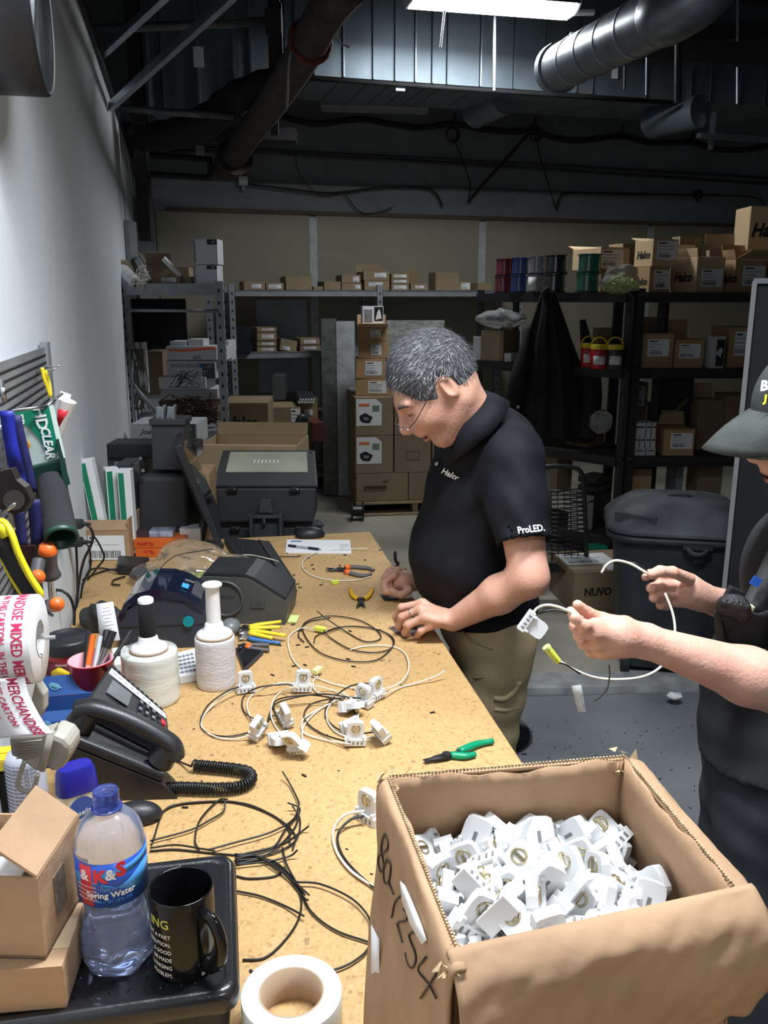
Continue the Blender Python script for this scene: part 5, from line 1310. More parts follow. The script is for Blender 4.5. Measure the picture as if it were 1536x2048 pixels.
def wraptext(s,size,r,ang,z,mat,parent,name='lettering',tilt=0.0,**k):
    me = text_mesh(s,size,ex=.0002,**k).copy();me.materials.clear();me.materials.append(mat)
    for v in me.vertices:
        a = ang+v.co.x/r;rr = r+.0003+v.co.z;y = v.co.y;v.co = (math.cos(a)*rr,math.sin(a)*rr,z+y)
    o = bpy.data.objects.new(name,me);COL.objects.link(o);o.parent = parent;return o
ylt = pm('mug_yellow',(.62,.60,.12),.4);cream = pm('mug_cream',(.72,.70,.62),.4)
A0 = R(-116)
wraptext('LTING',.0165,rm*1.008,A0-.05,mh*.74,ylt,MG,align='RIGHT') if 0 else wraptext('ING',.0165,rm*1.008,A0+.28,mh*.76,ylt,MG,align='RIGHT')
for i,s in enumerate(('NOT A PART','SOLUTION.','S GOOD','BE MADE','LONGING','PROBLEM.')):
    wraptext(s,.0074,rm*1.008,A0+.30,mh*(.61-.094*i),cream,MG,align='RIGHT',sx=.92)
# bottle
bb = ZP(240,1915,zl);bh = hz(bb,232,1590)-zl
BT = thing('water_bottle','clear plastic water bottle with a blue and red label and no cap','bottle',(bb.x,bb.y,zl),0)
rb = .0405;H_ = bh
pet = pm('pet_plastic',(.62,.70,.95),.09,trans=.84,ior=1.16,var=.01,spec=.6)
pr = [(0,.006),(rb*.5,.002),(rb*.78,0),(rb*.93,.008),(rb,.022),(rb*.99,.045),(rb*.9,.062),(rb*.80,.078),(rb*.80,.083),(rb*.88,.093),(rb*.99,.104),(rb*.99,H_*.52),(rb*1.0,H_*.70),(rb*.97,H_*.76),(rb*.86,H_*.83),(rb*.62,H_*.885),(rb*.38,H_*.915),(rb*.33,H_*.93),(rb*.33,H_*.985)]
ns = 60;rows = []
pp_ = catmull([(r,0,z) for r,z in pr],4)
m = MB();vs = [];
for p in pp_:
    for i in range(ns):
        a = 2*PI*i/ns;z = p.z;r = p.x
        if z < .10: r *= 1+.05*math.sin(5*a+z*60)+.02*math.sin(z*420)*min(1,(.10-z)/.05)*min(1,z/.02+.3)
        elif z < H_*.62: r *= 1+.012*math.sin(z*620)
        vs.append((math.cos(a)*r,math.sin(a)*r,z))
nr = len(pp_);fs = [(j*ns+i,j*ns+(i+1) % ns,(j+1)*ns+(i+1) % ns,(j+1)*ns+i) for j in range(nr-1) for i in range(ns)]
m.add(vs,fs,0,True);m.part('bottle_shell',pet,BT)
wz = .075
wm = MB();wm.add([v for v in vs],[],0);wm = MB();sel = [j for j,p in enumerate(pp_) if p.z <= wz];k_ = len(sel)
wv = [(v[0]*.97,v[1]*.97,max(v[2],.002)) for v in vs[:k_*ns]]
wm.add(wv,[(j*ns+i,j*ns+(i+1) % ns,(j+1)*ns+(i+1) % ns,(j+1)*ns+i) for j in range(k_-1) for i in range(ns)],0,True);wm.add(wv[-ns:],[tuple(range(ns))]);wm.part('water',pm('water',(.85,.9,1),.02,trans=1,ior=1.33,var=.01),BT)
neckm = pm('blue_tint_plastic',(.16,.26,.95),.08,trans=.85,ior=1.3)
m = MB();q_ = []
for k in range(13): q_.append((rb*.345+(.0012 if k % 3 == 1 else 0),H_*.955+k*.0014))
m.lathe([(rb*.34,H_*.925),(rb*.44,H_*.928),(rb*.44,H_*.938),(rb*.35,H_*.942)]+q_+[(rb*.30,H_*.955+.017),(rb*.30,H_*.925)],32);m.part('neck_finish',neckm,BT)
lz0,lz1 = H_*.46,H_*.715
for (nm,a0,a1,mt,rr) in (('label',-200,60,pm('label_blue',(.02,.08,.42),.3,var=.2),rb*1.012),('label_wave',-200,60,pm('label_sky',(.06,.28,.68),.3),rb*1.016),('red_panel',-128,-104,pm('label_red',(.55,.03,.05),.35),rb*1.02)):
    m = MB();P_ = []
    for k in range(41):
        a = R(a0+(a1-a0)*k/40)
        if nm == 'label_wave': zz_ = [(lz0+lz1)/2+.008*math.sin(3*a+t*2)+.010*(t-.5) for t in (0,1)]
        elif nm == 'red_panel': zz_ = [lz0+.002,lz1-.002]
        else: zz_ = [lz0,lz1]
        P_.append([Vector((math.cos(a)*rr,math.sin(a)*rr,z)) for z in zz_])
    m.sheet(P_,.0004);m.part(nm,mt,BT)
m = MB();P_ = [[Vector((math.cos(R(-100+4*k))*rb*1.017,math.sin(R(-100+4*k))*rb*1.017,z+.0004*k)) for z in (lz1-.022,lz1-.012)] for k in range(0,28)];m.sheet(P_,.0003);m.part('sky_band',pm('label_sky',(.06,.28,.68),.3),BT)
rr = rb*1.024;lr = pm('logo_red',(.75,.03,.05),.4)
wraptext('K',.022,rr,R(-91),lz1-.016,lr,BT,bold=.0012);wraptext('S',.024,rr,R(-57),lz1-.010,lr,BT,bold=.0012);wraptext('&',.018,rr+.0004,R(-74),lz1-.014,paper,BT,bold=.0006)
wraptext('&',.018,rr,R(-118),lz1-.016,paper,BT,bold=.0006)
for i in range(4): wraptext('SPRINGWATER',.0042,rr,R(-116),lz1-.030-i*.0055,pm('label_pink',(.8,.45,.45),.5),BT)
wraptext('Natural',.0085,rr,R(-74),lz1-.031,pm('label_sky',(.06,.28,.68),.3),BT,shear=.4)
wraptext('Spring Water',.0105,rr,R(-76),lz1-.040,paper,BT,bold=.0002)
wraptext('1 LITER (1 QT 1.8 FL OZ)',.0046,rr,R(-76),lz1-.048,pm('label_sky',(.06,.28,.68),.3),BT)
# roll of white tape
tc_ = TB(585,2046);tcc = (tc_.x,tc_.y,TZ)
TP = thing('tape_roll','flat white roll of tape with a cardboard core at the bottom of the photo','tape roll',tcc)
MB().lathe([(.0395,0),(.0605,0),(.061,.001),(.061,.045),(.0605,.046),(.0395,.046)],64).part('tape',pm('tape_pale',(.66,.70,.69),.3,var=.04),TP)
MB().lathe([(.0375,0),(.0395,0),(.0395,.0465),(.0375,.0465),(.0375,0)],64).part('core',pm('core_card',(.42,.30,.20),.8),TP)
# ================================================================ BIG OPEN BOX
zr = 1.26
c4 = [ZP(776,1560,zr),ZP(1250,1520,zr),ZP(1478,1792,zr),ZP(915,1908,zr)]   # back-left, back-right, front-right, front-left
cb = sum(c4,Vector())/4
BX = thing('open_carton','large open cardboard carton full of white lamp sockets, its flaps folded outside','box',(cb.x,cb.y,TZ),TA)
bxm = pm('carton_crumpled',(.38,.235,.135),.78,var=.14,scale=9,bump=.6,bscale=15)
bxi = pm('carton_inside',(.36,.245,.155),.8,var=.08,scale=6,bump=.2,bscale=25)
def crump(s,t,sd,a): return a*(.4*abs(math.sin(s*29+t*13+sd))+math.sin(s*7+sd)*math.sin(t*9+sd*2)+.5*math.sin(s*17+sd*3+t*5)*math.sin(t*21+sd))
for k in range(4):
    A_,B_ = c4[k],c4[(k+1) % 4];n = (B_-A_).cross(Vector((0,0,1))).normalized()
    if n.dot((A_+B_)/2-cb) < 0: n = -n
    P_ = []
    for i in range(25):
        s = i/24;row = []
        for j in range(17):
            t = j/16;p = A_.lerp(B_,s);z = TZ+(zr-TZ)*t;bul = .028*math.sin(PI*s)**.6*math.sin(PI*min(1,t*1.15+.0))**.7 if t < .87 else .028*math.sin(PI*s)**.6*math.sin(PI*min(1,t*1.15))
            e_ = .012*(1-t);p = p+(p-Vector((cb.x,cb.y,p.z)))*e_*4*(1-abs(s-.5))
            q = Vector((p.x,p.y,z))+n*(max(0,bul if not isinstance(bul,complex) else 0)*.7+crump(s,t,k*2.1,.0016)+.0)
            q.z += (.003*math.sin(s*9+k) + .002*math.sin(s*31)) if j == 16 else 0
            row.append(q)
        P_.append(row)
    m = MB();m.sheet(P_,-.004 if k >= 0 else .004)
    m.part(['back_wall','right_wall','front_wall','left_wall'][k],[bxm],BX,w=True)
m = MB().hexa([Vector((v.x,v.y,TZ+.001)) for v in c4[::-1]]+[Vector((v.x,v.y,TZ+.005)) for v in c4[::-1]]);m.part('bottom',bxm,BX,w=True)
def flap(name,A_,B_,n,prof,sd,mat=bxm,amp=.002,ns_=30,s0=0.,s1=1.,tear=.0,lab=None):
    """prof: (outward, down) points from the rim"""
    pr_ = catmull([Vector((a,b,0)) for a,b in prof],4);P_ = []
    for i in range(ns_+1):
        s = s0+(s1-s0)*i/ns_;p = A_.lerp(B_,s);row = []
        for j,q in enumerate(pr_):
            t = j/(len(pr_)-1);k = 1+tear*(.5*math.sin(s*23+sd)+.5*math.sin(s*51+sd))*t
            row.append(p+n*(q.x*k+crump(s,t,sd,amp)*min(1,t*4)+.0)+Vector((0,0,-q.y*k)))
        P_.append(row)
    m = MB();m.sheet(P_,.0035);return m.part(name,mat,BX,w=True,label=lab)
def outn(A_,B_):
    n = (B_-A_).cross(Vector((0,0,1))).normalized();return n if n.dot((A_+B_)/2-cb) > 0 else -n
nf = outn(c4[2],c4[3]);nl = outn(c4[3],c4[0]);nr_ = outn(c4[1],c4[2]);nb = outn(c4[0],c4[1])
flap('front_flap',c4[3]-(c4[2]-c4[3])*.035+Vector((0,0,.002)),c4[2]+(c4[2]-c4[3])*.05+Vector((0,0,.006)),nf,[(-.002,0),(.006,.001),(.022,.012),(.028,.03),(.032,.06),(.022,.10),(.012,.125)],1.3,amp=.0030,tear=.035,ns_=60,lab='creased front flap folded outside')
flap('left_flap',c4[3]-(c4[0]-c4[3])*.07+Vector((0,0,.002)),c4[0]+Vector((0,0,.002)),nl,[(-.002,0),(.008,.001),(.012,.02),(.013,.06),(.016,.12),(.024,.22),(.028,.325)],4.2,amp=.0015,tear=.03,lab='long left flap hanging down outside, marked by hand')
flap('right_flap',c4[1]+Vector((0,0,.002)),c4[2]+Vector((0,0,.0)),nr_,[(-.001,0),(.008,.001),(.026,.012),(.04,.05),(.04,.11)],2.2,amp=.002,tear=.04,lab='right flap folded outside')
flap('back_flap',c4[0]+Vector((0,0,.001)),c4[1]+Vector((0,0,.001)),nb,[(-.001,0),(.006,.001),(.012,.02),(.014,.10)],3.2,amp=.001)
# torn fluted rim
m = MB()
for (A_,B_,z_) in ((c4[0],c4[1],.004),(c4[1],c4[2],.003),(c4[0],c4[3],.003)):
    L_ = (B_-A_).length;N_ = int(L_/.004);u_ = (B_-A_).normalized();w_ = u_.cross(Vector((0,0,1)))
    for i in range(N_):
        p = A_.lerp(B_,(i+.5)/N_)+Vector((0,0,z_+.001));m.box(p,(.0022,.0022,.003),rot=(0,0,math.atan2(u_.y,u_.x)+(.6 if i % 2 else -.6)))
m.part('fluted_edge',cardE,BX,w=True,kind='stuff')
rnd = random.Random(5);m = MB()
for (P_,n_) in ((c4[0],16),(c4[1],26),(c4[3],22)):
    for k in range(n_):
        p = P_+Vector((rnd.uniform(-.014,.014),rnd.uniform(-.014,.014),rnd.uniform(-.012,.006)));s = rnd.uniform(.006,.014)
        m.add([p,p+Vector((rnd.uniform(-s,s),rnd.uniform(-s,s),rnd.uniform(-s,s))),p+Vector((rnd.uniform(-s,s),rnd.uniform(-s,s),rnd.uniform(-s,s)))],[(0,1,2)])
m.part('torn_paper',card3,BX,w=True,kind='stuff')
# handwriting 80-1254 on the left flap: strokes in flap coordinates (s along from the back, d down)
A_,B_ = c4[0],c4[3];Lf = (B_-A_).length
def lf(s,d,o=.0012):
    pr_ = catmull([Vector((a,b,0)) for a,b in [(-.002,0),(.008,.001),(.012,.02),(.013,.06),(.016,.12),(.024,.22),(.028,.325)]],4)
    k = max([i for i in range(len(pr_)-1) if pr_[i].y <= d] or [0]);q = pr_[k].lerp(pr_[k+1],min(1,max(0,(d-pr_[k].y)/(pr_[k+1].y-pr_[k].y+1e-9))));ss = 1-s
    return A_.lerp(B_,s)+nl*(q.x+o+crump(ss,k/(len(pr_)-1),4.2,.0015))+Vector((0,0,-d))
def LFP(px,py):   # find flap coordinates for a picture point by search
    pt = Vector((px,py));cs,cd,st_ = .5,.16,1.0
    for it in range(4):
        best = None
        for i in range(17):
            for j in range(17):
                s,d = min(1.07,max(0,cs+(i/8-1)*.5*st_)),min(.323,max(.005,cd+(j/8-1)*.16*st_));p = lf(s,d);v = p-Vector((0,0,CAMZ));f = v.y*CP-v.z*SP;e_ = (Vector((768+FPX*v.x/f,1024-FPX*(v.y*SP+v.z*CP)/f))-pt).length
                if best is None or e_ < best[0]: best = (e_,s,d)
        cs,cd = best[1],best[2];st_ *= .2
    return lf(best[1],best[2])
strokes = [[(769,1668),(776,1684),(773,1700),(759,1709),(756,1725),(762,1745),(767,1734),(765,1716),(762,1703),(764,1681),(769,1668)],
 [(773,1719),(781,1731),(778,1760),(771,1767),(767,1756),(768,1734),(773,1719)],[(777,1766),(787,1788)],[(806,1788),(790,1804),(783,1835)],
 [(807,1818),(814,1829),(811,1841),(795,1846),(800,1867),(805,1884)],[(834,1862),(819,1868),(820,1880),(830,1905),(831,1923),(823,1936),(814,1923),(810,1905)],
 [(852,1914),(836,1939),(857,1968),(872,1996)],[(874,1945),(841,1996)]]
for st_ in strokes:
    P_ = [LFP(*q) for q in st_]
    m = MB().tube(catmull(P_,4),.0011,5);m.part('marker_stroke',pm('marker',(.035,.02,.012),.6),BX,w=True)
P_ = [[LFP(804,1762),LFP(812,1770)],[LFP(807,1800),LFP(826,1800)],[LFP(824,1848),LFP(844,1845)],[LFP(847,1888),LFP(856,1880)]]
m = MB();m.sheet([[a+nl*.002,b+nl*.002] for a,b in P_],.001);m.part('white_tape',paper,BX,w=True)
m = MB();pp = [ZP(742,1850,1.11),ZP(757,1878,1.11),ZP(760,2000,1.02),ZP(742,1960,1.02)]
m.sheet([[pp[0],pp[1]],[pp[3],pp[2]]],.0006);m.part('side_label',paper,BX,w=True)
# the heap of sockets
rnd = random.Random(21);hp = []
def inside(s,t): return (c4[3]*(1-s)+c4[2]*s)*(1-t)+(c4[0]*(1-s)+c4[1]*s)*t
for layer in range(4):
    for i in range(9):
        for j in range(6):
            s = .075+.85*(i+.5*(j % 2))/8.5+rnd.uniform(-.03,.03);t = .10+.80*j/5+rnd.uniform(-.04,.04)
            s = min(.95,max(.06,s));t = min(.93,max(.07,t))
            p = inside(s,t);top = zr-.092+.045*math.exp(-((s-.42)**2/.09+(t-.45)**2/.12))+.012*t-.012*s*(1-t)
            if layer < 3 and rnd.random() < .12: pass
            z = top-.019*(3-layer)+rnd.uniform(-.005,.006)
            hp.append((Vector((p.x,p.y,z)),layer))
gp = 'white lamp sockets heaped in the open carton'
for p,layer in hp:
    e_ = Euler((rnd.uniform(-1.9,.9),rnd.uniform(-1.2,1.2),rnd.uniform(0,2*PI)))
    Q_ = Matrix.Translation(p) @ e_.to_matrix().to_4x4() @ Matrix.Translation((0,0,-.020))
    socket('white plastic lamp socket in the heap inside the large open carton',M=Q_,group=gp,sc=1.06)
# ================================================================ THINGS ON THE BENCH
# ---- telephone
FT,FB,NB,NT = ZP(226,1332,1.065),ZP(330,1424,.985),ZP(338,1496,.985),ZP(176,1412,1.065)
PH = thing('desk_telephone','black office telephone with its handset on, by the blue cracker box','telephone',(TB(270,1520).x,TB(270,1520).y,TZ))
pn = (FB-FT).cross(NT-FT).normalized();pn = pn if pn.z > 0 else -pn
def pq_(s,t,h=0.0):   # s: from upper end to lower end, t: from handset side to far side
    return (NT*(1-s)+NB*s)*(1-t)+(FT*(1-s)+FB*s)*t+pn*h
dn = Vector((0,0,1))
def quadbox(m,s0,s1,t0,t1,h0,h1,mi=0):
    m.hexa([pq_(s0,t0,h0),pq_(s1,t0,h0),pq_(s1,t1,h0),pq_(s0,t1,h0)] if (pq_(s1,t0)-pq_(s0,t0)).cross(pq_(s0,t1)-pq_(s0,t0)).dot(pn) > 0 else [pq_(s0,t1,h0),pq_(s1,t1,h0),pq_(s1,t0,h0),pq_(s0,t0,h0)],mi) if False else None
    a = [pq_(s0,t0,h0),pq_(s1,t0,h0),pq_(s1,t1,h0),pq_(s0,t1,h0)];b = [pq_(s0,t0,h1),pq_(s1,t0,h1),pq_(s1,t1,h1),pq_(s0,t1,h1)]
    if (a[1]-a[0]).cross(a[2]-a[0]).dot(pn) < 0: a = a[::-1];b = b[::-1]
    m.hexa(a+b,mi);return m
phm = pm('phone_black',(.022,.022,.025),.38,var=.15,bump=.06,bscale=350)
m = MB();quadbox(m,-.04,1.04,-.02,1.03,-.022,0);m.part('face_panel',phm,PH,bev=.004,w=True)
m = MB();a = [pq_(-.02,.05,-.022),pq_(1.0,.05,-.022),pq_(1.0,.95,-.022),pq_(-.02,.95,-.022)];b = [Vector((v.x,v.y,TZ+.002)) for v in a]
if (b[1]-b[0]).cross(b[2]-b[0]).z < 0: a = a[::-1];b = b[::-1]
m.hexa(b+a);m.part('wedge_base',phm,PH,w=True)
m = MB();quadbox(m,-.0,1.0,.80,.93,0,.0015);m.part('name_strip',paper,PH,w=True)
for i in range(9): lettering('abcdefghk'[i]*2,.007,mat4(pq_(.08+.105*i,.865,.0018),pq_(1,.5)-pq_(0,.5),pq_(.5,1)-pq_(.5,0)),inkG,PH,w=True)
for i in range(11): m = MB();quadbox(m,.02+.087*i,.065+.087*i,.95,.985,0,.003);m.part('line_key',phm,PH,w=True)
m = MB();quadbox(m,.10,.42,.42,.74,0,.0015);m.part('display',pm('phone_lcd',(.16,.17,.17),.12,coat=.5),PH,w=True)
for i in range(4):
    for j in range(3):
        m = MB();quadbox(m,.55+.10*i,.61+.10*i,.30+.17*j,.40+.17*j,0,.004);o = m.part('key',phm,PH,w=True,bev=.001)
for i in range(3):
    for j in range(3): m = MB();quadbox(m,.56+.10*i,.60+.10*i,.325+.17*j,.375+.17*j,.0041,.0046);m.part('key_print',inkG,PH,w=True)
m = MB();quadbox(m,.90,.965,.52,.64,0,.004);m.part('red_key',red,PH,w=True,label='red message key')
hp_ = catmull([pq_(-.08,-.24,.008),pq_(.03,-.25,.026),pq_(.25,-.25,.034),pq_(.5,-.25,.036),pq_(.78,-.25,.032),pq_(.95,-.25,.024),pq_(1.04,-.24,.004)],6)
nh = len(hp_);rr_ = [.018+.006*(abs(2*i/(nh-1)-1)**3)-(.010 if i in (0,nh-1) else 0) for i in range(nh)]
m = MB().tube(hp_,rr_,14,flat=.8);m.part('handset',phm,PH,w=True)
for s in (.03,.93):
    m = MB().cyl(pq_(s,-.24,.02),pq_(s,-.24,-.014),.021,.026,n=20);m.part('handset_cup',phm,PH,w=True)
m = MB();quadbox(m,-.02,1.03,-.44,-.02,-.040,-.020);m.part('cradle',phm,PH,bev=.006,w=True)
m = MB();a0 = pq_(.15,-.5,-.02);m.hexa([Vector((v.x,v.y,TZ+.001)) for v in (pq_(0,.0),pq_(0,-.45),pq_(1.05,-.45),pq_(1.05,.0))]+[pq_(0,0,-.04),pq_(0,-.45,-.04),pq_(1.05,-.45,-.04),pq_(1.05,0,-.04)]);m.part('wedge_side',phm,PH,w=True)
arc = [TB(205,1570,.004),TB(225,1560,.02),TB(262,1548,.028),TB(300,1545,.026),TB(328,1556,.010)]
m = MB().tube(catmull(arc,6),.006,8);m.part('stand_rim',pm('phone_grey',(.22,.23,.24),.35),PH,w=True)
P_ = [[p,Vector((p.x,p.y,TZ+.001))] for p in catmull(arc,4)];m = MB();m.sheet(P_,.01);m.part('stand',phm,PH,w=True)
# coiled cord
pth = catmull([TB(278,1578,.013),TB(350,1575,.013),TB(430,1577,.013),TB(480,1573,.013),TB(502,1560,.013),TB(498,1545,.013),TB(470,1538,.013),TB(420,1533,.013),TB(386,1530,.013)],30)
L_ = [0]
for i in range(1,len(pth)): L_.append(L_[-1]+(pth[i]-pth[i-1]).length)
N_ = int(L_[-1]/.00075);hel = [];j = 0
for i in range(N_):
    d = L_[-1]*i/N_
    while L_[j+1] < d: j += 1
    t = (d-L_[j])/(L_[j+1]-L_[j]+1e-9);p = pth[j].lerp(pth[j+1],t);tg = (pth[j+1]-pth[j]).normalized();sd_ = tg.cross(Vector((0,0,1)));a = 2*PI*d/.0048
    hel.append(p+sd_*math.cos(a)*.0095+Vector((0,0,math.sin(a)*.0095)))
m = MB().tube(hel,.0021,5);m.tube(catmull([hel[-1],TB(365,1526,.006),TB(350,1520,.004),TB(335,1520,.01)],5),.002,5)
m.solo('coiled_cable',wireB,'coiled black telephone cord doubled back on the bench','cord')
# ---- stretch film rolls
filmM = pm('stretch_film',(.66,.68,.63),.16,var=.08,scale=30,coat=.6,sss=.15,bump=.1,bscale=60,stretch=(1,1,6))
filmN = pm('stretch_film_netted',(.62,.60,.62),.3,var=.10,scale=60,coat=.3,bump=.25,bscale=80,stretch=(1,1,5))
def film_roll(label,px,pyb,pyt,rad,fm,grip,gy0,gy1,flange):
    p = TB(px,pyb);h_ = hz(p,px,pyt)-TZ;S = thing('stretch_film_roll',label,'film roll',(p.x,p.y,TZ))
    pr_ = [(0,0),(rad*.96,0),(rad,.004)]+[(rad*(1+.008*math.sin(k*1.7)),.004+(h_-.010)*k/12) for k in range(1,12)]+[(rad,h_-.004),(rad*.97,h_),(.028,h_)]
    MB().lathe(pr_,40).part('film',fm,S);MB().lathe([(flange*.7,h_+.0005),(flange*1.04,h_+.0005),(flange*1.04,h_+.006),(flange*.7,h_+.006)],36).part('core_ring',pm('core_card',(.42,.30,.20),.8),S)
    zt = hz(p,px,gy0)-TZ;zg = hz(p,px,gy1)-TZ
    MB().lathe([(flange,h_+.005),(flange*.99,h_+.009),(flange*.8,h_+.014),(flange*.56,h_+.018),(flange*.52,h_+.030),(.017,h_+.036),(.013,h_+.036)],32).part('hub',whiteM,S)
    r_ = .0165
    if grip is not None:
        MB().lathe([(r_*1.05,h_+.034),(r_*1.1,h_+.036),(r_*1.06,zt-.010),(r_*.8,zt-.008)],24).part('grip',grip,S);MB().lathe([(r_*1.0,zt-.014),(r_*1.02,zt-.002),(r_*.8,zt+.001),(0,zt+.001)],24).part('end_knob',whiteM,S)
    else:
        MB().lathe([(r_,h_+.02),(r_*.96,zt-.012),(r_*1.0,zt-.006),(r_*1.35,zt-.004),(r_*1.35,zt),(r_*1.2,zt+.002),(.004,zt+.002),(.004,zt-.002)],24).part('grip',whiteM,S)
    return S
film_roll('fat roll of stretch film with a black foam grip',305,1398,1300,.061,filmM,pm('foam_grip',(.01,.01,.011),.95,bump=.4,bscale=500),1196,1280,.040)
film_roll('slim roll of stretch film with a tall white handle',434,1368,1272,.0455,filmN,None,1168,1262,.040)
# ---- label printers
def sideM(p,rz): return Matrix.Translation(p) @ Euler((0,0,rz)).to_matrix().to_4x4() @ Euler((PI/2,0,0)).to_matrix().to_4x4()
navy = pm('navy_plastic',(.030,.036,.050),.35,var=.1,bump=.05,bscale=300);smoke = pm('smoked_lid',(.008,.012,.03),.06,coat=.8,var=.1)
p = TB(322,1302);rz = R(6);S = thing('label_printer','dome-shaped dark blue label printer with a teal button','printer',(p.x,p.y+.1,TZ),rz)
def sp(prof,y0,y1): # profile in x,z; extruded along y, local
    m = MB();m.prism(prof[::-1],y0,y1,M=Matrix(((1,0,0,0),(0,0,1,0),(0,1,0,0),(0,0,0,1))));return m
arch = [(-.115,.0),(.112,.0),(.115,.05),(.108,.085),(.088,.105)]+[(.088-.176*k/8,.105+.028*math.sin(PI*k/8*.9)) for k in range(1,8)]+[(-.10,.098),(-.115,.075)]
sp(arch,-.085,.085).part('printer_body',navy,S,bev=.004)
lid_ = [(.10,.095),(.085,.120),(.05,.143),(.01,.158),(-.03,.160),(-.065,.150),(-.095,.125),(-.114,.085),(-.10,.085),(-.085,.115),(-.05,.130),(0,.135),(.05,.125),(.088,.098)]
sp(lid_,-.088,.088).part('smoked_lid',smoke,S,bev=.003)
MB().cyl((.060,-.086,.072),(.060,-.092,.072),.0135,n=20).part('teal_button',pm('teal',(.0,.22,.27),.3),S,label='round teal side button')
MB().box((-.0,-.0855,.062),(.22,.002,.0015)).part('seam',ink,S)
o = MB().box((.078,0,.125),(.03,.1,.004),rot=(0,R(38),0)).part('control_panel',charcP,S);MB().box((.05,-.03,.1475),(.018,.03,.002),rot=(0,R(22),0)).part('blue_sticker',pm('sticker_blue',(.03,.35,.75),.4),S)
MB().box((.055,.02,.143),(.025,.012,.002),rot=(0,R(22),0)).part('silver_mark',steel,S)
p = TB(488,1250);S = thing('label_printer','wedge-shaped charcoal label printer with a round ring on its side','printer',(p.x,p.y+.085,TZ),R(-4))
g2 = pm('graphite_plastic',(.060,.062,.062),.45,var=.08,bump=.04,bscale=300)
pf = [(-.118,0),(.118,0),(.126,.045),(.120,.068),(.03,.125),(.01,.132),(-.105,.134),(-.122,.12),(-.125,.03)]
sp(pf,-.078,.078).part('printer_body',g2,S,bev=.006)
sp([(.118,.07),(.03,.127),(.01,.134),(-.105,.136),(-.10,.143),(.012,.141),(.036,.133),(.122,.077)],-.072,.08).part('top_cover',black,S,bev=.002)
c = [(-.045+math.cos(t)*.048,-.079,.072+math.sin(t)*.048) for t in [2*PI*i/36 for i in range(36)]]
MB().tube(c,.0045,8,closed=True).part('side_ring',g2,S);MB().box((.045,-.079,.062),(.024,.004,.016)).part('latch',ink,S);MB().box((.045,-.080,.062),(.036,.002,.026)).part('latch_recess',g2,S)
lettering('brother',.018,mat4((-.045,-.0785,.078),(1,0,0),(0,0,1)),charc,S)
MB().box((.135,-.04,.004),(.025,.05,.004)).part('output_tab',pm('pale_lime',(.6,.7,.25),.5),S)
# grey rounded scanner between printers
m = MB();g = SDF((-.04,-.04,-.01),(.04,.04,.06),.003);g.ell((0,0,.02),(.026,.03,.022));g.cap((0,0,.0),(0,0,.02),.02,k=.01);g.plane((0,0,.0005),(0,0,-1));g.mesh(m);p = TB(462,1268);m.v = [tuple(Vector(v)+p) for v in m.v]
m.solo('tape_measure',pm('grey_shell',(.16,.17,.17),.35),'small rounded grey case tucked behind the slim film roll','case')
# calculator
def flatbox(name,label,cat,quad,h_,mat,bev=.002,z0=0.0,group=None):
    a = [TB(x,y,z0) for x,y in quad];c = sum(a,Vector())/4;S = thing(name,label,cat,(c.x,c.y,TZ+z0),math.atan2((a[1]-a[0]).y,(a[1]-a[0]).x),group)
    if (a[1]-a[0]).cross(a[2]-a[0]).z < 0: a = a[::-1]
    m = MB().hexa([v+Vector((0,0,.0005)) for v in a]+[v+Vector((0,0,h_)) for v in a]);m.part('body',mat,S,bev=bev,w=True);return S,a
def bil(a,s,t,h): return (a[0]*(1-s)+a[1]*s)*(1-t)+(a[3]*(1-s)+a[2]*s)*t+Vector((0,0,h))
S,a = flatbox('calculator','white desk calculator half hidden between the two film rolls','calculator',[(352,1322),(392,1312),(402,1362),(360,1370)],.022,white)
for i in range(4):
    for j in range(5): m = MB();m.box(bil(a,.15+.2*i,.1+.16*j,.024),(.007,.005,.004));m.part('key',rackG if (i,j) != (3,0) else pm('dull_red',(.3,.08,.08),.5),S,w=True)
S,a = flatbox('card_reader','whitish device behind the fat film roll, beside the cup','device',[(226,1335),(262,1328),(270,1362),(232,1370)],.05,white)
m = MB().box(bil(a,.5,.5,.052),(.025,.02,.004));m.part('screen',ink,S,w=True)
S,a = flatbox('mobile_phone','black mobile phone lying face up by the slim film roll','phone',[(470,1303),(512,1296),(527,1310),(488,1348)],.010,black,bev=.003)
m = MB();m.hexa([bil(a,.08,.08,.0101),bil(a,.92,.08,.0101),bil(a,.92,.92,.0101),bil(a,.08,.92,.0101),bil(a,.08,.08,.0108),bil(a,.92,.08,.0108),bil(a,.92,.92,.0108),bil(a,.08,.92,.0108)]);m.part('screen',blackG,S,w=True)
# keyboard
S,a = flatbox('keyboard','black curved keyboard on the bench before the monitor','keyboard',[(448,1084),(540,1092),(592,1172),(500,1182)],.02,black,bev=.006)
for i in range(14):
    for j in range(5): m = MB();t = .07+.062*i;s = .12+.12*j;m.box(bil(a,s,t,.023),(.013,.013,.007),rot=(0,0,0),taper=.8);m.part('key',black,S,w=True)
m = MB();m.hexa([bil(a,.74,.03,.02),bil(a,.99,.08,.014),bil(a,.99,.95,.014),bil(a,.74,.97,.02),bil(a,.74,.03,.026),bil(a,.99,.08,.018),bil(a,.99,.95,.018),bil(a,.74,.97,.026)]);m.part('palm_rest',phm,S,w=True,bev=.003)
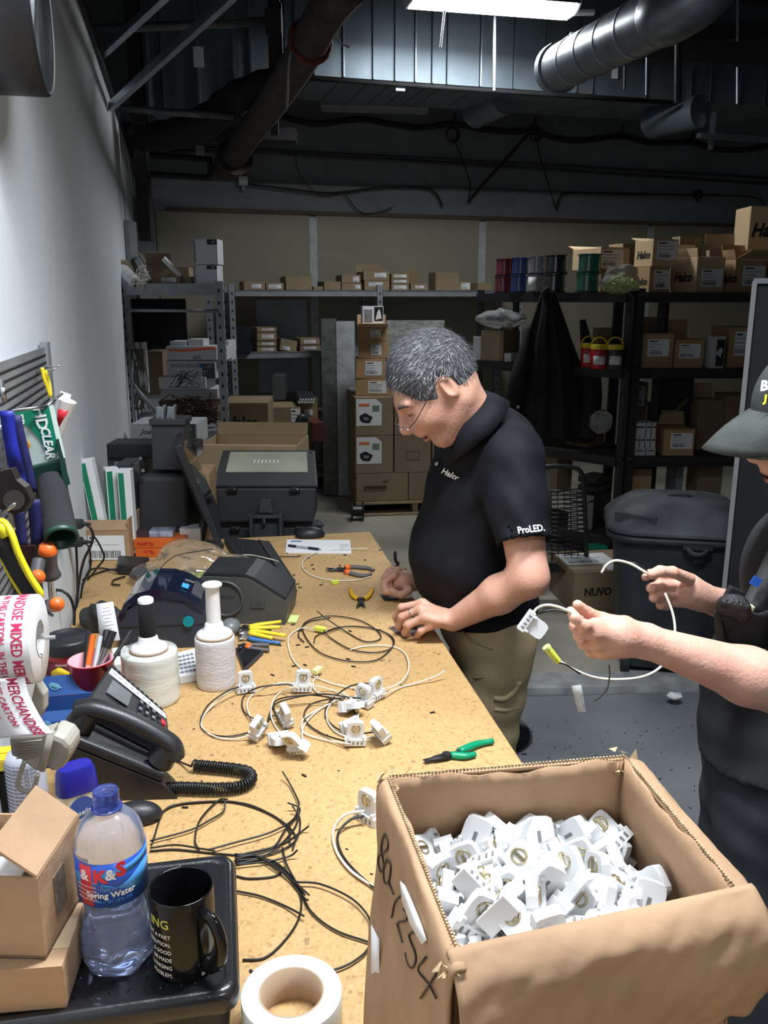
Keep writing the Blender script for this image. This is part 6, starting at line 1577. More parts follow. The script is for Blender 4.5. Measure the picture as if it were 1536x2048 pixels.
# mouse
for (px,py,w_,lb) in ((620,1074,1.0,'black computer mouse at the far end of the bench'),(272,1640,.8,'small black rounded gadget behind the water bottle')):
    p = TB(px,py);p.z = TZ;S = thing('computer_mouse' if px > 400 else 'black_gadget',lb,'mouse' if px > 400 else 'gadget',p,.15)
    m = MB();g = SDF((-.07,-.05,-.005),(.07,.05,.06),.003);g.ell((0,0,.008),(.056*w_,.032*w_,.032*w_),k=.01);g.plane((0,0,.001),(0,0,-1));g.mesh(m);m.part('shell',black,S);MB().cyl((-.03,-.004,.029*w_),(-.03,.004,.029*w_),.006,n=12).part('wheel',blackR,S)
# note pad and pen
S,a = flatbox('note_pad','white note pad near the far end of the bench','note pad',[(571,1107),(703,1108),(700,1082),(574,1081)],.004,paper,bev=0)
m = MB();
for k in range(5): m.box(bil(a,.90,.2+.11*k,.0045),(.035-.006*(k % 2),.002,.0005))
m.part('fine_print',inkG,S,w=True);m = MB().box(bil(a,.15,.85,.0045),(.04,.012,.0005));m.part('blue_mark',blue,S,w=True)
p0,p1 = TB(577,1091,.009),TB(642,1099,.009);S = thing('pen','black and clear ballpoint pen lying on the note pad','pen',p0.lerp(p1,.5)-Vector((0,0,.004)))
d_ = p1-p0
for nm,s0,s1,r_,mt in (('cap',0,.25,.0048,ink),('barrel',.25,.62,.0042,pm('pen_clear',(.35,.38,.42),.2)),('rubber_grip',.62,.92,.005,ink),('tip',.92,1,.0025,steel)): MB().cyl(p0+d_*s0,p0+d_*s1,r_,n=10).part(nm,mt,S,w=True)
# ---- hand tools
def plier(label,h1,h2,piv,jaw,hm,hr=.0065,metal=steel,collar=None,name='pliers',jw=.008,lift=.007):
    P0 = TB(*piv,lift);S = thing(name,label,'pliers',(P0.x,P0.y,TZ))
    for h in (h1,h2):
        pts = catmull([P0]+[TB(x,y,lift) for x,y in h],5);n_ = len(pts)
        k = max(1,int(n_*.25));MB().tube(pts[:k+1],.0035,6).part('shank',metal,S,w=True)
        MB().tube(pts[k:],[hr*(.75+.25*math.sin(PI*min(1,.25+i/(n_-k)))) for i in range(n_-k)],10,flat=.8).part('handle',hm,S,w=True)
        if collar: MB().tube(pts[k-1:k+2],hr*1.05,8).part('collar',collar,S,w=True)
    MB().cyl(P0-Vector((0,0,.005)),P0+Vector((0,0,.006)),jw*1.1,n=14).part('pivot',metal,S,w=True)
    for (x,y),s in zip(jaw,(-1,1)):
        q = TB(x,y,lift);MB().tube([P0+(q-P0).normalized().cross(Vector((0,0,1)))*s*.002,P0.lerp(q,.5)+(q-P0).normalized().cross(Vector((0,0,1)))*s*.003,q],[jw,jw*.8,jw*.25],8,flat=.6).part('jaw',metal,S,w=True)
    return S
dst = pm('dark_steel',(.07,.07,.075),.35,metal=.8)
plier('grey-handled cutters with an orange collar near the note pad',[(700,1134),(735,1136),(747,1140)],[(700,1146),(725,1151),(742,1148)],(679,1139),[(652,1136),(652,1141)],pm('grey_grip',(.11,.10,.10),.6),hr=.0085,collar=orange,metal=dst)
plier('small yellow-handled cutters opened in a V in the middle of the bench',[(707,1192),(700,1178)],[(737,1192),(745,1178)],(722,1200),[(713,1214),(730,1214)],pm('amber_grip',(.75,.42,.01),.45),hr=.0075,metal=ink)
m_ = plier('green-handled wire strippers by the corner of the open cardboard box',[(925,1500),(955,1488),(986,1482)],[(905,1510),(930,1512),(950,1508)],(893,1512),[(846,1520),(850,1523)],pm('green_grip',(.0,.25,.12),.35),hr=.009,metal=ink)
plier('yellow-handled pliers, upper pair in the pile of hand tools',[(515,1250),(562,1243)],[(515,1256),(560,1254)],(490,1256),[(476,1256),(478,1262)],yellow,hr=.0072,metal=dst,lift=.02)
plier('yellow-handled strippers pointing right in the pile of hand tools',[(515,1263),(571,1271)],[(512,1269),(545,1276)],(492,1264),[(476,1262),(478,1268)],yellow,hr=.0075,metal=steel,lift=.018)
plier('blue-handled pliers in the pile of hand tools',[(515,1280),(560,1286)],[(510,1276),(540,1260)],(490,1275),[(478,1272),(478,1279)],pm('blue_grip',(.05,.16,.42),.45),hr=.0068,metal=steel,lift=.008)
plier('grey-handled pliers with an orange collar in the pile of hand tools',[(510,1290),(538,1290)],[(510,1298),(538,1300)],(488,1293),[(476,1289),(477,1297)],pm('grey_grip',(.11,.10,.10),.6),hr=.0075,collar=orange,metal=dst,lift=.008)
# ---- monitor seen edge-on
A_ = W(438,1086,2.72);B_ = W(356,892,2.72);tv = (B_-A_);dvw = (W(405,985,3.2)-W(402,985,2.72));dvw.z = 0;dvw = dvw.normalized()*.45;nn = tv.cross(dvw).normalized();nn = nn if nn.x > 0 else -nn
S = thing('monitor','flat black monitor seen edge-on behind the keyboard','monitor',(A_.x,A_.y+.2,TZ))
m = MB();
def slab_(m,a,u,v,n0,n1,s0=0,s1=1,t0=0,t1=1):
    c = [a+u*s0+v*t0,a+u*s1+v*t0,a+u*s1+v*t1,a+u*s0+v*t1];lo = [p+nn*n0 for p in c];hi = [p+nn*n1 for p in c]
    if (c[1]-c[0]).cross(c[2]-c[0]).dot(nn) < 0: lo,hi = lo[::-1],hi[::-1]
    m.hexa(lo+hi);return m
slab_(m,A_,dvw,tv,-.012,.010).part('housing',black,S,bev=.003,w=True);slab_(MB(),A_,dvw,tv,-.028,-.012,.2,.8,.2,.8).part('rear_hump',black,S,w=True)
slab_(MB(),A_,dvw,tv,.0102,.0108,.04,.96,.06,.95).part('screen',blackG,S,w=True)
c0 = A_+dvw*.5+tv*.12-nn*.03;m = MB().tube([c0,Vector((c0.x-.03,c0.y,TZ+.012))],.016,10);m.part('neck',black,S,w=True);MB().lathe([(0,0),(.09,0),(.09,.008),(0,.014)],28,M=Matrix.Translation((c0.x-.03,c0.y,TZ+.0005))).part('foot',black,S,w=True)
# ---- clear bag mound between printers and keyboard
S = thing('plastic_bag','crumpled clear plastic bag heaped behind the two label printers','bag',TB(400,1165))
m = MB();g = SDF((-.26,-.22,-.02),(.26,.22,.22),.006);g.ell((0,0,.03),(.17,.11,.055));g.ell((-.02,.0,.09),(.10,.07,.045),k=.05);g.ell((.10,-.02,.055),(.08,.06,.035),k=.03);g.ell((-.14,.0,.03),(.08,.07,.03),k=.03)
g.disp(lambda x,y,z: .009*np.abs(snoise(x,y,z,48))+.007*snoise(x,y,z,23,3));g.plane((0,0,.002),(0,0,-1));g.mesh(m);m.part('film',pm('bag_clear',(.90,.93,.97),.12,trans=.95,ior=1.07,bump=1.0,bscale=40,coat=.5),S)
m = MB();rnd = random.Random(3)
for k in range(26): m.box((rnd.uniform(-.02,.09),rnd.uniform(-.07,.02),.012+rnd.random()*.02),(.022,.009,.009),rot=(0,0,rnd.uniform(0,3)))
m.part('lime_connectors',lime,S,kind='stuff')
bench_wire('black thin lead lying over the clear plastic bag',[(300,1160,.03),(345,1115,.12),(400,1102,.13),(425,1098,.12)],.0015,wireB)
bench_wire('thin white lead crossing the keyboard',[(470,1112,.04),(500,1110,.03),(540,1118,.03),(562,1125,.01)],.0018,wireW)
# ---- adapter, cords at the wall
S,a = flatbox('power_adapter','black power adapter brick on the bench by the wall','adapter',[(235,1150),(295,1154),(300,1134),(238,1130)],.035,black,bev=.005)
bench_wire('black cord trailing from the power adapter towards the wall',[(236,1142,.01),(200,1136),(180,1140),(172,1150)],.0028,wireB)
bench_wire('black cord looping in front of the power adapter',[(250,1153),(228,1160),(225,1168),(240,1170)],.0028,wireB)
bench_wire('dark cords lying along the wall by the address-labelled box',[(165,1160,.01),(185,1150),(215,1140),(236,1138)],.0028,wireB)
for k,(pts,r_,lb) in enumerate((([(146,1045),(170,1048),(184,1062),(184,1085),(168,1120),(158,1165),(150,1240)],.004,'thick black cord dropping from the plugs to the bench'),([(186,1070),(198,1088),(208,1115),(195,1135),(175,1160)],.003,'black cord bulging right beside the address-labelled box'),([(152,1088),(154,1130),(155,1180),(153,1250)],.0035,'straight black cord hanging against the white wall'),([(156,1084),(172,1088),(180,1100),(180,1140),(165,1170),(160,1230)],.003,'thin black cord curving beside the white wall'),([(108,1180),(125,1182),(140,1195),(148,1220),(148,1250)],.004,'short black cord with a coiled grip behind the screwdrivers'))):
    tubeobj('black_cable',[W(x,y,2.35+.02*k-(.35 if k == 4 else 0)) for x,y in pts],r_,wireB,lb,'cord')
for (x,y,Y,lb) in ((150,1048,2.35,'upper black power plug against the white wall'),(150,1084,2.36,'lower black power plug against the white wall')):
    S = thing('power_plug',lb,'plug',W(x,y,Y));MB().box((0,0,0),(.045,.03,.026)).part('plug_body',blackR,S,bev=.006);MB().cyl((.02,0,0),(.045,0,.0),.007,.004,n=10).part('strain_relief',blackR,S)
m = MB();g = SDF((-.12,-.1,-.01),(.12,.1,.16),.005);g.ell((0,0,.03),(.055,.04,.035));g.ell((.03,.0,.02),(.05,.04,.04),k=.03);g.disp(lambda x,y,z: .012*snoise(x,y,z,62));g.plane((0,0,.002),(0,0,-1));g.mesh(m);p = TB(200,1258,.0);m.v = [tuple(Vector(v)+Vector((p.x,p.y,TZ))) for v in m.v]
m.solo('black_pouch',blackR,'crumpled black pouch behind the coffee can','pouch')
# white printed slip
m = MB();P_ = [[W(192,1208,1.98),W(226,1203,1.98)],[W(196,1240,1.95),W(232,1236,1.95)],[W(200,1285,1.92),W(240,1280,1.92)]];m.sheet(P_,.0006)
S = thing('printed_slip','white printed slip of paper standing behind the cup of pens','paper',W(215,1285,1.92));m.part('sheet',paper,S,w=True)
m = MB();
for k in range(9): c = W(212+k*1.0,1216+7*k,1.90);m.box(c,(.014+.006*(k % 3),.001,.0012),rot=(0,R(-12),0))
m.part('fine_print',inkG,S,w=True)
# ---- coffee can, cup of pens, cracker box, lotion, aerosol
p = W(143,1355,1.80);CN = thing('coffee_can','red coffee can with a black lid against the wall','can',(p.x,p.y,TZ));h_ = hz(p,143,1272)-TZ
rc = .051;canM = pm('can_red',(.42,.012,.02),.3,coat=.3)
MB().lathe([(0,0),(rc,0),(rc*1.01,.01),(rc*.98,h_*.5),(rc,h_*.72),(rc*1.02,h_*.76)],36).part('can_body',canM,CN)
MB().lathe([(rc*1.04,h_*.76),(rc*1.06,h_*.78),(rc*1.06,h_*.95),(rc*1.0,h_),(rc*.93,h_),(rc*.9,h_-.004),(0,h_-.004)],36).part('lid',black,CN)
m = MB();P_ = [[Vector((math.cos(R(a))*rc*1.015,math.sin(R(a))*rc*1.015,z)) for z in (h_*.22,h_*.66)] for a in range(-150,-20,8)];m.sheet(P_,.0005);m.part('label',pm('label_dark_red',(.12,.01,.02),.4),CN)
m = MB();P_ = [[Vector((math.cos(R(a))*rc*1.025,math.sin(R(a))*rc*1.025,z)) for z in (h_*.40,h_*.60-.0006*abs(a+95))] for a in range(-120,-64,8)];m.sheet(P_,.0005);m.part('yellow_panel',yellow,CN)
wraptext('lgers',.026,rc*1.03,R(-92),h_*.30,cream,CN);wraptext('GROUND TASTE',.006,rc*1.03,R(-80),h_*.62,cream,CN)
p = W(183,1340,1.62);CU = thing('plastic_cup','red plastic cup holding pens and a knife','cup',(p.x,p.y,TZ));h_ = hz(p,182,1318)-TZ;rr = .0435
MB().lathe([(0,0),(rr*.68,0),(rr*.97,h_-.004),(rr*1.03,h_-.003),(rr*1.03,h_),(rr*.96,h_),(rr*.66,.003),(0,.003)],36,mis=[0,0,0,0,1,1,1]).part('cup_wall',[red,pm('cup_pink',(.75,.36,.42),.4)],CU)
cz = TZ+h_
def stick(label,x0,y0,x1,y1,r_,mt,name,cat,parts=None,Y0=1.66,Y1=1.62):
    a,b = W(x0,y0,Y0),W(x1,y1,Y1);S = thing(name,label,cat,b)
    for nm,s0,s1,rr,mm in (parts or [('barrel',0,1,r_,mt)]): MB().cyl(a.lerp(b,s0),a.lerp(b,s1),rr,n=10).part(nm,mm,S,w=True)
    return S
stick('orange craft knife standing in the red cup',186,1270,174,1345,.006,orange,'craft_knife','knife',[('handle',0,.8,.0065,orange),('end_cap',.8,1,.006,pm('salmon',(.75,.3,.2),.5))])
stick('black pen standing in the red cup beside the orange knife',176,1268,170,1345,.005,ink,'pen','pen')
stick('pale grey pen standing in the red cup',201,1272,188,1345,.005,pm('pen_grey',(.55,.58,.62),.3),'pen','pen')
stick('fat silver marker with a black cap in the red cup',226,1262,195,1345,.009,steel,'marker_pen','pen',[('cap',0,.42,.009,ink),('barrel',.42,1,.0085,steel)])
stick('long black pen leaning right out of the red cup',262,1262,212,1340,.004,ink,'pen','pen',Y0=1.70)
stick('short black marker behind the silver one in the red cup',214,1262,200,1345,.008,ink,'marker_pen','pen',Y0=1.69)
cbm_ = pm('cracker_blue',(.035,.10,.32),.45,var=.1);leafm = pm('leaf_aqua',(.25,.62,.72),.5)
CK = carton('blue open cracker box printed with pale leaves, left of the telephone',W(140,1500,1.52)*1.0,.105,.115,.092,TA,mat=cbm_,open_=True,flaps=(('b',.04,60),('f',.02,120)),tk=.002)
CK.location.z = TZ+.001
def leaf(M0,parent,s=.012,rot=0):
    m = MB().at(M0 @ Euler((0,0,rot)).to_matrix().to_4x4());out = [(math.cos(t)*s*.45*(1-.25*math.cos(t)),math.sin(t)*s*.9,0) for t in [2*PI*i/16 for i in range(16)]]
    m.tube(out,s*.06,4,closed=True);m.tube([(0,-s*1.2,0),(0,s*.8,0)],s*.06,4)
    for k in range(-2,3): m.tube([(0,k*s*.28-s*.1,0),(s*.3,k*s*.28+s*.15,0)],s*.06,4);m.tube([(0,k*s*.28-s*.1,0),(-s*.3,k*s*.28+s*.15,0)],s*.06,4)
    return m.part('leaf_print',leafm,parent)
Ff = facem('f',.105,.115,.100,.0005)
for (x,y,r_) in ((-.02,.035,.6),(.025,.03,-.5),(0,-.01,.2),(.035,-.02,1.2),(-.035,-.03,-.9),(.01,-.045,.5)): leaf(Ff @ Matrix.Translation((x,y,0)),CK,.013,r_)
Fb_ = Matrix.Translation((0,.0575-.002,.093)) @ Euler((R(60),0,0)).to_matrix().to_4x4()
for x in (-.03,.028): leaf(Fb_ @ Matrix.Translation((x,.020,.0026)),CK,.012,1.2)
p = W(160,1640,1.24);LO = thing('lotion_bottle','cream lotion bottle with a dark blue cap behind the water bottle','bottle',(p.x,p.y,TZ),R(35));h_ = hz(p,160,1530)-TZ
lm = pm('lotion_cream',(.74,.70,.56),.35);lc = pm('lotion_cap',(.02,.02,.28),.3)
m = MB();loops = [rr_loop(w_,d_,.018,z,5) for w_,d_,z in ((.052,.036,0),(.062,.042,.006),(.066,.044,h_*.4),(.064,.042,h_*.68))];loft(m,loops);m.part('bottle_body',lm,LO)
m = MB();loft(m,[rr_loop(.066,.044,.018,h_*.68,5),rr_loop(.066,.044,.018,h_*.70,5),rr_loop(.060,.040,.017,h_*.93,5),rr_loop(.052,.032,.014,h_,5)]);m.part('cap',lc,LO)
Fm_ = mat4((0,-.0225,h_*.42),(1,0,0),(0,0,1));m = MB().at(Fm_);m.add([(math.cos(t)*.024,math.sin(t)*.032,0) for t in [2*PI*i/24 for i in range(24)]],[tuple(range(24))]);m.part('oval_badge',pm('badge_blue',(.03,.09,.40),.4),LO)
lettering('Vaseline',.0125,Fm_ @ Matrix.Translation((0,.004,.0006)) @ Euler((0,0,R(8))).to_matrix().to_4x4(),paper,LO,shear=.2);lettering('Intensive Care',.006,Fm_ @ Matrix.Translation((0,-.007,.0006)) @ Euler((0,0,R(8))).to_matrix().to_4x4(),paper,LO)
p = W(62,1640,1.28);AE = thing('aerosol_can','pale spray can covered in fine print behind the upper open box','can',(p.x,p.y,TZ));h_ = hz(p,60,1500)-TZ
MB().lathe([(0,0),(.031,0),(.0315,.004),(.0315,h_-.02),(.026,h_-.005),(.012,h_),(0,h_)],30).part('can_body',pm('can_lavender',(.50,.52,.60),.35),AE)
for k in range(15): wraptext('directions for use keep away from',.0048,.0318,R(-95),h_*.9-.0068*k,pm('print_navy',(.1,.1,.2),.6),AE)
wraptext('HOL',.012,.0322,R(-95),h_*.24,ink,AE)
# ---- boxes at the wall, far end
S3 = carton('open carton with an address and barcode label, against the wall on the bench',TB(213,1122)+Vector((0,.10,0)),.155,.19,hz(TB(213,1122),213,1063)-TZ,R(2),mat=card2,open_=True,flaps=(('r',.04,88),('f',.05,150)),tk=.004)
FF = facem('f',.155,.19,.115,.0008)
MB().at(FF).box((.0,-.012,.0),(.12,.085,.001)).part('address_label',paper,S3)
m = MB().at(FF);x = -.05;rnd = random.Random(2)
while x < .045: b_ = rnd.choice((.0012,.0022));m.box((x,-.035,.0008),(b_,.026,.0006));x += b_+rnd.choice((.0012,.002,.003))
m.part('barcode',ink,S3);lettering('3M',.014,FF @ Matrix.Translation((-.048,.022,.0008)),ink,S3,bold=.0006)
lettering('TY-4',.010,FF @ Matrix.Translation((-.046,.008,.0008)),ink,S3);MB().at(FF).box((0,-.001,.0008),(.08,.0012,.0004)).part('print_line',inkG,S3)
for i,(x,y,rz_,ry_,lb) in enumerate(((181,916,.1,-.13,'left leaning of three white and green boxes standing in the open carton'),(216,938,.5,.0,'middle of three white and green boxes standing in the open carton'),(250,938,.05,.0,'right of three white and green boxes standing in the open carton'))):
    q = W(x,y,2.86);z0 = TZ+.01;hh = q.z-z0;S = thing('lamp_carton',lb,'box',M=Matrix.Translation((q.x+(.03 if i == 0 else 0),q.y+(.03 if i == 1 else 0),z0)) @ Euler((0,ry_,rz_)).to_matrix().to_4x4())
    MB().box((0,0,hh/2),(.044,.044,hh)).part('box_body',paper,S,bev=.001);MB().box((-.010,-.0225,hh/2-.004),(.018,.0012,hh-.012)).part('green_stripe',green,S);MB().box((-.0225,0,hh/2-.004),(.0012,.03,hh-.012)).part('green_side',green,S)
ob = pm('box_orange',(.62,.13,.02),.5,var=.06)
def bx(label,x0,x1,y0,y1,Y,d,mt,**k): return pbox(label,x0,x1,y0,y1,Y,d,mat=mt,tape=False,**k)
b1_ = bx('lower of two flat orange boxes stacked on the bench by the wall',272,372,1097,1112,2.83,.10,ob,yaw=R(4),Z=TZ+.001);b2_ = bx('upper of two flat orange boxes stacked on the bench by the wall',268,368,1080,1096,2.83,.10,ob,yaw=R(1),Z=W(300,1097,2.83).z+.002)
for b_,y_ in ((b1_,1104),(b2_,1088)): lettering('MARTEL',.016,mat4(W(292,y_,2.826),(1,0,0),(0,0,1)),red,b_,w=True)
zt_ = W(300,1080,2.83).z+.002
bx('small dark box with red print on the orange boxes',272,297,1063,1080,2.86,.05,pm('dark_box',(.05,.03,.04),.5),Z=zt_);bx('blue and white blister pack on the orange boxes',299,346,1063,1080,2.86,.06,pm('blister',(.30,.36,.45),.2,var=.6,scale=40,coat=.6),Z=zt_,yaw=R(3))
bx('white box with an orange lid edge behind the monitor foot',360,402,1058,1084,2.90,.07,paper,Z=TZ+.001)
# ---- floodlight housings and large floodlight
ch = pm('housing_bronze',(.040,.042,.046),.5,var=.12,bump=.05,bscale=300)
S = thing('light_housing','dark metal light housing with a square neck standing on the bench end','housing',W(325,1074,2.98));S.location.z = TZ
m = MB();a,b = W(275,1074,2.93),W(376,1074,2.93);a.z = b.z = TZ+.002;t_ = W(320,955,2.93).z;dd = Vector((.02,.16,0))
m.hexa([a,b,b+dd,a+dd]+[Vector((v.x+(.004 if i in (0,3) else 0),v.y+(.02 if i < 2 else 0),t_)) for i,v in enumerate((a,b,b+dd,a+dd))]);m.part('housing_body',ch,S,bev=.018,seg=4,w=True)
a,b = W(305,940,2.99),W(366,940,2.99);c_,d2 = W(302,850,2.99),W(368,850,2.99);m = MB().hexa([a,b,b+Vector((0,.1,0)),a+Vector((0,.1,0)),c_,d2,d2+Vector((0,.1,0)),c_+Vector((0,.1,0))]);m.part('neck',ch,S,bev=.003,w=True)
m = MB().box(W(336,843,3.0)+Vector((0,.04,0)),(.125,.12,.02));m.part('neck_flange',ch,S,bev=.002,w=True)
m = MB().box(W(262,1015,2.97)+Vector((0,.0,0)),(.05,.12,.34));m.part('side_plate',ch,S,bev=.004,w=True)
for x,y in ((281,917),(286,941)): MB().cyl(W(x,y,2.90),W(x,y,2.92),.006,n=10).part('screw',steel,S,w=True)
for k,x in enumerate((322,343)):
    S2 = thing('lamp_clip','%s of two grey clips standing on the neck of the light housing' % ('left','right')[k],'clip',W(x,838,3.0));m = MB().box(W(x,826,3.02),(.03,.02,.045),rot=(0,R(8),0));m.box(W(x+6,824,3.0),(.006,.03,.05),rot=(0,R(8),0));m.part('clip_body',galv,S2,w=True,bev=.002)
S = thing('light_housing','flat dark light housing leaning behind, next to the white wall','housing',W(270,1050,3.3));S.location.z = .03
m = MB();a,b = W(224,1050,3.22),W(300,1050,3.22);a.z = b.z = .03;t_ = W(260,905,3.22).z;m.hexa([a,b,b+Vector((0,.1,0)),a+Vector((0,.1,0))]+[Vector((v.x,v.y,t_)) for v in (a,b,b+Vector((0,.1,0)),a+Vector((0,.1,0)))]);m.part('housing_body',ch,S,bev=.006,w=True)
m = MB().box(W(312,896,3.27),(.34,.13,.055));m.part('top_rib',black,S,bev=.004,w=True);m = MB().box(W(247,975,3.2),(.05,.01,.2));m.part('grey_panel',rackG,S,w=True)
MB().box(W(226,893,3.25),(.012,.05,.03)).part('latch',rackG,S,w=True)
def flood(label,y_top_back,y_top_front,y_bot,Y,x0,x1,xb0,xb1,lens=True,z0=None):
    a,b = W(x0,y_bot,Y),W(x1,y_bot,Y);zb = a.z if z0 is None else z0;S = thing('floodlight',label,'floodlight',((a.x+b.x)/2,a.y+.15,zb))
    zt = W(x0,y_top_front,Y).z;cB = W(xb0,y_top_back,Y+.30);dB = W(xb1,y_top_back,Y+.30)
    f0,f1 = W(x0,y_top_front,Y),W(x1,y_top_front,Y);fd_ = Vector((0,.30,0));ins = .02
    m = MB().hexa([Vector((a.x+ins,Y+.01,zb)),Vector((b.x-ins,Y+.01,zb)),Vector((b.x-ins,Y+.28,zb)),Vector((a.x+ins,Y+.28,zb)),Vector((f0.x+.006,Y+.005,zt-.01)),Vector((f1.x-.006,Y+.005,zt-.01)),Vector((dB.x-.006,Y+.295,cB.z-.012)),Vector((cB.x+.006,Y+.295,cB.z-.012))]);m.part('housing',ch,S,bev=.008,w=True)
    up = (dB-f0).cross(cB-f1).normalized();up = up if up.z > 0 else -up
    m = MB().hexa([f0-up*.01,f1-up*.01,dB-up*.01,cB-up*.01,f0+up*.008,f1+up*.008,dB+up*.008,cB+up*.008]);m.part('door_frame',charc,S,bev=.006,seg=3,w=True)
    g_ = lambda s,t,h: (f0*(1-s)+f1*s)*(1-t)+(cB*(1-s)+dB*s)*t+up*h
    if lens:
        m = MB().hexa([g_(.09,.33,.0085),g_(.91,.33,.0085),g_(.91,.92,.0085),g_(.09,.92,.0085),g_(.09,.33,.011),g_(.91,.33,.011),g_(.91,.92,.011),g_(.09,.92,.011)]);m.part('lens',pm('frosted_lens',(.50,.50,.40),.12,coat=.6,var=.18,scale=6),S,w=True)
        for k in range(7): MB().cyl(g_(.36+.04*k,.58,.0112),g_(.365+.04*k,.66,.0118),.003,n=6).part('lamp_emitter',whiteM,S,w=True)
    for s in (.18,.78):
        m = MB().box(g_(s,.0,-.01)+Vector((0,-.008,-.004)),(.04,.02,.018));m.part('latch',black,S,w=True,bev=.003);MB().cyl(g_(s+.02,0,-.012)+Vector((0,-.02,0)),g_(s+.035,0,-.012)+Vector((0,-.02,0)),.004,n=8).part('latch_pin',steel,S,w=True)
    for s,t in ((.96,.05),(.96,.95)): MB().cyl(g_(s,t,.008),g_(s,t,.012),.006,n=10).part('screw',steel,S,w=True)
    return S,g_
S,g_ = flood('large dark floodlight with a frosted lens in its top, behind the bench end',903,972,1046,3.42,427,636,446,630)
m = MB().box(W(534,1033,3.37),(.125,.03,.012));
m.box(W(504,1055,3.37),(.014,.05,.12));m.box(W(563,1055,3.37),(.014,.05,.12));m.box(W(534,1060,3.385),(.11,.006,.12));m.box(W(532,1012,3.39),(.06,.02,.055),taper=.7);m.part('mounting_bracket',charc,S,w=True,bev=.002)
MB().cyl(W(528,1034,3.36),W(528,1046,3.36),.009,n=10).part('cable_gland',steel,S,w=True)
S,g_ = flood('second large dark floodlight underneath the first',1044,1049,1190,3.46,432,648,440,640,lens=False)
Zf = S.location.z;CR = carton('carton under the two stacked floodlights behind the bench',(S.location.x,3.62,.03),.42,.34,Zf-.034,0,mat=cardD)
# cartons behind
kk = pbox('pale carton with a raised lid flap behind the large floodlight',402,600,893,1100,4.35,.4,R(-4),mat=card3,Z=.03,open_=True,flaps=(('b',.07,70),('f',.03,175)))
pbox('brown carton partly hidden behind the monitor',382,425,948,1090,3.25,.2,R(3),mat=card,Z=.03,tape=False)
pbox('brown carton below the white handwritten carton',300,400,893,1000,4.88,.3,0,mat=cardD,Z=.03)
# ================================================================ THE WALL RACK OF TOOLS AT LEFT
# perforated panel
p00,p10 = LW(-60,782,.02),LW(88,692,.02);zt = (p10.z+p00.z)/2
a = LW(-60,782,.018);b = LW(90,693,.018);
PN = thing('tool_pegboard','perforated sheet-metal tool panel on the white left wall','panel',Vector((b.x,b.y,TZ+.05)))
z1_ = b.z;z0_ = 1.17;a.z = b.z = 0
d_ = (b-a).normalized();Lp = (b-a).length;start = a-d_*.5;Lp += .5
m = MB().hexa([start+Vector((0,0,z0_)),b+Vector((0,0,z0_)),b-LN*.003+Vector((0,0,z0_)),start-LN*.003+Vector((0,0,z0_))][::-1]+[start+Vector((0,0,z1_)),b+Vector((0,0,z1_)),b-LN*.003+Vector((0,0,z1_)),start-LN*.003+Vector((0,0,z1_))][::-1])
m.part('panel_sheet',pm('panel_steel',(.45,.46,.48),.4,metal=.6,var=.2),PN,w=True)
m = MB();nx_ = int(Lp/.014);nz_ = int((z1_-z0_)/.018)
for i in range(nx_):
    for j in range(nz_): m.box(start+d_*(.008+i*.014)+LN*.0008+Vector((0,0,z0_+.01+j*.018)),(.0075,.001,.0045),rot=(0,R(35),math.atan2(d_.y,d_.x)))
m.part('slots',ink,PN,w=True,kind='stuff')
m = MB().hexa([b+LN*-.012+Vector((0,0,z0_)),b+LN*.006+Vector((0,0,z0_)),b+LN*.006+d_*.045+Vector((0,0,z0_)),b-LN*.012+d_*.045+Vector((0,0,z0_))]+[b+LN*-.012+Vector((0,0,z1_+.01)),b+LN*.006+Vector((0,0,z1_+.01)),b+LN*.006+d_*.045+Vector((0,0,z1_+.01)),b-LN*.012+d_*.045+Vector((0,0,z1_+.01))]);m.part('edge_strip',rackG,PN,w=True)
def hook(label,x0,y0,Y0,x1,y1,Y1,r_=.0022,tip=True):
    A_,B_ = W(x0,y0,Y0),W(x1,y1,Y1);pts = [A_,A_.lerp(B_,.5),B_]+([B_+Vector((.0,0,.02))] if tip else []);m = MB().tube(pts,r_,6)
    return m.solo('panel_hook',steel,label,'hook')
hook('steel peg hook at the top holding the yellow strap',76,737,2.0,118,732,1.75,tip=False)
hook('second steel peg just under the top one',76,744,2.0,110,739,1.75,tip=False)
hook('pale steel hook at the left edge, level with the lanyard top',3,762,1.45,8,800,1.4,.004)
hook('long pale bar holding the green tape pack',24,822,1.58,95,812,1.62,.0032,tip=False)
hook('angled pale end of the bar beside the red and white tag',95,812,1.62,124,788,1.7,.0032,tip=False)
# yellow strap, tags
tubeobj('yellow_strap',[W(84,735,1.8),W(88,755,1.8),W(95,775,1.8),W(101,792,1.8),W(98,765,1.82),W(90,740,1.82)],.004,yellow,'yellow looped strap hanging from the top peg hook','strap')
S = thing('red_tag','white roll with a bright red label hanging behind the green tape pack','roll',W(128,850,1.72))
m = MB().cyl(W(133,800,1.72),W(112,870,1.72),.020,.012,n=16);m.part('roll_body',paper,S,w=True);m = MB();m.sheet([[W(116,818,1.695),W(137,822,1.695)],[W(113,848,1.695),W(118,854,1.695)]],.001);m.part('red_label',red,S,w=True)
m = MB().box(W(128,800,1.74),(.022,.004,.03),rot=(0,R(20),0));m.solo('paper_tag',paper,'white paper tag above the red-labelled roll','tag')
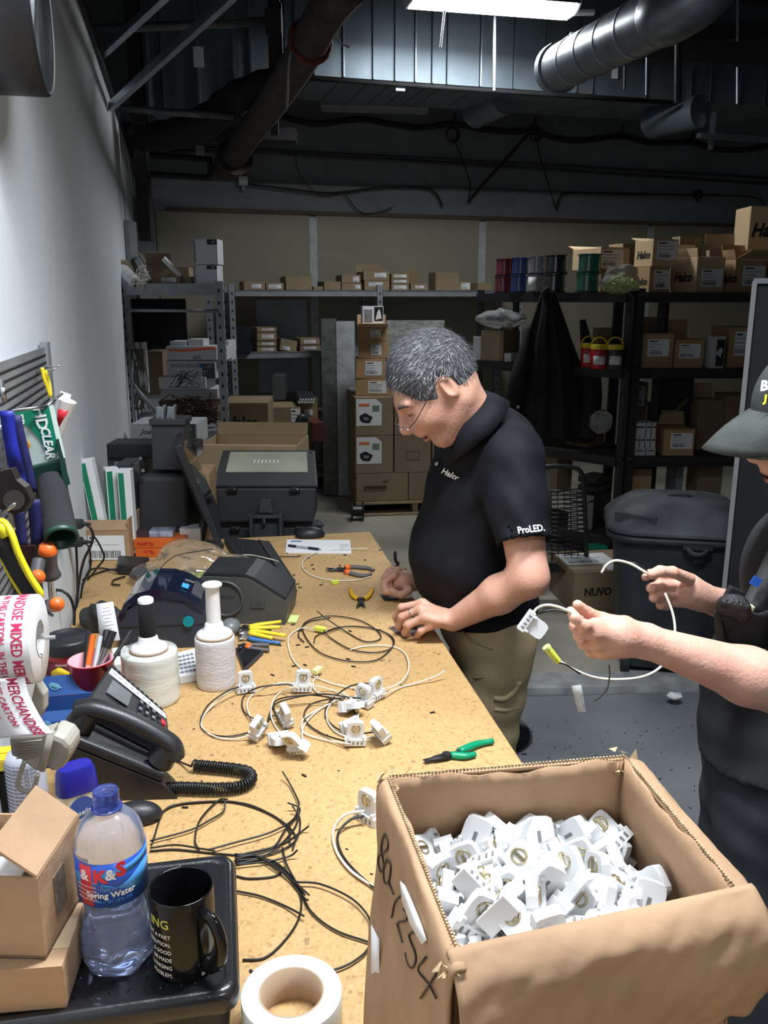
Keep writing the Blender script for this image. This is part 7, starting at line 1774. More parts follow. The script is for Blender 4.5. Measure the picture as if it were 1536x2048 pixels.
# HD clear tape pack and green dispenser with black grip
Y_ = 1.62;q = [W(25,824,Y_),W(98,812,Y_),W(122,918,Y_-.01),W(50,937,Y_-.01)]
S = thing('tape_dispenser','green hand tape dispenser with a thick black foam grip, hanging on the wall','tape dispenser',W(100,1090,1.6))
tk_ = Vector((.002,.018,0));dgm = pm('hd_green',(.01,.22,.12),.35)
m = MB().hexa([q[3],q[2],q[2]+tk_,q[3]+tk_,q[0],q[1],q[1]+tk_,q[0]+tk_]);m.part('tape_pack',pm('pack_clear_green',(.52,.62,.58),.2,coat=.5),S,w=True)
ft = -(q[1]-q[0]).cross(q[3]-q[0]).normalized();ft = ft if ft.y < 0 else -ft
m = MB();m.sheet([[q[0].lerp(q[1],.02)+ft*.002,q[1]+ft*.002],[q[0].lerp(q[2],.55)+ft*.002,q[1].lerp(q[2],.55)+ft*.002],[q[3].lerp(q[2],.72)+ft*.002+(q[0]-q[3])*.05,q[2]+ft*.002+(q[1]-q[2])*.18]],.0006,sm=False);m.part('green_label',dgm,S,w=True)
up = (q[0]-q[3]).normalized();rt = (q[1]-q[0]).normalized();Mh = mat4(q[1].lerp(q[2],.48)+ft*.0035-rt*.020,-up,rt)
lettering('HD',.030,mat4(q[1].lerp(q[2],.2)+ft*.0035-rt*.020,-up,rt),paper,S,w=True,bold=.0008);lettering('CLEAR',.024,mat4(q[1].lerp(q[2],.66)+ft*.0035-rt*.017,-up,rt),paper,S,w=True,bold=.0008,shear=.2,sx=.85)
lettering('ER',.020,mat4(q[0].lerp(q[3],.16)+ft*.0035+rt*.012,-up,rt),paper,S,w=True,bold=.0006)
m = MB().cyl(W(51,891,Y_-.01)+ft*.001,W(51,891,Y_-.01)+ft*.003,.011,n=6);m.part('amber_badge',pm('amber',(.6,.25,.03),.4),S,w=True)
m = MB().hexa([W(68,968,1.60),W(132,972,1.60),W(138,960,1.66),W(75,955,1.66),W(52,935,1.60),W(124,918,1.60),W(128,905,1.67),W(60,925,1.67)]);m.part('green_frame',dgreen,S,w=True,bev=.004)
m = MB();pts = [(116,895),(128,915),(140,970),(130,975),(120,940),(112,905)];m.hexa([W(128,975,1.58),W(141,968,1.58),W(141,968,1.6),W(128,975,1.6),W(112,880,1.60),W(117,876,1.60),W(117,876,1.62),W(112,880,1.62)]);m.part('blade_arm',dgreen,S,w=True)
fg = pm('foam_black',(.022,.024,.026),.9,var=.15,bump=.5,bscale=600)
gA,gB = W(102,962,1.6),W(122,1072,1.50);MB().cyl(gA,gB,.027,.030,n=28,cap=False).part('foam_grip',fg,S,w=True)
dr = (gB-gA).normalized();m = MB();Fm_ = frame(dr).to_4x4();Fm_.translation = gB;m.at(Fm_);m.lathe([(.030,-.002),(.031,.006),(.028,.009),(.024,.006),(.022,-.03),(.008,-.05),(0,-.05)],28);m.part('hollow_end',dgreen,S,w=True)
# lanyards and dark reel
lan = pm('lanyard_blue',(.012,.02,.30),.5,var=.3,scale=30);lan2 = pm('lanyard_navy',(.012,.014,.09),.6,var=.3,scale=30)
def strap(label,pts,w_,mt,nm='lanyard',cat='lanyard'):
    P_ = []
    for (x,y,Y) in pts: c = W(x,y,Y);P_.append([c-Vector((w_/2,0,0)),c+Vector((w_/2,.004,0))])
    P2 = [];
    c0 = catmull([r[0] for r in P_],4);c1 = catmull([r[1] for r in P_],4);m = MB();m.sheet([[a,b] for a,b in zip(c0,c1)],.0018);return m.solo(nm,mt,label,cat)
strap('broad bright blue lanyard hanging at the left edge',[(12,822,1.48),(18,870,1.48),(28,920,1.48),(36,950,1.5),(40,975,1.5)],.022,lan)
strap('darker blue lanyard strap behind the bright one, upper part',[(28,830,1.56),(42,890,1.56),(54,940,1.56),(62,985,1.56)],.02,lan2)
strap('navy lanyard strap with small white print hanging below the dark reel',[(66,1000,1.5),(70,1040,1.5),(74,1090,1.5)],.022,lan2)
strap('second navy lanyard end hanging left of the printed one',[(36,1020,1.46),(40,1060,1.46),(44,1092,1.46)],.018,lan2)
strap('grey braided strap beside the black foam grip',[(66,970,1.58),(74,1010,1.58),(82,1050,1.58),(90,1085,1.58)],.008,pm('braid_grey',(.22,.22,.22),.8,bump=.6,bscale=300))
strap('pale steel ruler behind the blue lanyard at the left edge',[(2,850,1.5),(8,900,1.5),(12,945,1.5)],.018,steel,'steel_ruler','ruler')
S = thing('dark_reel','dark brown reel bracket hanging at the left edge','reel',W(28,1000,1.35));brn = pm('dark_brown_plastic',(.028,.022,.02),.4)
m = MB();pl_ = [(-10,945),(22,938),(32,960),(50,975),(62,1000),(50,1022),(30,1030),(-10,1015)];P1_ = [W(x,y,1.36) for x,y in pl_];P2_ = [p+Vector((0,.02,0)) for p in P1_];n_ = len(pl_)
m.add(P1_+P2_,[tuple(range(n_)),tuple(range(2*n_-1,n_-1,-1))]+[((i+1) % n_,i,n_+i,n_+(i+1) % n_) for i in range(n_)]);m.part('bracket',brn,S,w=True)
MB().cyl(W(28,1000,1.36),W(28,1000,1.33),.016,n=24).part('hub',brn,S,w=True)
# yellow and black saw, pliers, screwdrivers
S = thing('hand_saw','yellow and black hand saw handle slanting down at the left edge','saw',W(40,1120,1.3))
yb = pm('saw_yellow',(.80,.66,.02),.4)
m = MB().tube(catmull([W(-8,1078,1.3),W(12,1095,1.3),W(38,1140,1.3),(W(62,1178,1.3)),W(68,1190,1.3)],5),.016,14,flat=.8);m.part('black_grip',blackR,S,w=True)
m = MB();m.tube(catmull([W(-6,1042,1.3),W(10,1046,1.3),W(24,1070,1.29),W(36,1105,1.285),W(58,1150,1.285),W(80,1185,1.285),W(78,1196,1.29)],5),.0055,10);m.tube(catmull([W(-8,1055,1.3),W(8,1060,1.3),W(16,1072,1.3)],4),.012,10);m.tube(catmull([W(-4,1100,1.3),W(20,1150,1.3),W(46,1192,1.3)],4),.004,8);m.part('yellow_frame',yb,S,w=True)
S = thing('curved_pliers','grey steel curved tool hanging above the yellow saw','tool',W(10,1040,1.38))
m = MB().tube(catmull([W(-8,1012,1.38),W(8,1008,1.38),W(20,1020,1.38),W(26,1060,1.38)],6),.005,8);m.tube([W(-5,1036,1.34),W(30,1008,1.30)],.003,6);m.part('steel_arm',steel,S,w=True)
gr = pm('driver_grey',(.075,.075,.08),.45)
S = thing('screwdriver','screwdriver with a grey grip and an orange end, upper one on the wall','screwdriver',W(95,1180,1.5))
a_,b_ = W(94,1088,1.48),W(100,1152,1.50)
MB().lathe([(0,0),(.012,.002),(.0165,.012),(.0165,.018)],20,M=(lambda q: q)(Matrix.Translation(a_) @ frame(b_-a_).to_4x4())).part('orange_end',orange,S,w=True)
Lh = (b_-a_).length;MB().lathe([(.0165,.018),(.0145,Lh*.6),(.0165,Lh*.85),(.020,Lh*.98),(.017,Lh*1.02),(0,Lh*1.02)],20,M=Matrix.Translation(a_) @ frame(b_-a_).to_4x4()).part('grip',gr,S,w=True)
MB().cyl(b_,W(104,1200,1.52),.0055,n=12).part('blade',steel,S,w=True)
S = thing('screwdriver','short second screwdriver with an orange end beside the yellow saw','screwdriver',W(75,1160,1.44));MB().lathe([(0,0),(.010,.002),(.013,.010),(.012,.02),(.008,.05),(0,.05)],18,M=Matrix.Translation(W(78,1150,1.42)) @ frame(W(66,1168,1.46)-W(78,1150,1.42)).to_4x4()).part('orange_end',orange,S,w=True)
MB().cyl(W(72,1152,1.45),W(78,1120,1.47),.012,n=16).part('grip',gr,S,w=True)
S = thing('screwdriver','screwdriver pointing at the viewer with an orange end, right of the printed tape roll','screwdriver',W(105,1212,1.45))
a_,b_ = W(117,1208,1.36),W(92,1213,1.42);MB().lathe([(0,0),(.010,.002),(.0125,.008),(.0125,.013)],20,M=Matrix.Translation(a_) @ frame(b_-a_).to_4x4()).part('orange_end',orange,S,w=True);MB().cyl(a_.lerp(b_,.38),b_,.0125,.011,n=18).part('grip',gr,S,w=True)
MB().cyl(W(95,1226,1.40),W(107,1232,1.40),.003,n=8).part('blade',steel,S,w=True)
m = MB().box(W(20,1140,1.55),(.11,.02,.10));m.solo('brown_pouch',pm('brown_leather',(.05,.02,.015),.6,var=.4),'dark brown leather pouch behind the yellow saw','pouch')
S = thing('black_box_tool','black box with a white letter M behind the yellow saw','tool',W(6,1120,1.5));MB().box(W(2,1118,1.5),(.06,.02,.05)).part('tool_body',black,S,w=True);lettering('M',.02,mat4(W(6,1130,1.488),(1,0,0),(0,0,1)),paper,S,w=True)
# printed tape roll on its spindle
Y_ = 1.10;cR = W(80,1276,Y_);ax = Vector((math.cos(R(10)),math.sin(R(10)),0));rT = .0605;wT = .076
RT = thing('printed_tape_roll','big white roll of tape printed in red with mixed merchandise warnings','tape roll',M=mat4(cR,(0,0,1),ax.cross(Vector((0,0,1)))*-1))
Lm = RT.matrix_basis.inverted();zx = (Lm.to_3x3() @ ax);sg = 1 if zx.z > 0 else -1
tw = pm('tape_white',(.80,.80,.82),.35,var=.02)
MB().lathe([(.024,0),(rT-.001,0),(rT,-sg*.001),(rT,-sg*wT),(.024,-sg*wT),(.024,0)],64).part('roll',tw,RT)
MB().lathe([(.018,-sg*.03),(.024,-sg*.012),(.024,sg*.0008),(.0255,sg*.0008)],40).part('core',pm('core_pale',(.6,.6,.6),.6),RT)
MB().cyl((0,0,-sg*.06),(0,0,sg*.02),.003,n=8).part('spindle',steel,RT)
# text round the roll: rows across the width; baseline runs round the circumference
rdI = pm('print_red',(.55,.02,.10),.5)
def ringtext(s,size,ang,off,r=rT,**k):
    me = text_mesh(s,size,ex=.0002,**k).copy();me.materials.clear();me.materials.append(rdI)
    vs = []
    for v in me.vertices:
        a = ang+DIRT*v.co.x/r;rr = r+.0004+v.co.z;v.co = Vector((math.cos(a)*rr,math.sin(a)*rr,-sg*(off-v.co.y)))
    o = bpy.data.objects.new('lettering',me);COL.objects.link(o);o.parent = RT;return o
# find the angle that faces the camera and the direction that runs downwards
def wang(a): return RT.matrix_basis @ Vector((math.cos(a)*rT,math.sin(a)*rT,-sg*.03))
best = min([2*PI*i/72 for i in range(72)],key=lambda a: wang(a).y)
DIRT = 1 if wang(best+.2).z < wang(best).z else -1
ringtext('MERCHANDISE MIXED MERCHANDISE',.0195,best-DIRT*.35,.017,bold=.0003,sx=.78)
ringtext('IN THIS CARTON   IN THIS CARTON',.0125,best-DIRT*.2,.036,bold=.0002,sx=.85)
ringtext('CAREFULLY   CAREFULLY',.0195,best-DIRT*.0,.056,bold=.0003,sx=.8)
# free end of the tape hanging down
topc = [wang(best+DIRT*(.55))];b0_ = cR-ax*0;strip = []
dirs = [(.0,-.060,-.030),(.004,-.062,-.052),(.012,-.064,-.072),(.022,-.066,-.092),(.034,-.068,-.108)]
P_ = []
for (dx,dy,dz_) in dirs:
    e_ = cR+Vector((dx,dy,dz_));P_.append([e_,e_-ax*wT])
c0 = catmull([r[0] for r in P_],5);c1 = catmull([r[1] for r in P_],5);m = MB();m.sheet([[a,b] for a,b in zip(c0,c1)],.0004);o = m.part('free_end',tw,RT,w=True)
def striptext(s,size,off,t0,**k):
    me = text_mesh(s,size,ex=.0002,align='LEFT',**k).copy();me.materials.clear();me.materials.append(rdI);Ls = [0]
    for i in range(1,len(c0)): Ls.append(Ls[-1]+(c0[i]-c0[i-1]).length)
    inv = RT.matrix_basis.inverted()
    for v in me.vertices:
        d = min(max(t0+v.co.x,0),Ls[-1]-1e-5);i = max(j for j in range(len(Ls)-1) if Ls[j] <= d);t = (d-Ls[i])/(Ls[i+1]-Ls[i]);p = c0[i].lerp(c0[i+1],t);tg = (c0[i+1]-c0[i]).normalized();nn_ = tg.cross(-ax).normalized();nn_ = nn_ if nn_.y < 0 else -nn_
        v.co = inv @ (p-ax*(off-v.co.y)+nn_*(.0008+v.co.z))
    o = bpy.data.objects.new('lettering',me);COL.objects.link(o);o.parent = RT
striptext('MERCHANDISE',.0195,.017,.0,bold=.0003,sx=.66);striptext('THIS CARTON',.0125,.036,.0,bold=.0002,sx=.85);striptext('CAREFU',.0195,.056,.0,bold=.0003,sx=.8)
# beige tape gun
bg = pm('beige_plastic',(.40,.38,.33),.45,var=.06);S = thing('tape_gun','beige plastic tape gun hanging below the printed tape roll','tape gun',W(60,1560,1.12))
def pgx(pts,Y,th): 
    P1_ = [W(x,y,Y) for x,y in pts];P2_ = [p+Vector((0,th,0)) for p in P1_];n = len(pts);m = MB();m.add(P1_+P2_,[tuple(range(n)),tuple(range(2*n-1,n-1,-1))]+[((i+1) % n,i,n+i,n+(i+1) % n) for i in range(n)]);return m
pgx([(-20,1450),(35,1438),(62,1450),(58,1472),(0,1478),(-20,1480)],1.10,.03).part('upper_guard',bg,S,w=True,bev=.003)
pgx([(18,1478),(82,1470),(104,1462),(98,1490),(74,1545),(42,1520),(22,1512)],1.09,.03).part('ribbed_block',bg,S,w=True,bev=.003)
for k in range(7): MB().tube([W(24+k*1.5,1486+5.2*k,1.086),W(84-k*1.5,1480+5.2*k,1.086)],.0009,6).part('rib',bg,S,w=True)
pgx([(98,1466),(128,1478),(141,1492),(139,1512),(126,1540),(100,1548),(86,1524)],1.10,.05).part('blade_guard',bg,S,w=True,bev=.008)
m = MB().tube(catmull([W(50,1520,1.09),W(40,1550,1.09),(W(36,1572,1.09)),W(54,1584,1.09),W(68,1575,1.09),W(76,1548,1.09)],5),.0035,8);m.part('trigger_loop',bg,S,w=True)
m = MB().tube([W(103,1462,1.085),W(84,1540,1.085)],.005,10);m.part('edge_roller',bg,S,w=True)
pgx([(70,1362),(88,1390),(88,1420),(78,1440),(62,1400)],1.14,.02).part('arm',bg,S,w=True,bev=.003)
for (x,y,w_,h_,Y,mt,lb) in ((10,1560,.10,.06,1.34,black,'black case on the bench behind the beige tape gun'),(8,1528,.06,.02,1.33,yellow,'small yellow and black packet behind the beige tape gun')):
    c = W(x,y,Y);z0 = TZ+.001 if mt is black else c.z;c.z = z0;hh = (W(x,1535,Y).z-z0) if mt is black else .02;carton(lb,c,w_,.05,hh,TA,mat=mt,tape=False,cat='case' if mt is black else 'packet',name='black_case' if mt is black else 'yellow_packet')
# ================================================================ PEOPLE
skin = pm('skin',(.56,.29,.205),.5,var=.10,scale=18,sss=.25,bump=.12,bscale=160,col2=(.62,.35,.26))
skin2 = pm('skin_ruddy',(.60,.31,.23),.5,var=.12,scale=22,sss=.25,bump=.15,bscale=150,col2=(.66,.40,.31))
lipm = pm('lips',(.50,.20,.18),.45,sss=.2);stub = pm('stubble',(.49,.275,.205),.7,var=.2,scale=120);mouthm = pm('mouth_dark',(.10,.02,.02),.6)
nail = pm('nail',(.68,.45,.38),.3)
def Wt(t): return np.array(W(*t))
def headbody(M,nb,grid_h=.0036,open_=.004,fat=1.0):
    nl_ = M.inverted() @ nb;g = SDF((-.17,-.11,-.20),(.14,.11,.15),grid_h)
    g.ell((-.014,0,.022),(.098,.077,.098)).ell((.028,0,-.04),(.064,.060*fat,.088),k=.04).ell((.066,0,-.106),(.022,.024,.020),k=.025)
    for s in (-1,1):
        g.cap((-.022,s*.052*fat,-.055),(.052,s*.022,-.104),.019,.017,.03);g.ell((.062,s*.037,-.034),(.028,.022,.026),k=.03)
        g.ell((.098,s*.034,.004),(.020,.021,.014),k=.014,op='sub');g.ell((.077,s*.032,.003),(.013,.015,.012),k=.006);g.cap((.086,s*.012,.024),(.078,s*.046,.024),.009,.007,.016)
        g.ell((.104,s*.011,-.036),(.011,.008,.008),k=.008);g.ell((-.014,s*.078,-.006),(.018,.008,.030),(0,0,s*.35),.006);g.ell((-.010,s*.086,-.002),(.011,.006,.020),(0,0,s*.35),.006,'sub')
    g.cap((.092,0,.012),(.117,0,-.028),.008,.0125,.014);g.ell((.094,0,-.055),(.012,.020,.010),k=.02)
    g.ell((.096,0,-.064),(.010,.024,.0055),k=.006).ell((.093,0,-.078),(.010,.021,.007),k=.006).ell((.106,0,-.0705),(.016,.020,open_),k=.004,op='sub')
    g.cap((-.030,0,-.045),nl_,.060*fat,.066*fat,.03)
    m = MB();g.mesh(m)
    for i,f in enumerate(m.f):
        x,y,z = np.mean([m.v[k] for k in f],0)
        if ((x-.096)/.014)**2+(y/.024)**2+((z+.070)/.0135)**2 < 1: m.m[i] = 2 if abs(z+.0705) < open_*.8 and abs(y) < .018 and x < .1 else 1
        elif z < -.070 and x > -.01 and z > -.13 and (x > .04 or z < -.08): m.m[i] = 3
    m.v = [tuple(M @ Vector(v)) for v in m.v];return m
def join(a,b):
    o = len(a.v);a.v += b.v;a.f += [[i+o for i in f] for f in b.f];a.m += b.m;a.s += b.s;return a
def arm(lo,hi,joints,rads,hand,h=.0033,k=.012):
    g = SDF(np.minimum(lo,hi),np.maximum(lo,hi),h)
    for i in range(len(joints)-1): g.cap(joints[i],joints[i+1],rads[i],rads[i+1],.02)
    hand(g);m = MB();g.mesh(m);return m
def bounds(pts,pad): a = np.array(pts);return a.min(0)-pad,a.max(0)+pad
def HM(px,py,Y,yaw,pitch,roll=0):     # head matrix: facing -X, turned towards the camera by yaw, bent down by pitch
    return Matrix.Translation(W(px,py,Y)) @ Matrix.Rotation(PI+yaw,4,'Z') @ Matrix.Rotation(pitch,4,'Y') @ Matrix.Rotation(roll,4,'X')
# ---------------------------------------------------------------- the man in the black polo shirt
P1 = thing('person','grey-haired man in a black polo shirt bending over the bench','person',(.30,2.3,0))
H1 = HM(866,772,2.10,R(13),R(43)) @ Matrix.Scale(1.05,4)
NB1 = W(952,866,2.15);body = headbody(H1,NB1,open_=.0055)
sh,el,wr_ = Wt((1030,945,2.06)),Wt((1058,1155,1.96)),Wt((908,1240,2.08))
fing = [[(862,1250,2.06),(842,1262,2.06),(834,1272,2.09),(842,1278,2.11)],[(850,1234,2.06),(817,1250,2.07),(810,1266,2.10),(822,1274,2.12)],[(842,1218,2.09),(804,1234,2.10),(797,1252,2.12),(806,1262,2.14)],[(845,1207,2.13),(803,1215,2.14),(791,1232,2.16),(795,1246,2.17)],[(880,1222,2.14),(850,1232,2.17),(825,1248,2.18),(812,1256,2.18)]]
def hand1(g):
    g.ell(Wt((872,1234,2.085)),(.046,.044,.022),(0,R(14),R(20)),.022)
    for i,f in enumerate(fing):
        r_ = (.0085,.0095,.010,.0098,.0115)[i];g.chain([Wt(q) for q in f],[r_*1.15,r_*1.05,r_*.95,r_*.8],.006);g.cap(Wt((890,1236,2.10)),Wt(f[0]),.018,r_*1.25,.012)
lo,hi = bounds([sh,el,wr_]+[Wt(q) for f in fing for q in f],.075);lo[2] = .915
fm_ = (el*.62+wr_*.38);join(body,arm(lo,hi,[sh,el*.5+sh*.5,el,fm_,wr_],[.058,.053,.046,.046,.029],hand1))
sh2,el2,wr2 = Wt((925,930,2.42)),Wt((900,1130,2.52)),Wt((830,1163,2.43))
fing2 = [[(796,1142,2.42),(775,1152,2.42),(772,1172,2.40),(784,1180,2.39)],[(790,1150,2.40),(768,1166,2.40),(772,1184,2.38),(784,1186,2.37)],[(800,1145,2.44),(778,1142,2.45),(768,1156,2.45),(774,1166,2.44)],[(808,1140,2.46),(785,1137,2.48),(775,1147,2.48),(779,1158,2.47)],[(818,1180,2.38),(803,1190,2.37),(790,1186,2.37),(784,1180,2.37)]]
def hand2(g):
    g.ell(Wt((806,1162,2.42)),(.036,.036,.030),(0,R(-30),0),.02)
    for i,f in enumerate(fing2): r_ = (.0095,.010,.0095,.0085,.011)[i];g.chain([Wt(q) for q in f],[r_*1.15,r_,r_*.95,r_*.85],.005)
lo,hi = bounds([sh2,el2,wr2]+[Wt(q) for f in fing2 for q in f],.07);join(body,arm(lo,hi,[sh2,el2,wr2],[.055,.044,.029],hand2,h=.0045))
g = SDF((.02,1.95,.05),(.52,2.62,1.55),.014);c1,c2,c3 = Wt((965,960,2.24)),Wt((955,1110,2.25)),Wt((975,1230,2.26))
nk = np.array(NB1);g.cap(nk,c1,.04,.09,.03).ell(c1,(.12,.16,.14),k=.05).ell(c2,(.13,.14,.16),k=.05).ell(c3,(.11,.14,.10),k=.05).cap(sh,sh2,.06,.055,.04)
for y0,x0 in ((2.17,.285),(2.38,.265)): g.cap((x0,y0,.86),(x0-.01,y0,.5),.075,.05,.04).cap((x0-.01,y0,.5),(x0+.0,y0,.10),.048,.035,.03)
g.mesh(body)
body.part('body',[skin,lipm,mouthm,stub],P1,w=True)
# polo shirt
polo = pm('polo_cloth',(.0055,.006,.009),.75,var=.2,scale=30,bump=.12,bscale=500,spec=.25)
g = SDF((-.06,1.86,.84),(.56,2.70,1.58),.0065)
g.ell(Wt((962,985,2.25)),(.148,.185,.17),k=.05).ell(Wt((940,1105,2.25)),(.170,.185,.175),(0,R(-10),0),.06).ell(Wt((972,1205,2.25)),(.142,.17,.12),k=.06)
g.cap(Wt((1015,912,2.10)),Wt((930,890,2.40)),.082,.080,.06).ell(Wt((990,880,2.24)),(.10,.15,.09),k=.06).cap(Wt((968,890,2.20)),Wt((972,868,2.18)),.085,.066,.03).cap(Wt((932,893,2.15)),Wt((955,885,2.15)),.062,.075,.03)
s0_,s1_ = Wt((1024,925,2.07)),Wt((1046,1075,1.985));g.cap(s0_,s0_*.4+s1_*.6,.078,.070,.035).cap(s0_*.4+s1_*.6,s1_,.070,.068,.02)
g.cap(Wt((922,905,2.42)),Wt((905,1050,2.50)),.078,.066,.03)
def folds(x,y,z):
    f = .0045*snoise(x,y,z,15,1)+.0025*snoise(x,y,z,34,5)+.004*np.sin(z*52+x*22+y*9)*np.exp(-((z-1.0)/.09)**2)
    d = np.sqrt((x-s1_[0])**2+(y-s1_[1])**2+(z-s1_[2]-.05)**2);f = f+.005*np.sin((z*.8+x*.9)*75)*np.exp(-(d/.09)**2)
    d2 = np.sqrt((x-s0_[0]+.05)**2+(y-s0_[1])**2+(z-s0_[2]+.07)**2);return f+.006*np.sin((x*1.2-z*.7+y)*48)*np.exp(-(d2/.10)**2)
g.disp(folds);ad = Vector(s1_-s0_).normalized();hm_ = s1_+np.array(ad)*.012
# cut sleeves open at the hem
sl,x,y,z = g.blk(g.lo,g.lo+g.h*g.n);dd_ = (x-hm_[0])*ad.x+(y-hm_[1])*ad.y+(z-hm_[2])*ad.z;nearA = np.sqrt((x-s1_[0])**2+(y-s1_[1])**2+(z-s1_[2])**2)-.12
g.F = np.where(nearA < 0,np.maximum(g.F,dd_),g.F).astype(np.float32);g.cap(hm_+np.array(ad)*.05,hm_-np.array(ad)*.035,.061,.056,.004,'sub')
m = MB();g.mesh(m);m.part('polo_shirt',polo,P1,w=True)
# collar, buttons, lettering
nc = W(941,846,2.14);na = Vector((-.66,-.12,.74)).normalized();Fc = frame(na,Vector((-1,0,0)))
P_ = []
for i in range(41):
    a = R(14)+R(332)*i/40;c_ = Fc @ Vector((math.cos(a),math.sin(a),0));fr_ = max(0,math.cos(a))
    P_.append([nc+c_*(.070)+na*(.004-.012*fr_),nc+c_*.073+na*(.030-.012*fr_),nc+c_*(.080+.004*fr_)+na*(.032-.014*fr_),nc+c_*.094+na*(.005-.035*fr_),nc+c_*.104+na*(-.022-.022*fr_**3)])
m = MB();m.sheet(P_,.0035);m.part('collar',polo,P1,w=True)
bt = pm('button_grey',(.62,.60,.56),.4)
def surf(px,py,g_=g,Y0=1.7,Y1=2.6,step=.002):   # first point of the shirt seen at that pixel
    Y = Y0
    while Y < Y1:
        p = W(px,py,Y);i = ((np.array(p)-g_.lo)/g_.h).round().astype(int)
        if (i >= 0).all() and (i < g_.n).all() and g_.F[tuple(i)] < 0: return p
        Y += step
    return W(px,py,2.2)
def nrm(px,py,**k): a,b,c = surf(px,py,**k),surf(px+9,py,**k),surf(px,py-9,**k);return mat4(a-(b-a).cross(c-a).normalized()*0+((b-a).cross(c-a)).normalized()*.005,b-a,c-a)
for (x,y) in ((893,891),(876,931)):
    M_ = nrm(x,y);MB().at(M_).cyl((0,0,0),(0,0,.003),.0055,n=14).part('button',bt,P1,w=True)
lettering('Halco',.026,nrm(904,944) @ Matrix.Rotation(R(-32),4,'Z') @ Matrix.Translation((0,0,.007)),paper,P1,w=True,bold=.0006,shear=.2,sx=.8)
lettering('ProLED.',.024,nrm(1059,1061) @ Matrix.Rotation(R(6),4,'Z') @ Matrix.Translation((0,0,.002)),paper,P1,w=True,bold=.0005,shear=.15,sx=.9)
# trousers
kh = pm('khaki_cloth',(.37,.295,.17),.85,var=.14,scale=9,bump=.2,bscale=300)
g2_ = SDF((.0,1.98,.06),(.52,2.60,1.06),.0075);g2_.ell(Wt((975,1235,2.26)),(.135,.165,.12),k=.04)
kn = []
for k,(Y_,dx) in enumerate(((2.16,0),(2.38,-.02))):
    a = Wt((995,1285,Y_));b = np.array((a[0]-.03,Y_,.52));c = np.array((a[0]-.015,Y_+.01,.07));a[0] += dx;b[0] += dx;g2_.cap(a,b,.105,.080,.04).cap(b,c,.080,.073,.03)
g2_.disp(lambda x,y,z: .004*snoise(x,y,z,22,2)+.0035*np.sin(z*55+x*14+2*np.sin(y*17))*np.exp(-((z-.72)/.12)**2)+.004*np.sin(z*80+y*11)*np.exp(-((z-.52)/.10)**2))
g2_.plane((0,0,.075),(0,0,-1));m = MB();g2_.mesh(m);m.part('work_trousers',kh,P1,w=True)
g3 = dict(g_=g2_,Y0=1.9,Y1=2.4)
def seam(name,pts,r_,mt): Q = [surf(x,y,**g3) for x,y in pts];m = MB().tube(catmull(Q,4),r_,6);return m.part(name,mt,P1,w=True)
khs = pm('khaki_seam',(.24,.19,.11),.9)
seam('side_seam',[(988,1262),(990,1330),(988,1400),(987,1480)],.0022,khs);seam('pocket_edge',[(925,1262),(945,1282),(985,1300)],.0025,khs);seam('hammer_loop',[(988,1396),(1010,1397),(1030,1380),(1038,1362)],.009,kh);seam('pocket_flap',[(988,1418),(1010,1420),(1036,1414)],.007,kh);seam('thigh_crease',[(920,1352),(950,1356),(985,1352)],.002,khs)
for Y_ in (2.17,2.39):
    m = MB();gs_ = SDF((-.2,-.08,-.01),(.12,.08,.14),.006);gs_.ell((-.06,0,.03),(.13,.048,.045)).ell((.03,0,.05),(.06,.045,.06),k=.03).plane((0,0,.004),(0,0,-1));gs_.mesh(m);m.v = [(v[0]+.30,v[1]+Y_,v[2]) for v in m.v];m.part('shoe',blackR,P1,w=True)
# hair: cap of short hair with single strands
def hairpart(parent,M,mats,n,front=.052,ln=.013):
    g = SDF((-.15,-.12,-.12),(.13,.12,.16),.0045);g.ell((-.016,0,.026),(.106,.084,.103))
    g.ell((.100,0,-.008),(.060,.080,.078),k=.012,op='sub').ell((.05,0,-.075),(.075,.12,.068),k=.012,op='sub').plane((-.06,0,-.062),(-.25,0,-1),.006)
    for s in (-1,1): g.ell((-.008,s*.085,-.006),(.026,.02,.036),k=.008,op='sub')
    m = MB();g.mesh(m);m.v = [tuple(M @ Vector(v)) for v in m.v];hb = m.part('hair',mats[0],parent,w=True)
    c = M @ Vector((-.014,0,.02));rnd = random.Random(8);S_ = [MB() for _ in mats];fw = M.to_3x3() @ Vector((1,0,0));up_ = M.to_3x3() @ Vector((0,0,1));Mi = M.inverted();V = m.v
    for _ in range(n):
        p = Vector(V[rnd.randrange(len(V))])+Vector((rnd.uniform(-.004,.004),rnd.uniform(-.004,.004),rnd.uniform(-.004,.004)));l = Mi @ p;nn = (p-c).normalized();t = (fw*(1 if l.z > .0 else .2)-up_*(.9 if l.z < .05 else .1));t = (t-nn*t.dot(nn)).normalized()
        d = (nn*rnd.uniform(.15,.45)+t+Vector((rnd.uniform(-.3,.3),rnd.uniform(-.3,.3),rnd.uniform(-.3,.3)))).normalized()*ln*rnd.uniform(.6,1.3);w_ = d.cross(nn).normalized()*.0005
        k = 0 if rnd.random() < (.62 if l.x > .02 and l.z > .03 else .25) else (1 if rnd.random() < .6 else 2)
        S_[k].add([p-w_,p+w_,p+d],[(0,1,2)])
    for s_,mt in zip(S_,mats): s_.part('hair_strands',mt,hb,w=True,kind='stuff')
hairpart(P1,H1,[pm('hair_dark_grey',(.06,.06,.065),.75,var=.4,scale=160,spec=.2),pm('hair_grey',(.18,.18,.19),.6),pm('hair_silver',(.40,.41,.43),.6)],9500)
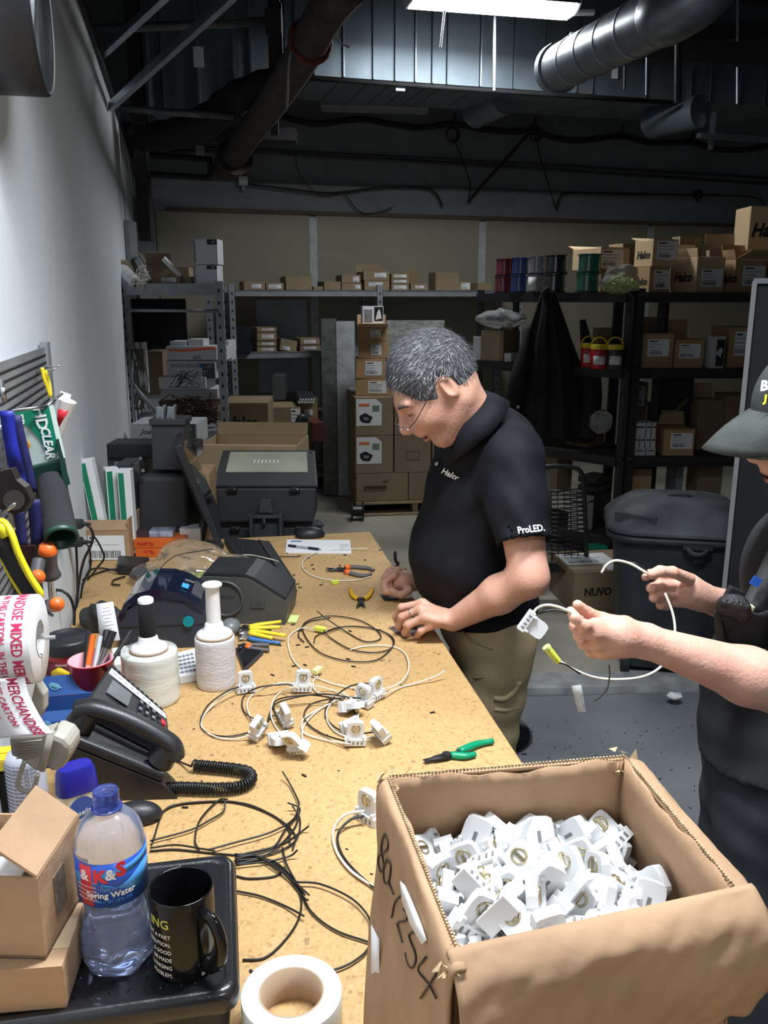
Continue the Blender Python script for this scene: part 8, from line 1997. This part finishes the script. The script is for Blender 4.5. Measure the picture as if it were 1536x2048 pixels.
for s in (-1,1): m = MB().tube(catmull([H1 @ Vector(v) for v in ((.094,s*.014,.022),(.093,s*.032,.027),(.078,s*.052,.021))],4),.0042,6);m.part('eyebrow',pm('brow_dark',(.06,.045,.04),.8),P1,w=True)
for s in (-1,1): m = MB().tube(catmull([H1 @ Vector(v) for v in ((.088,s*.020,.000),(.091,s*.033,-.003),(.084,s*.046,.000))],4),.0010,5);m.part('lashes',ink,P1,w=True)
rg = [Wt(q) for q in ((817,1242,2.075),(801,1236,2.10))];pR = Vector(Wt(fing[2][0])*.5+Wt(fing[2][1])*.5);aR_ = Vector(Wt(fing[2][1])-Wt(fing[2][0])).normalized();Fr = frame(aR_)
m = MB().tube([pR+Fr @ Vector((math.cos(t)*.0122,math.sin(t)*.0122,0)) for t in [2*PI*i/18 for i in range(18)]],.0017,6,closed=True);m.part('ring',steel,P1,w=True,label='silver ring')
# reading glasses
GL = thing('reading_glasses','thin rimmed reading glasses low on the nose of the grey-haired man','glasses',H1 @ Vector((.11,0,-.02)))
gm = pm('glasses_dark',(.03,.012,.01),.35)
for s in (-1,1):
    m = MB().tube(catmull([H1 @ Vector(v) for v in ((-.030,s*.086,.012),(-.012,s*.086,.024),(.03,s*.080,.012),(.085,s*.066,-.010),(.112,s*.056,-.016))],5),.0012,6);m.part('temple',gm,GL,w=True)
    lens = [H1 @ Vector((.122-.006*abs(math.cos(t)),s*.031+math.cos(t)*.023,-.022+math.sin(t)*.0125)) for t in [2*PI*i/24 for i in range(24)]]
    m = MB().tube(lens,.0008,5,closed=True);m.part('rim',steel,GL,w=True);m = MB();m.add(lens,[tuple(range(24))]);m.part('lens',pm('lens_glass',(1,1,1),.02,trans=1,ior=1.05,var=0),GL,w=True)
m = MB().tube([H1 @ Vector(v) for v in ((.122,-.009,-.020),(.126,0,-.016),(.122,.009,-.020))],.001,6);m.part('bridge',steel,GL,w=True)
# scrap of dark card under the hand
# ---------------------------------------------------------------- the man in the cap
P2 = thing('person','man in a dark cap and grey shirt at right, holding a wired lamp socket','person',(.78,1.62,0))
H2 = HM(1636,844,1.60,R(2),R(15)) @ Matrix.Scale(1.10,4)
NB2 = H2 @ Vector((-.06,0,-.17));b2 = headbody(H2,NB2,open_=.002)
for i in range(len(b2.m)):
    if b2.m[i] == 3: b2.m[i] = 0
s_,e_,w_ = Wt((1690,1120,1.50)),Wt((1620,1395,1.42)),Wt((1300,1285,1.40))
f2 = [[(1192,1250,1.37),(1168,1252,1.35),(1150,1236,1.35),(1141,1222,1.36)],[(1190,1268,1.36),(1163,1268,1.36),(1150,1252,1.38),(1152,1240,1.39)],[(1196,1288,1.37),(1168,1288,1.38),(1158,1272,1.40),(1164,1260,1.41)],[(1208,1305,1.38),(1183,1305,1.40),(1172,1290,1.42),(1178,1278,1.43)],[(1250,1248,1.42),(1205,1238,1.41),(1175,1226,1.40),(1155,1210,1.39)]]
def hand3(g):
    g.ell(Wt((1232,1275,1.39)),(.047,.030,.034),(0,R(8),0),.02);g.cap(Wt((1285,1280,1.40)),Wt((1240,1272,1.39)),.028,.030,.02)
    for i,f in enumerate(f2): r_ = (.0095,.0098,.0095,.0088,.0108)[i];g.cap(Wt((1250,1275,1.39)),Wt(f[0]),.018,r_*1.3,.014);g.chain([Wt(q) for q in f],[r_*1.2,r_*1.05,r_*.95,r_*.85],.006)
lo,hi = bounds([e_,w_]+[Wt(q) for f in f2 for q in f],.065);fm2 = e_*.6+w_*.4
join(b2,arm(lo,hi,[e_,fm2,w_],[.053,.050,.029],hand3));g = SDF(*bounds([s_,e_],.08),.008);g.cap(s_,e_,.058,.052);g.mesh(b2)
s4,e4,w4 = Wt((1640,1090,1.90)),Wt((1600,1262,1.86)),Wt((1398,1192,1.76))
f4 = [[(1352,1152,1.76),(1322,1150,1.73),(1300,1148,1.71),(1291,1154,1.70)],[(1350,1172,1.74),(1318,1170,1.71),(1303,1176,1.70),(1316,1184,1.72)],[(1352,1190,1.74),(1320,1188,1.71),(1308,1195,1.70),(1322,1201,1.72)],[(1358,1205,1.75),(1332,1204,1.73),(1321,1210,1.72),(1334,1214,1.74)],[(1378,1158,1.72),(1345,1144,1.69),(1320,1142,1.68),(1303,1148,1.68)]]
def hand4(g):
    g.ell(Wt((1368,1178,1.75)),(.040,.028,.036),(0,R(15),0),.02);g.cap(w4,Wt((1375,1182,1.75)),.028,.030,.02)
    for i,f in enumerate(f4): r_ = (.0098,.0105,.010,.009,.0112)[i];g.chain([Wt(q) for q in f],[r_*1.2,r_*1.05,r_,r_*.9],.005)
lo,hi = bounds([e4,w4]+[Wt(q) for f in f4 for q in f],.06);join(b2,arm(lo,hi,[e4,e4*.55+w4*.45,w4],[.045,.043,.028],hand4,h=.0036))
g = SDF((.5,1.35,.05),(1.1,2.0,1.5),.016);t1,t2 = Wt((1665,1130,1.70)),Wt((1630,1400,1.66));n2 = np.array(H2 @ Vector((-.06,0,-.18)))
g.cap(n2,t1,.05,.11,.05).ell(t1,(.12,.16,.13),k=.05).ell(t2,(.11,.12,.16),k=.05).cap(s_,s4,.06,.055,.05).cap(s4,e4,.05,.045,.03)
for y,x_ in ((1.62,.81),(1.76,.83)): g.cap((x_,y,.86),(x_,y,.5),.06,.05,.03).cap((x_,y,.5),(x_+.01,y,.1),.045,.036,.03)
g.mesh(b2);b2.part('body',[skin2,lipm,mouthm,stub],P2,w=True)
tee = pm('dark_grey_cloth',(.017,.018,.021),.85,var=.25,scale=14,bump=.15,bscale=400)
g = SDF((.46,1.36,.76),(1.12,2.06,1.52),.0085);g.cap((.82,1.62,.72),(.84,1.70,.98),.155,.15,.06);g.ell(Wt((1655,1150,1.70)),(.165,.19,.17),k=.06).ell(Wt((1612,1370,1.66)),(.178,.17,.20),k=.06).ell(Wt((1622,1530,1.62)),(.172,.165,.14),k=.06)
g.cap(Wt((1690,1060,1.52)),Wt((1680,1060,1.88)),.09,.085,.05).cap(s_,Wt((1660,1300,1.46)),.078,.070,.03).cap(s4,Wt((1640,1200,1.88)),.075,.068,.03)
g.disp(lambda x,y,z: .0025*snoise(x,y,z,18,4)+.003*np.sin(z*60+y*12)*np.exp(-((z-.95)/.12)**2));g.plane((0,0,.80),(.05,0,-1),.006);m = MB();g.mesh(m);m.part('grey_shirt',tee,P2,w=True);gT = g
jn = pm('grey_denim',(.055,.06,.07),.85,var=.25,scale=10,bump=.2,bscale=400)
g = SDF((.55,1.38,.06),(1.1,1.98,.96),.009);g.ell(Wt((1620,1590,1.63)),(.165,.175,.13),k=.05)
for y,x_ in ((1.62,.81),(1.76,.83)): g.cap((x_,y,.84),(x_,y,.5),.105,.088,.06).cap((x_,y,.5),(x_,y,.07),.086,.08,.03)
g.disp(lambda x,y,z: .003*snoise(x,y,z,20,6)+.003*np.sin(z*60+x*20)*np.exp(-((z-.7)/.15)**2));g.plane((0,0,.07),(0,0,-1));m = MB();g.mesh(m);m.part('jeans',jn,P2,w=True)
for y in (1.61,1.77):
    m = MB();gs_ = SDF((-.2,-.08,-.01),(.12,.08,.14),.008);gs_.ell((-.06,0,.03),(.13,.048,.045)).ell((.03,0,.05),(.06,.045,.06),k=.03).plane((0,0,.004),(0,0,-1));gs_.mesh(m);m.v = [(v[0]+.83,v[1]+y,v[2]) for v in m.v];m.part('shoe',blackR,P2,w=True)
# chest pouch with gloves and grey bib strap
kw = dict(g_=gT,Y0=1.3,Y1=1.9)
bib = pm('faded_bib',(.10,.105,.11),.8,var=.3,scale=20,bump=.15,bscale=300)
P_ = []
for i in range(9):
    t = i/8;x0 = 1545-(1545-1478)*t;y0 = 1085+(1222-1085)*t;P_.append([W(x0-2,y0,1.60),W(x0+16,y0+3,1.575),W(x0+42,y0+8,1.57)])
m = MB();m.sheet(P_,.006);m.part('bib_strap',bib,P2,w=True);MB().box(W(1512,1163,1.568),(.018,.003,.018),rot=(0,.5,0)).part('blue_print',pm('print_blue',(.02,.12,.6),.6),P2,w=True)
P_ = [[W(x,1228-(x-1455)*.10+5*math.sin((x-1440)*.1)+dy,1.555-.03*math.sin(PI*min(1,max(0,(x-1430)/120)))+.0006*dy) for dy in (0,20,45,70)] for x in range(1432,1570,12)]
m = MB();m.sheet(P_,.004);m.part('pouch_pocket',tee,P2,w=True)
pz = thing('glove','black knobbly work glove stuffed in the chest pouch of the man in the cap','glove',W(1465,1212,1.53));m = MB();g = SDF((-.06,-.04,-.05),(.06,.04,.06),.004);g.ell((0,0,0),(.032,.02,.024)).ell((.018,0,-.016),(.02,.018,.018),k=.01)
for k in range(6): g.ell((-.022+.009*k,-.012,.012-.002*k),(.007,.008,.008),k=.004)
g.mesh(m);m.part('glove_body',pm('glove_black',(.015,.015,.016),.5,bump=.5,bscale=200),pz)
for (x,y,w2,h2,mt,nm,lb) in ((1467,1188,.030,.026,black,'black_plug','black cap end above the glove in the chest pouch'),(1473,1200,.016,.012,orange,'orange_tag','small orange end beside the glove in the chest pouch'),(1492,1216,.026,.020,pm('cream_tag',(.7,.66,.45),.5),'cream_tag','cream coloured end in the chest pouch of the man in the cap')):
    m = MB().box(W(x,y,1.545),(w2,.014,h2),rot=(0,.4,0));m.solo(nm,mt,lb,'tool',bev=.003)
m = MB().hexa([W(1432,1300,1.54),W(1452,1300,1.54),W(1452,1300,1.57),W(1432,1300,1.57),W(1427,1222,1.54),W(1442,1222,1.54),W(1442,1222,1.57),W(1427,1222,1.57)]);m.part('pouch_strap',pm('dark_strap',(.02,.018,.014),.6),P2,w=True,bev=.003)
# cap
capm = pm('cap_cloth',(.034,.040,.037),.85,var=.25,scale=22,bump=.2,bscale=350);M_ = H2
g = SDF((-.14,-.12,-.03),(.16,.12,.17),.0045);g.ell((-.012,0,.030),(.116,.094,.110));g.ell((-.012,0,.026),(.106,.084,.101),k=.004,op='sub').plane((.05,0,.028),(.12,0,-1),.004)
m = MB();g.mesh(m);m.v = [tuple(M_ @ Vector(v)) for v in m.v];cp = m.part('cap',capm,P2,w=True)
P_ = []
for i in range(15):
    a = R(-62+124*i/14);row = []
    for j in range(8):
        t = j/7;r0 = Vector((math.cos(a)*.104-.012,math.sin(a)*.088,.034));ex = .106*(math.cos(a*1.05)**.6);row.append(M_ @ Vector((r0.x+ex*t,r0.y*(1-.12*t*t),.036+.010*(1-(r0.y/.09)**2)-.030*t*t-.012*t-.030*(r0.y/.088)**2*t)))
    P_.append(row)
m = MB();m.sheet(P_,.004);m.part('cap_bill',capm,cp,w=True)
for i,(sx_,a,zc) in enumerate((('85',.60,.092),)):
    q = M_ @ Vector((.088,.034,.090));pn_ = (M_.to_3x3() @ Vector((.86,.30,.45))).normalized();rt_ = (M_.to_3x3() @ Vector((-.5,.8,0))).normalized()
    lettering('BS',.026,mat4(q+pn_*.004,rt_,pn_.cross(rt_)),paper,cp,w=True,bold=.001);lettering('J',.018,mat4(q+pn_*.004-pn_.cross(rt_)*.024,rt_,pn_.cross(rt_)),yellow,cp,w=True,bold=.001)
m = MB();rnd = random.Random(5)
for k in range(420):
    a = rnd.uniform(-.9,.9);l = Vector((.092+.008*math.cos(a)+rnd.uniform(-.004,.002)-.03*abs(a)**2,a*.034,-.060-.016*abs(a)+rnd.uniform(-.01,.006)));p = H2 @ l;d = H2.to_3x3() @ Vector((.004,rnd.uniform(-.003,.003),-.010));w_2 = Vector((.0006,.0006,0));m.add([p-w_2,p+w_2,p+d],[(0,1,2)])
m.part('moustache',pm('beard_brown',(.12,.075,.05),.8,var=.4,scale=100),P2,w=True,kind='stuff')
# ---------------------------------------------------------------- what they hold
HW_ = thing('held_socket','white lamp socket on wires held up by the man in the cap','lamp socket',W(1047,1237,1.36))
o = socket_mesh().part('socket_body',[white,pm('slot_grey',(.18,.18,.18),.6)],HW_,bev=.0008,seg=1);o.matrix_basis = Euler((R(20),R(125),R(10))).to_matrix().to_4x4() @ Matrix.Scale(1.0,4)
for pts,r_,mt,nm in (([(1062,1232,1.36),(1075,1216,1.36),(1095,1210,1.355),(1120,1215,1.35),(1142,1225,1.35),(1165,1235,1.37)],.0024,wireW,'cream_lead'),([(1058,1238,1.36),(1080,1226,1.36),(1110,1220,1.36),(1135,1226,1.355),(1160,1238,1.37)],.0018,wireB,'black_lead')):
    m = MB().tube(catmull([W(*q) for q in pts],6),r_,8);m.part(nm,mt,HW_,w=True)
LW_ = thing('held_wire','cream wire looping from the far hand of the capped man to a lime connector','wire',W(1240,1357,1.55))
m = MB().tube(catmull([W(*q) for q in ((1203,1146,1.70),(1213,1130,1.70),(1232,1121,1.70),(1262,1128,1.70),(1290,1144,1.69),(1310,1156,1.69))],6),.0028,8);m.part('wire_end',wireW,LW_,w=True)
m = MB().tube(catmull([W(*q) for q in ((1330,1186,1.68),(1345,1225,1.66),(1350,1262,1.63),(1343,1295,1.60),(1325,1330,1.57),(1290,1352,1.55),(1240,1359,1.53),(1190,1355,1.52),(1150,1340,1.51),(1118,1322,1.50))],6),.0026,8);m.part('wire_loop',wireW,LW_,w=True)
m = MB().tube(catmull([W(*q) for q in ((1250,1123,1.71),(1275,1128,1.70),(1300,1146,1.70))],5),.0016,6);m.part('black_strand',wireB,LW_,w=True)
m = MB().tube(catmull([W(*q) for q in ((1118,1325,1.50),(1135,1331,1.50),(1160,1348,1.51))],5),.0016,6);m.part('black_strand',wireB,LW_,w=True)
m = MB().cyl(W(1094,1296,1.50),W(1117,1323,1.50),.0075,.006,n=10);m.part('lime_connector',lime,LW_,w=True);m = MB().cyl(W(1092,1293,1.50),W(1095,1297,1.50),.0082,n=10);m.part('connector_rim',pm('pale_lime',(.6,.7,.25),.5),LW_,w=True)
tubeobj('held_wire',[W(1218,1330,1.42),W(1219,1352,1.42),W(1214,1378,1.42),W(1200,1395,1.42),W(1188,1402,1.42)],.0015,pm('thin_grey_wire',(.12,.11,.09),.6),'short dark wire hanging below the near hand of the man in the cap','wire')
S = thing('clear_tag','pale clear tag hanging on a thread below the lime connector','tag',W(1157,1423,1.5));m = MB();P_ = [[W(1143+t*12,1372+52*t,1.50),W(1162+t*10,1370+54*t,1.49)] for t in (0,.33,.66,1)];m.sheet(P_,.001);m.part('tag_strip',pm('tag_film',(.75,.78,.80),.3,trans=.5,ior=1.1),S,w=True);m = MB().tube([W(1098,1312,1.5),W(1120,1345,1.5),W(1145,1374,1.5)],.0005,4);m.part('thread',wireW,S,w=True)
S = thing('dark_card','dark scrap of card under the ringed hand of the grey-haired man','card',TB(800,1262));m = MB();q = [TB(778,1256,.001),TB(806,1276,.001),TB(850,1270,.001),TB(830,1254,.001)];m.hexa(q+[v+Vector((0,0,.001)) for v in q]);m.part('card_sheet',pm('card_grey',(.10,.09,.09),.6),S,w=True)
S = thing('dark_card','flat grey metal plate under the far hand of the grey-haired man','plate',TB(788,1196));m = MB();q = [TB(760,1190,.001),TB(770,1202,.001),TB(808,1198,.001),TB(805,1188,.001)];m.hexa(q+[v+Vector((0,0,.002)) for v in q]);m.part('plate_sheet',charc,S,w=True)
tubeobj('black_cable',[W(790,1103,2.5),W(791,1120,2.5),W(796,1128,2.5),(W(790,1135,2.49))],.005,blackR,'black cord standing up behind the far hand of the grey-haired man','cord')
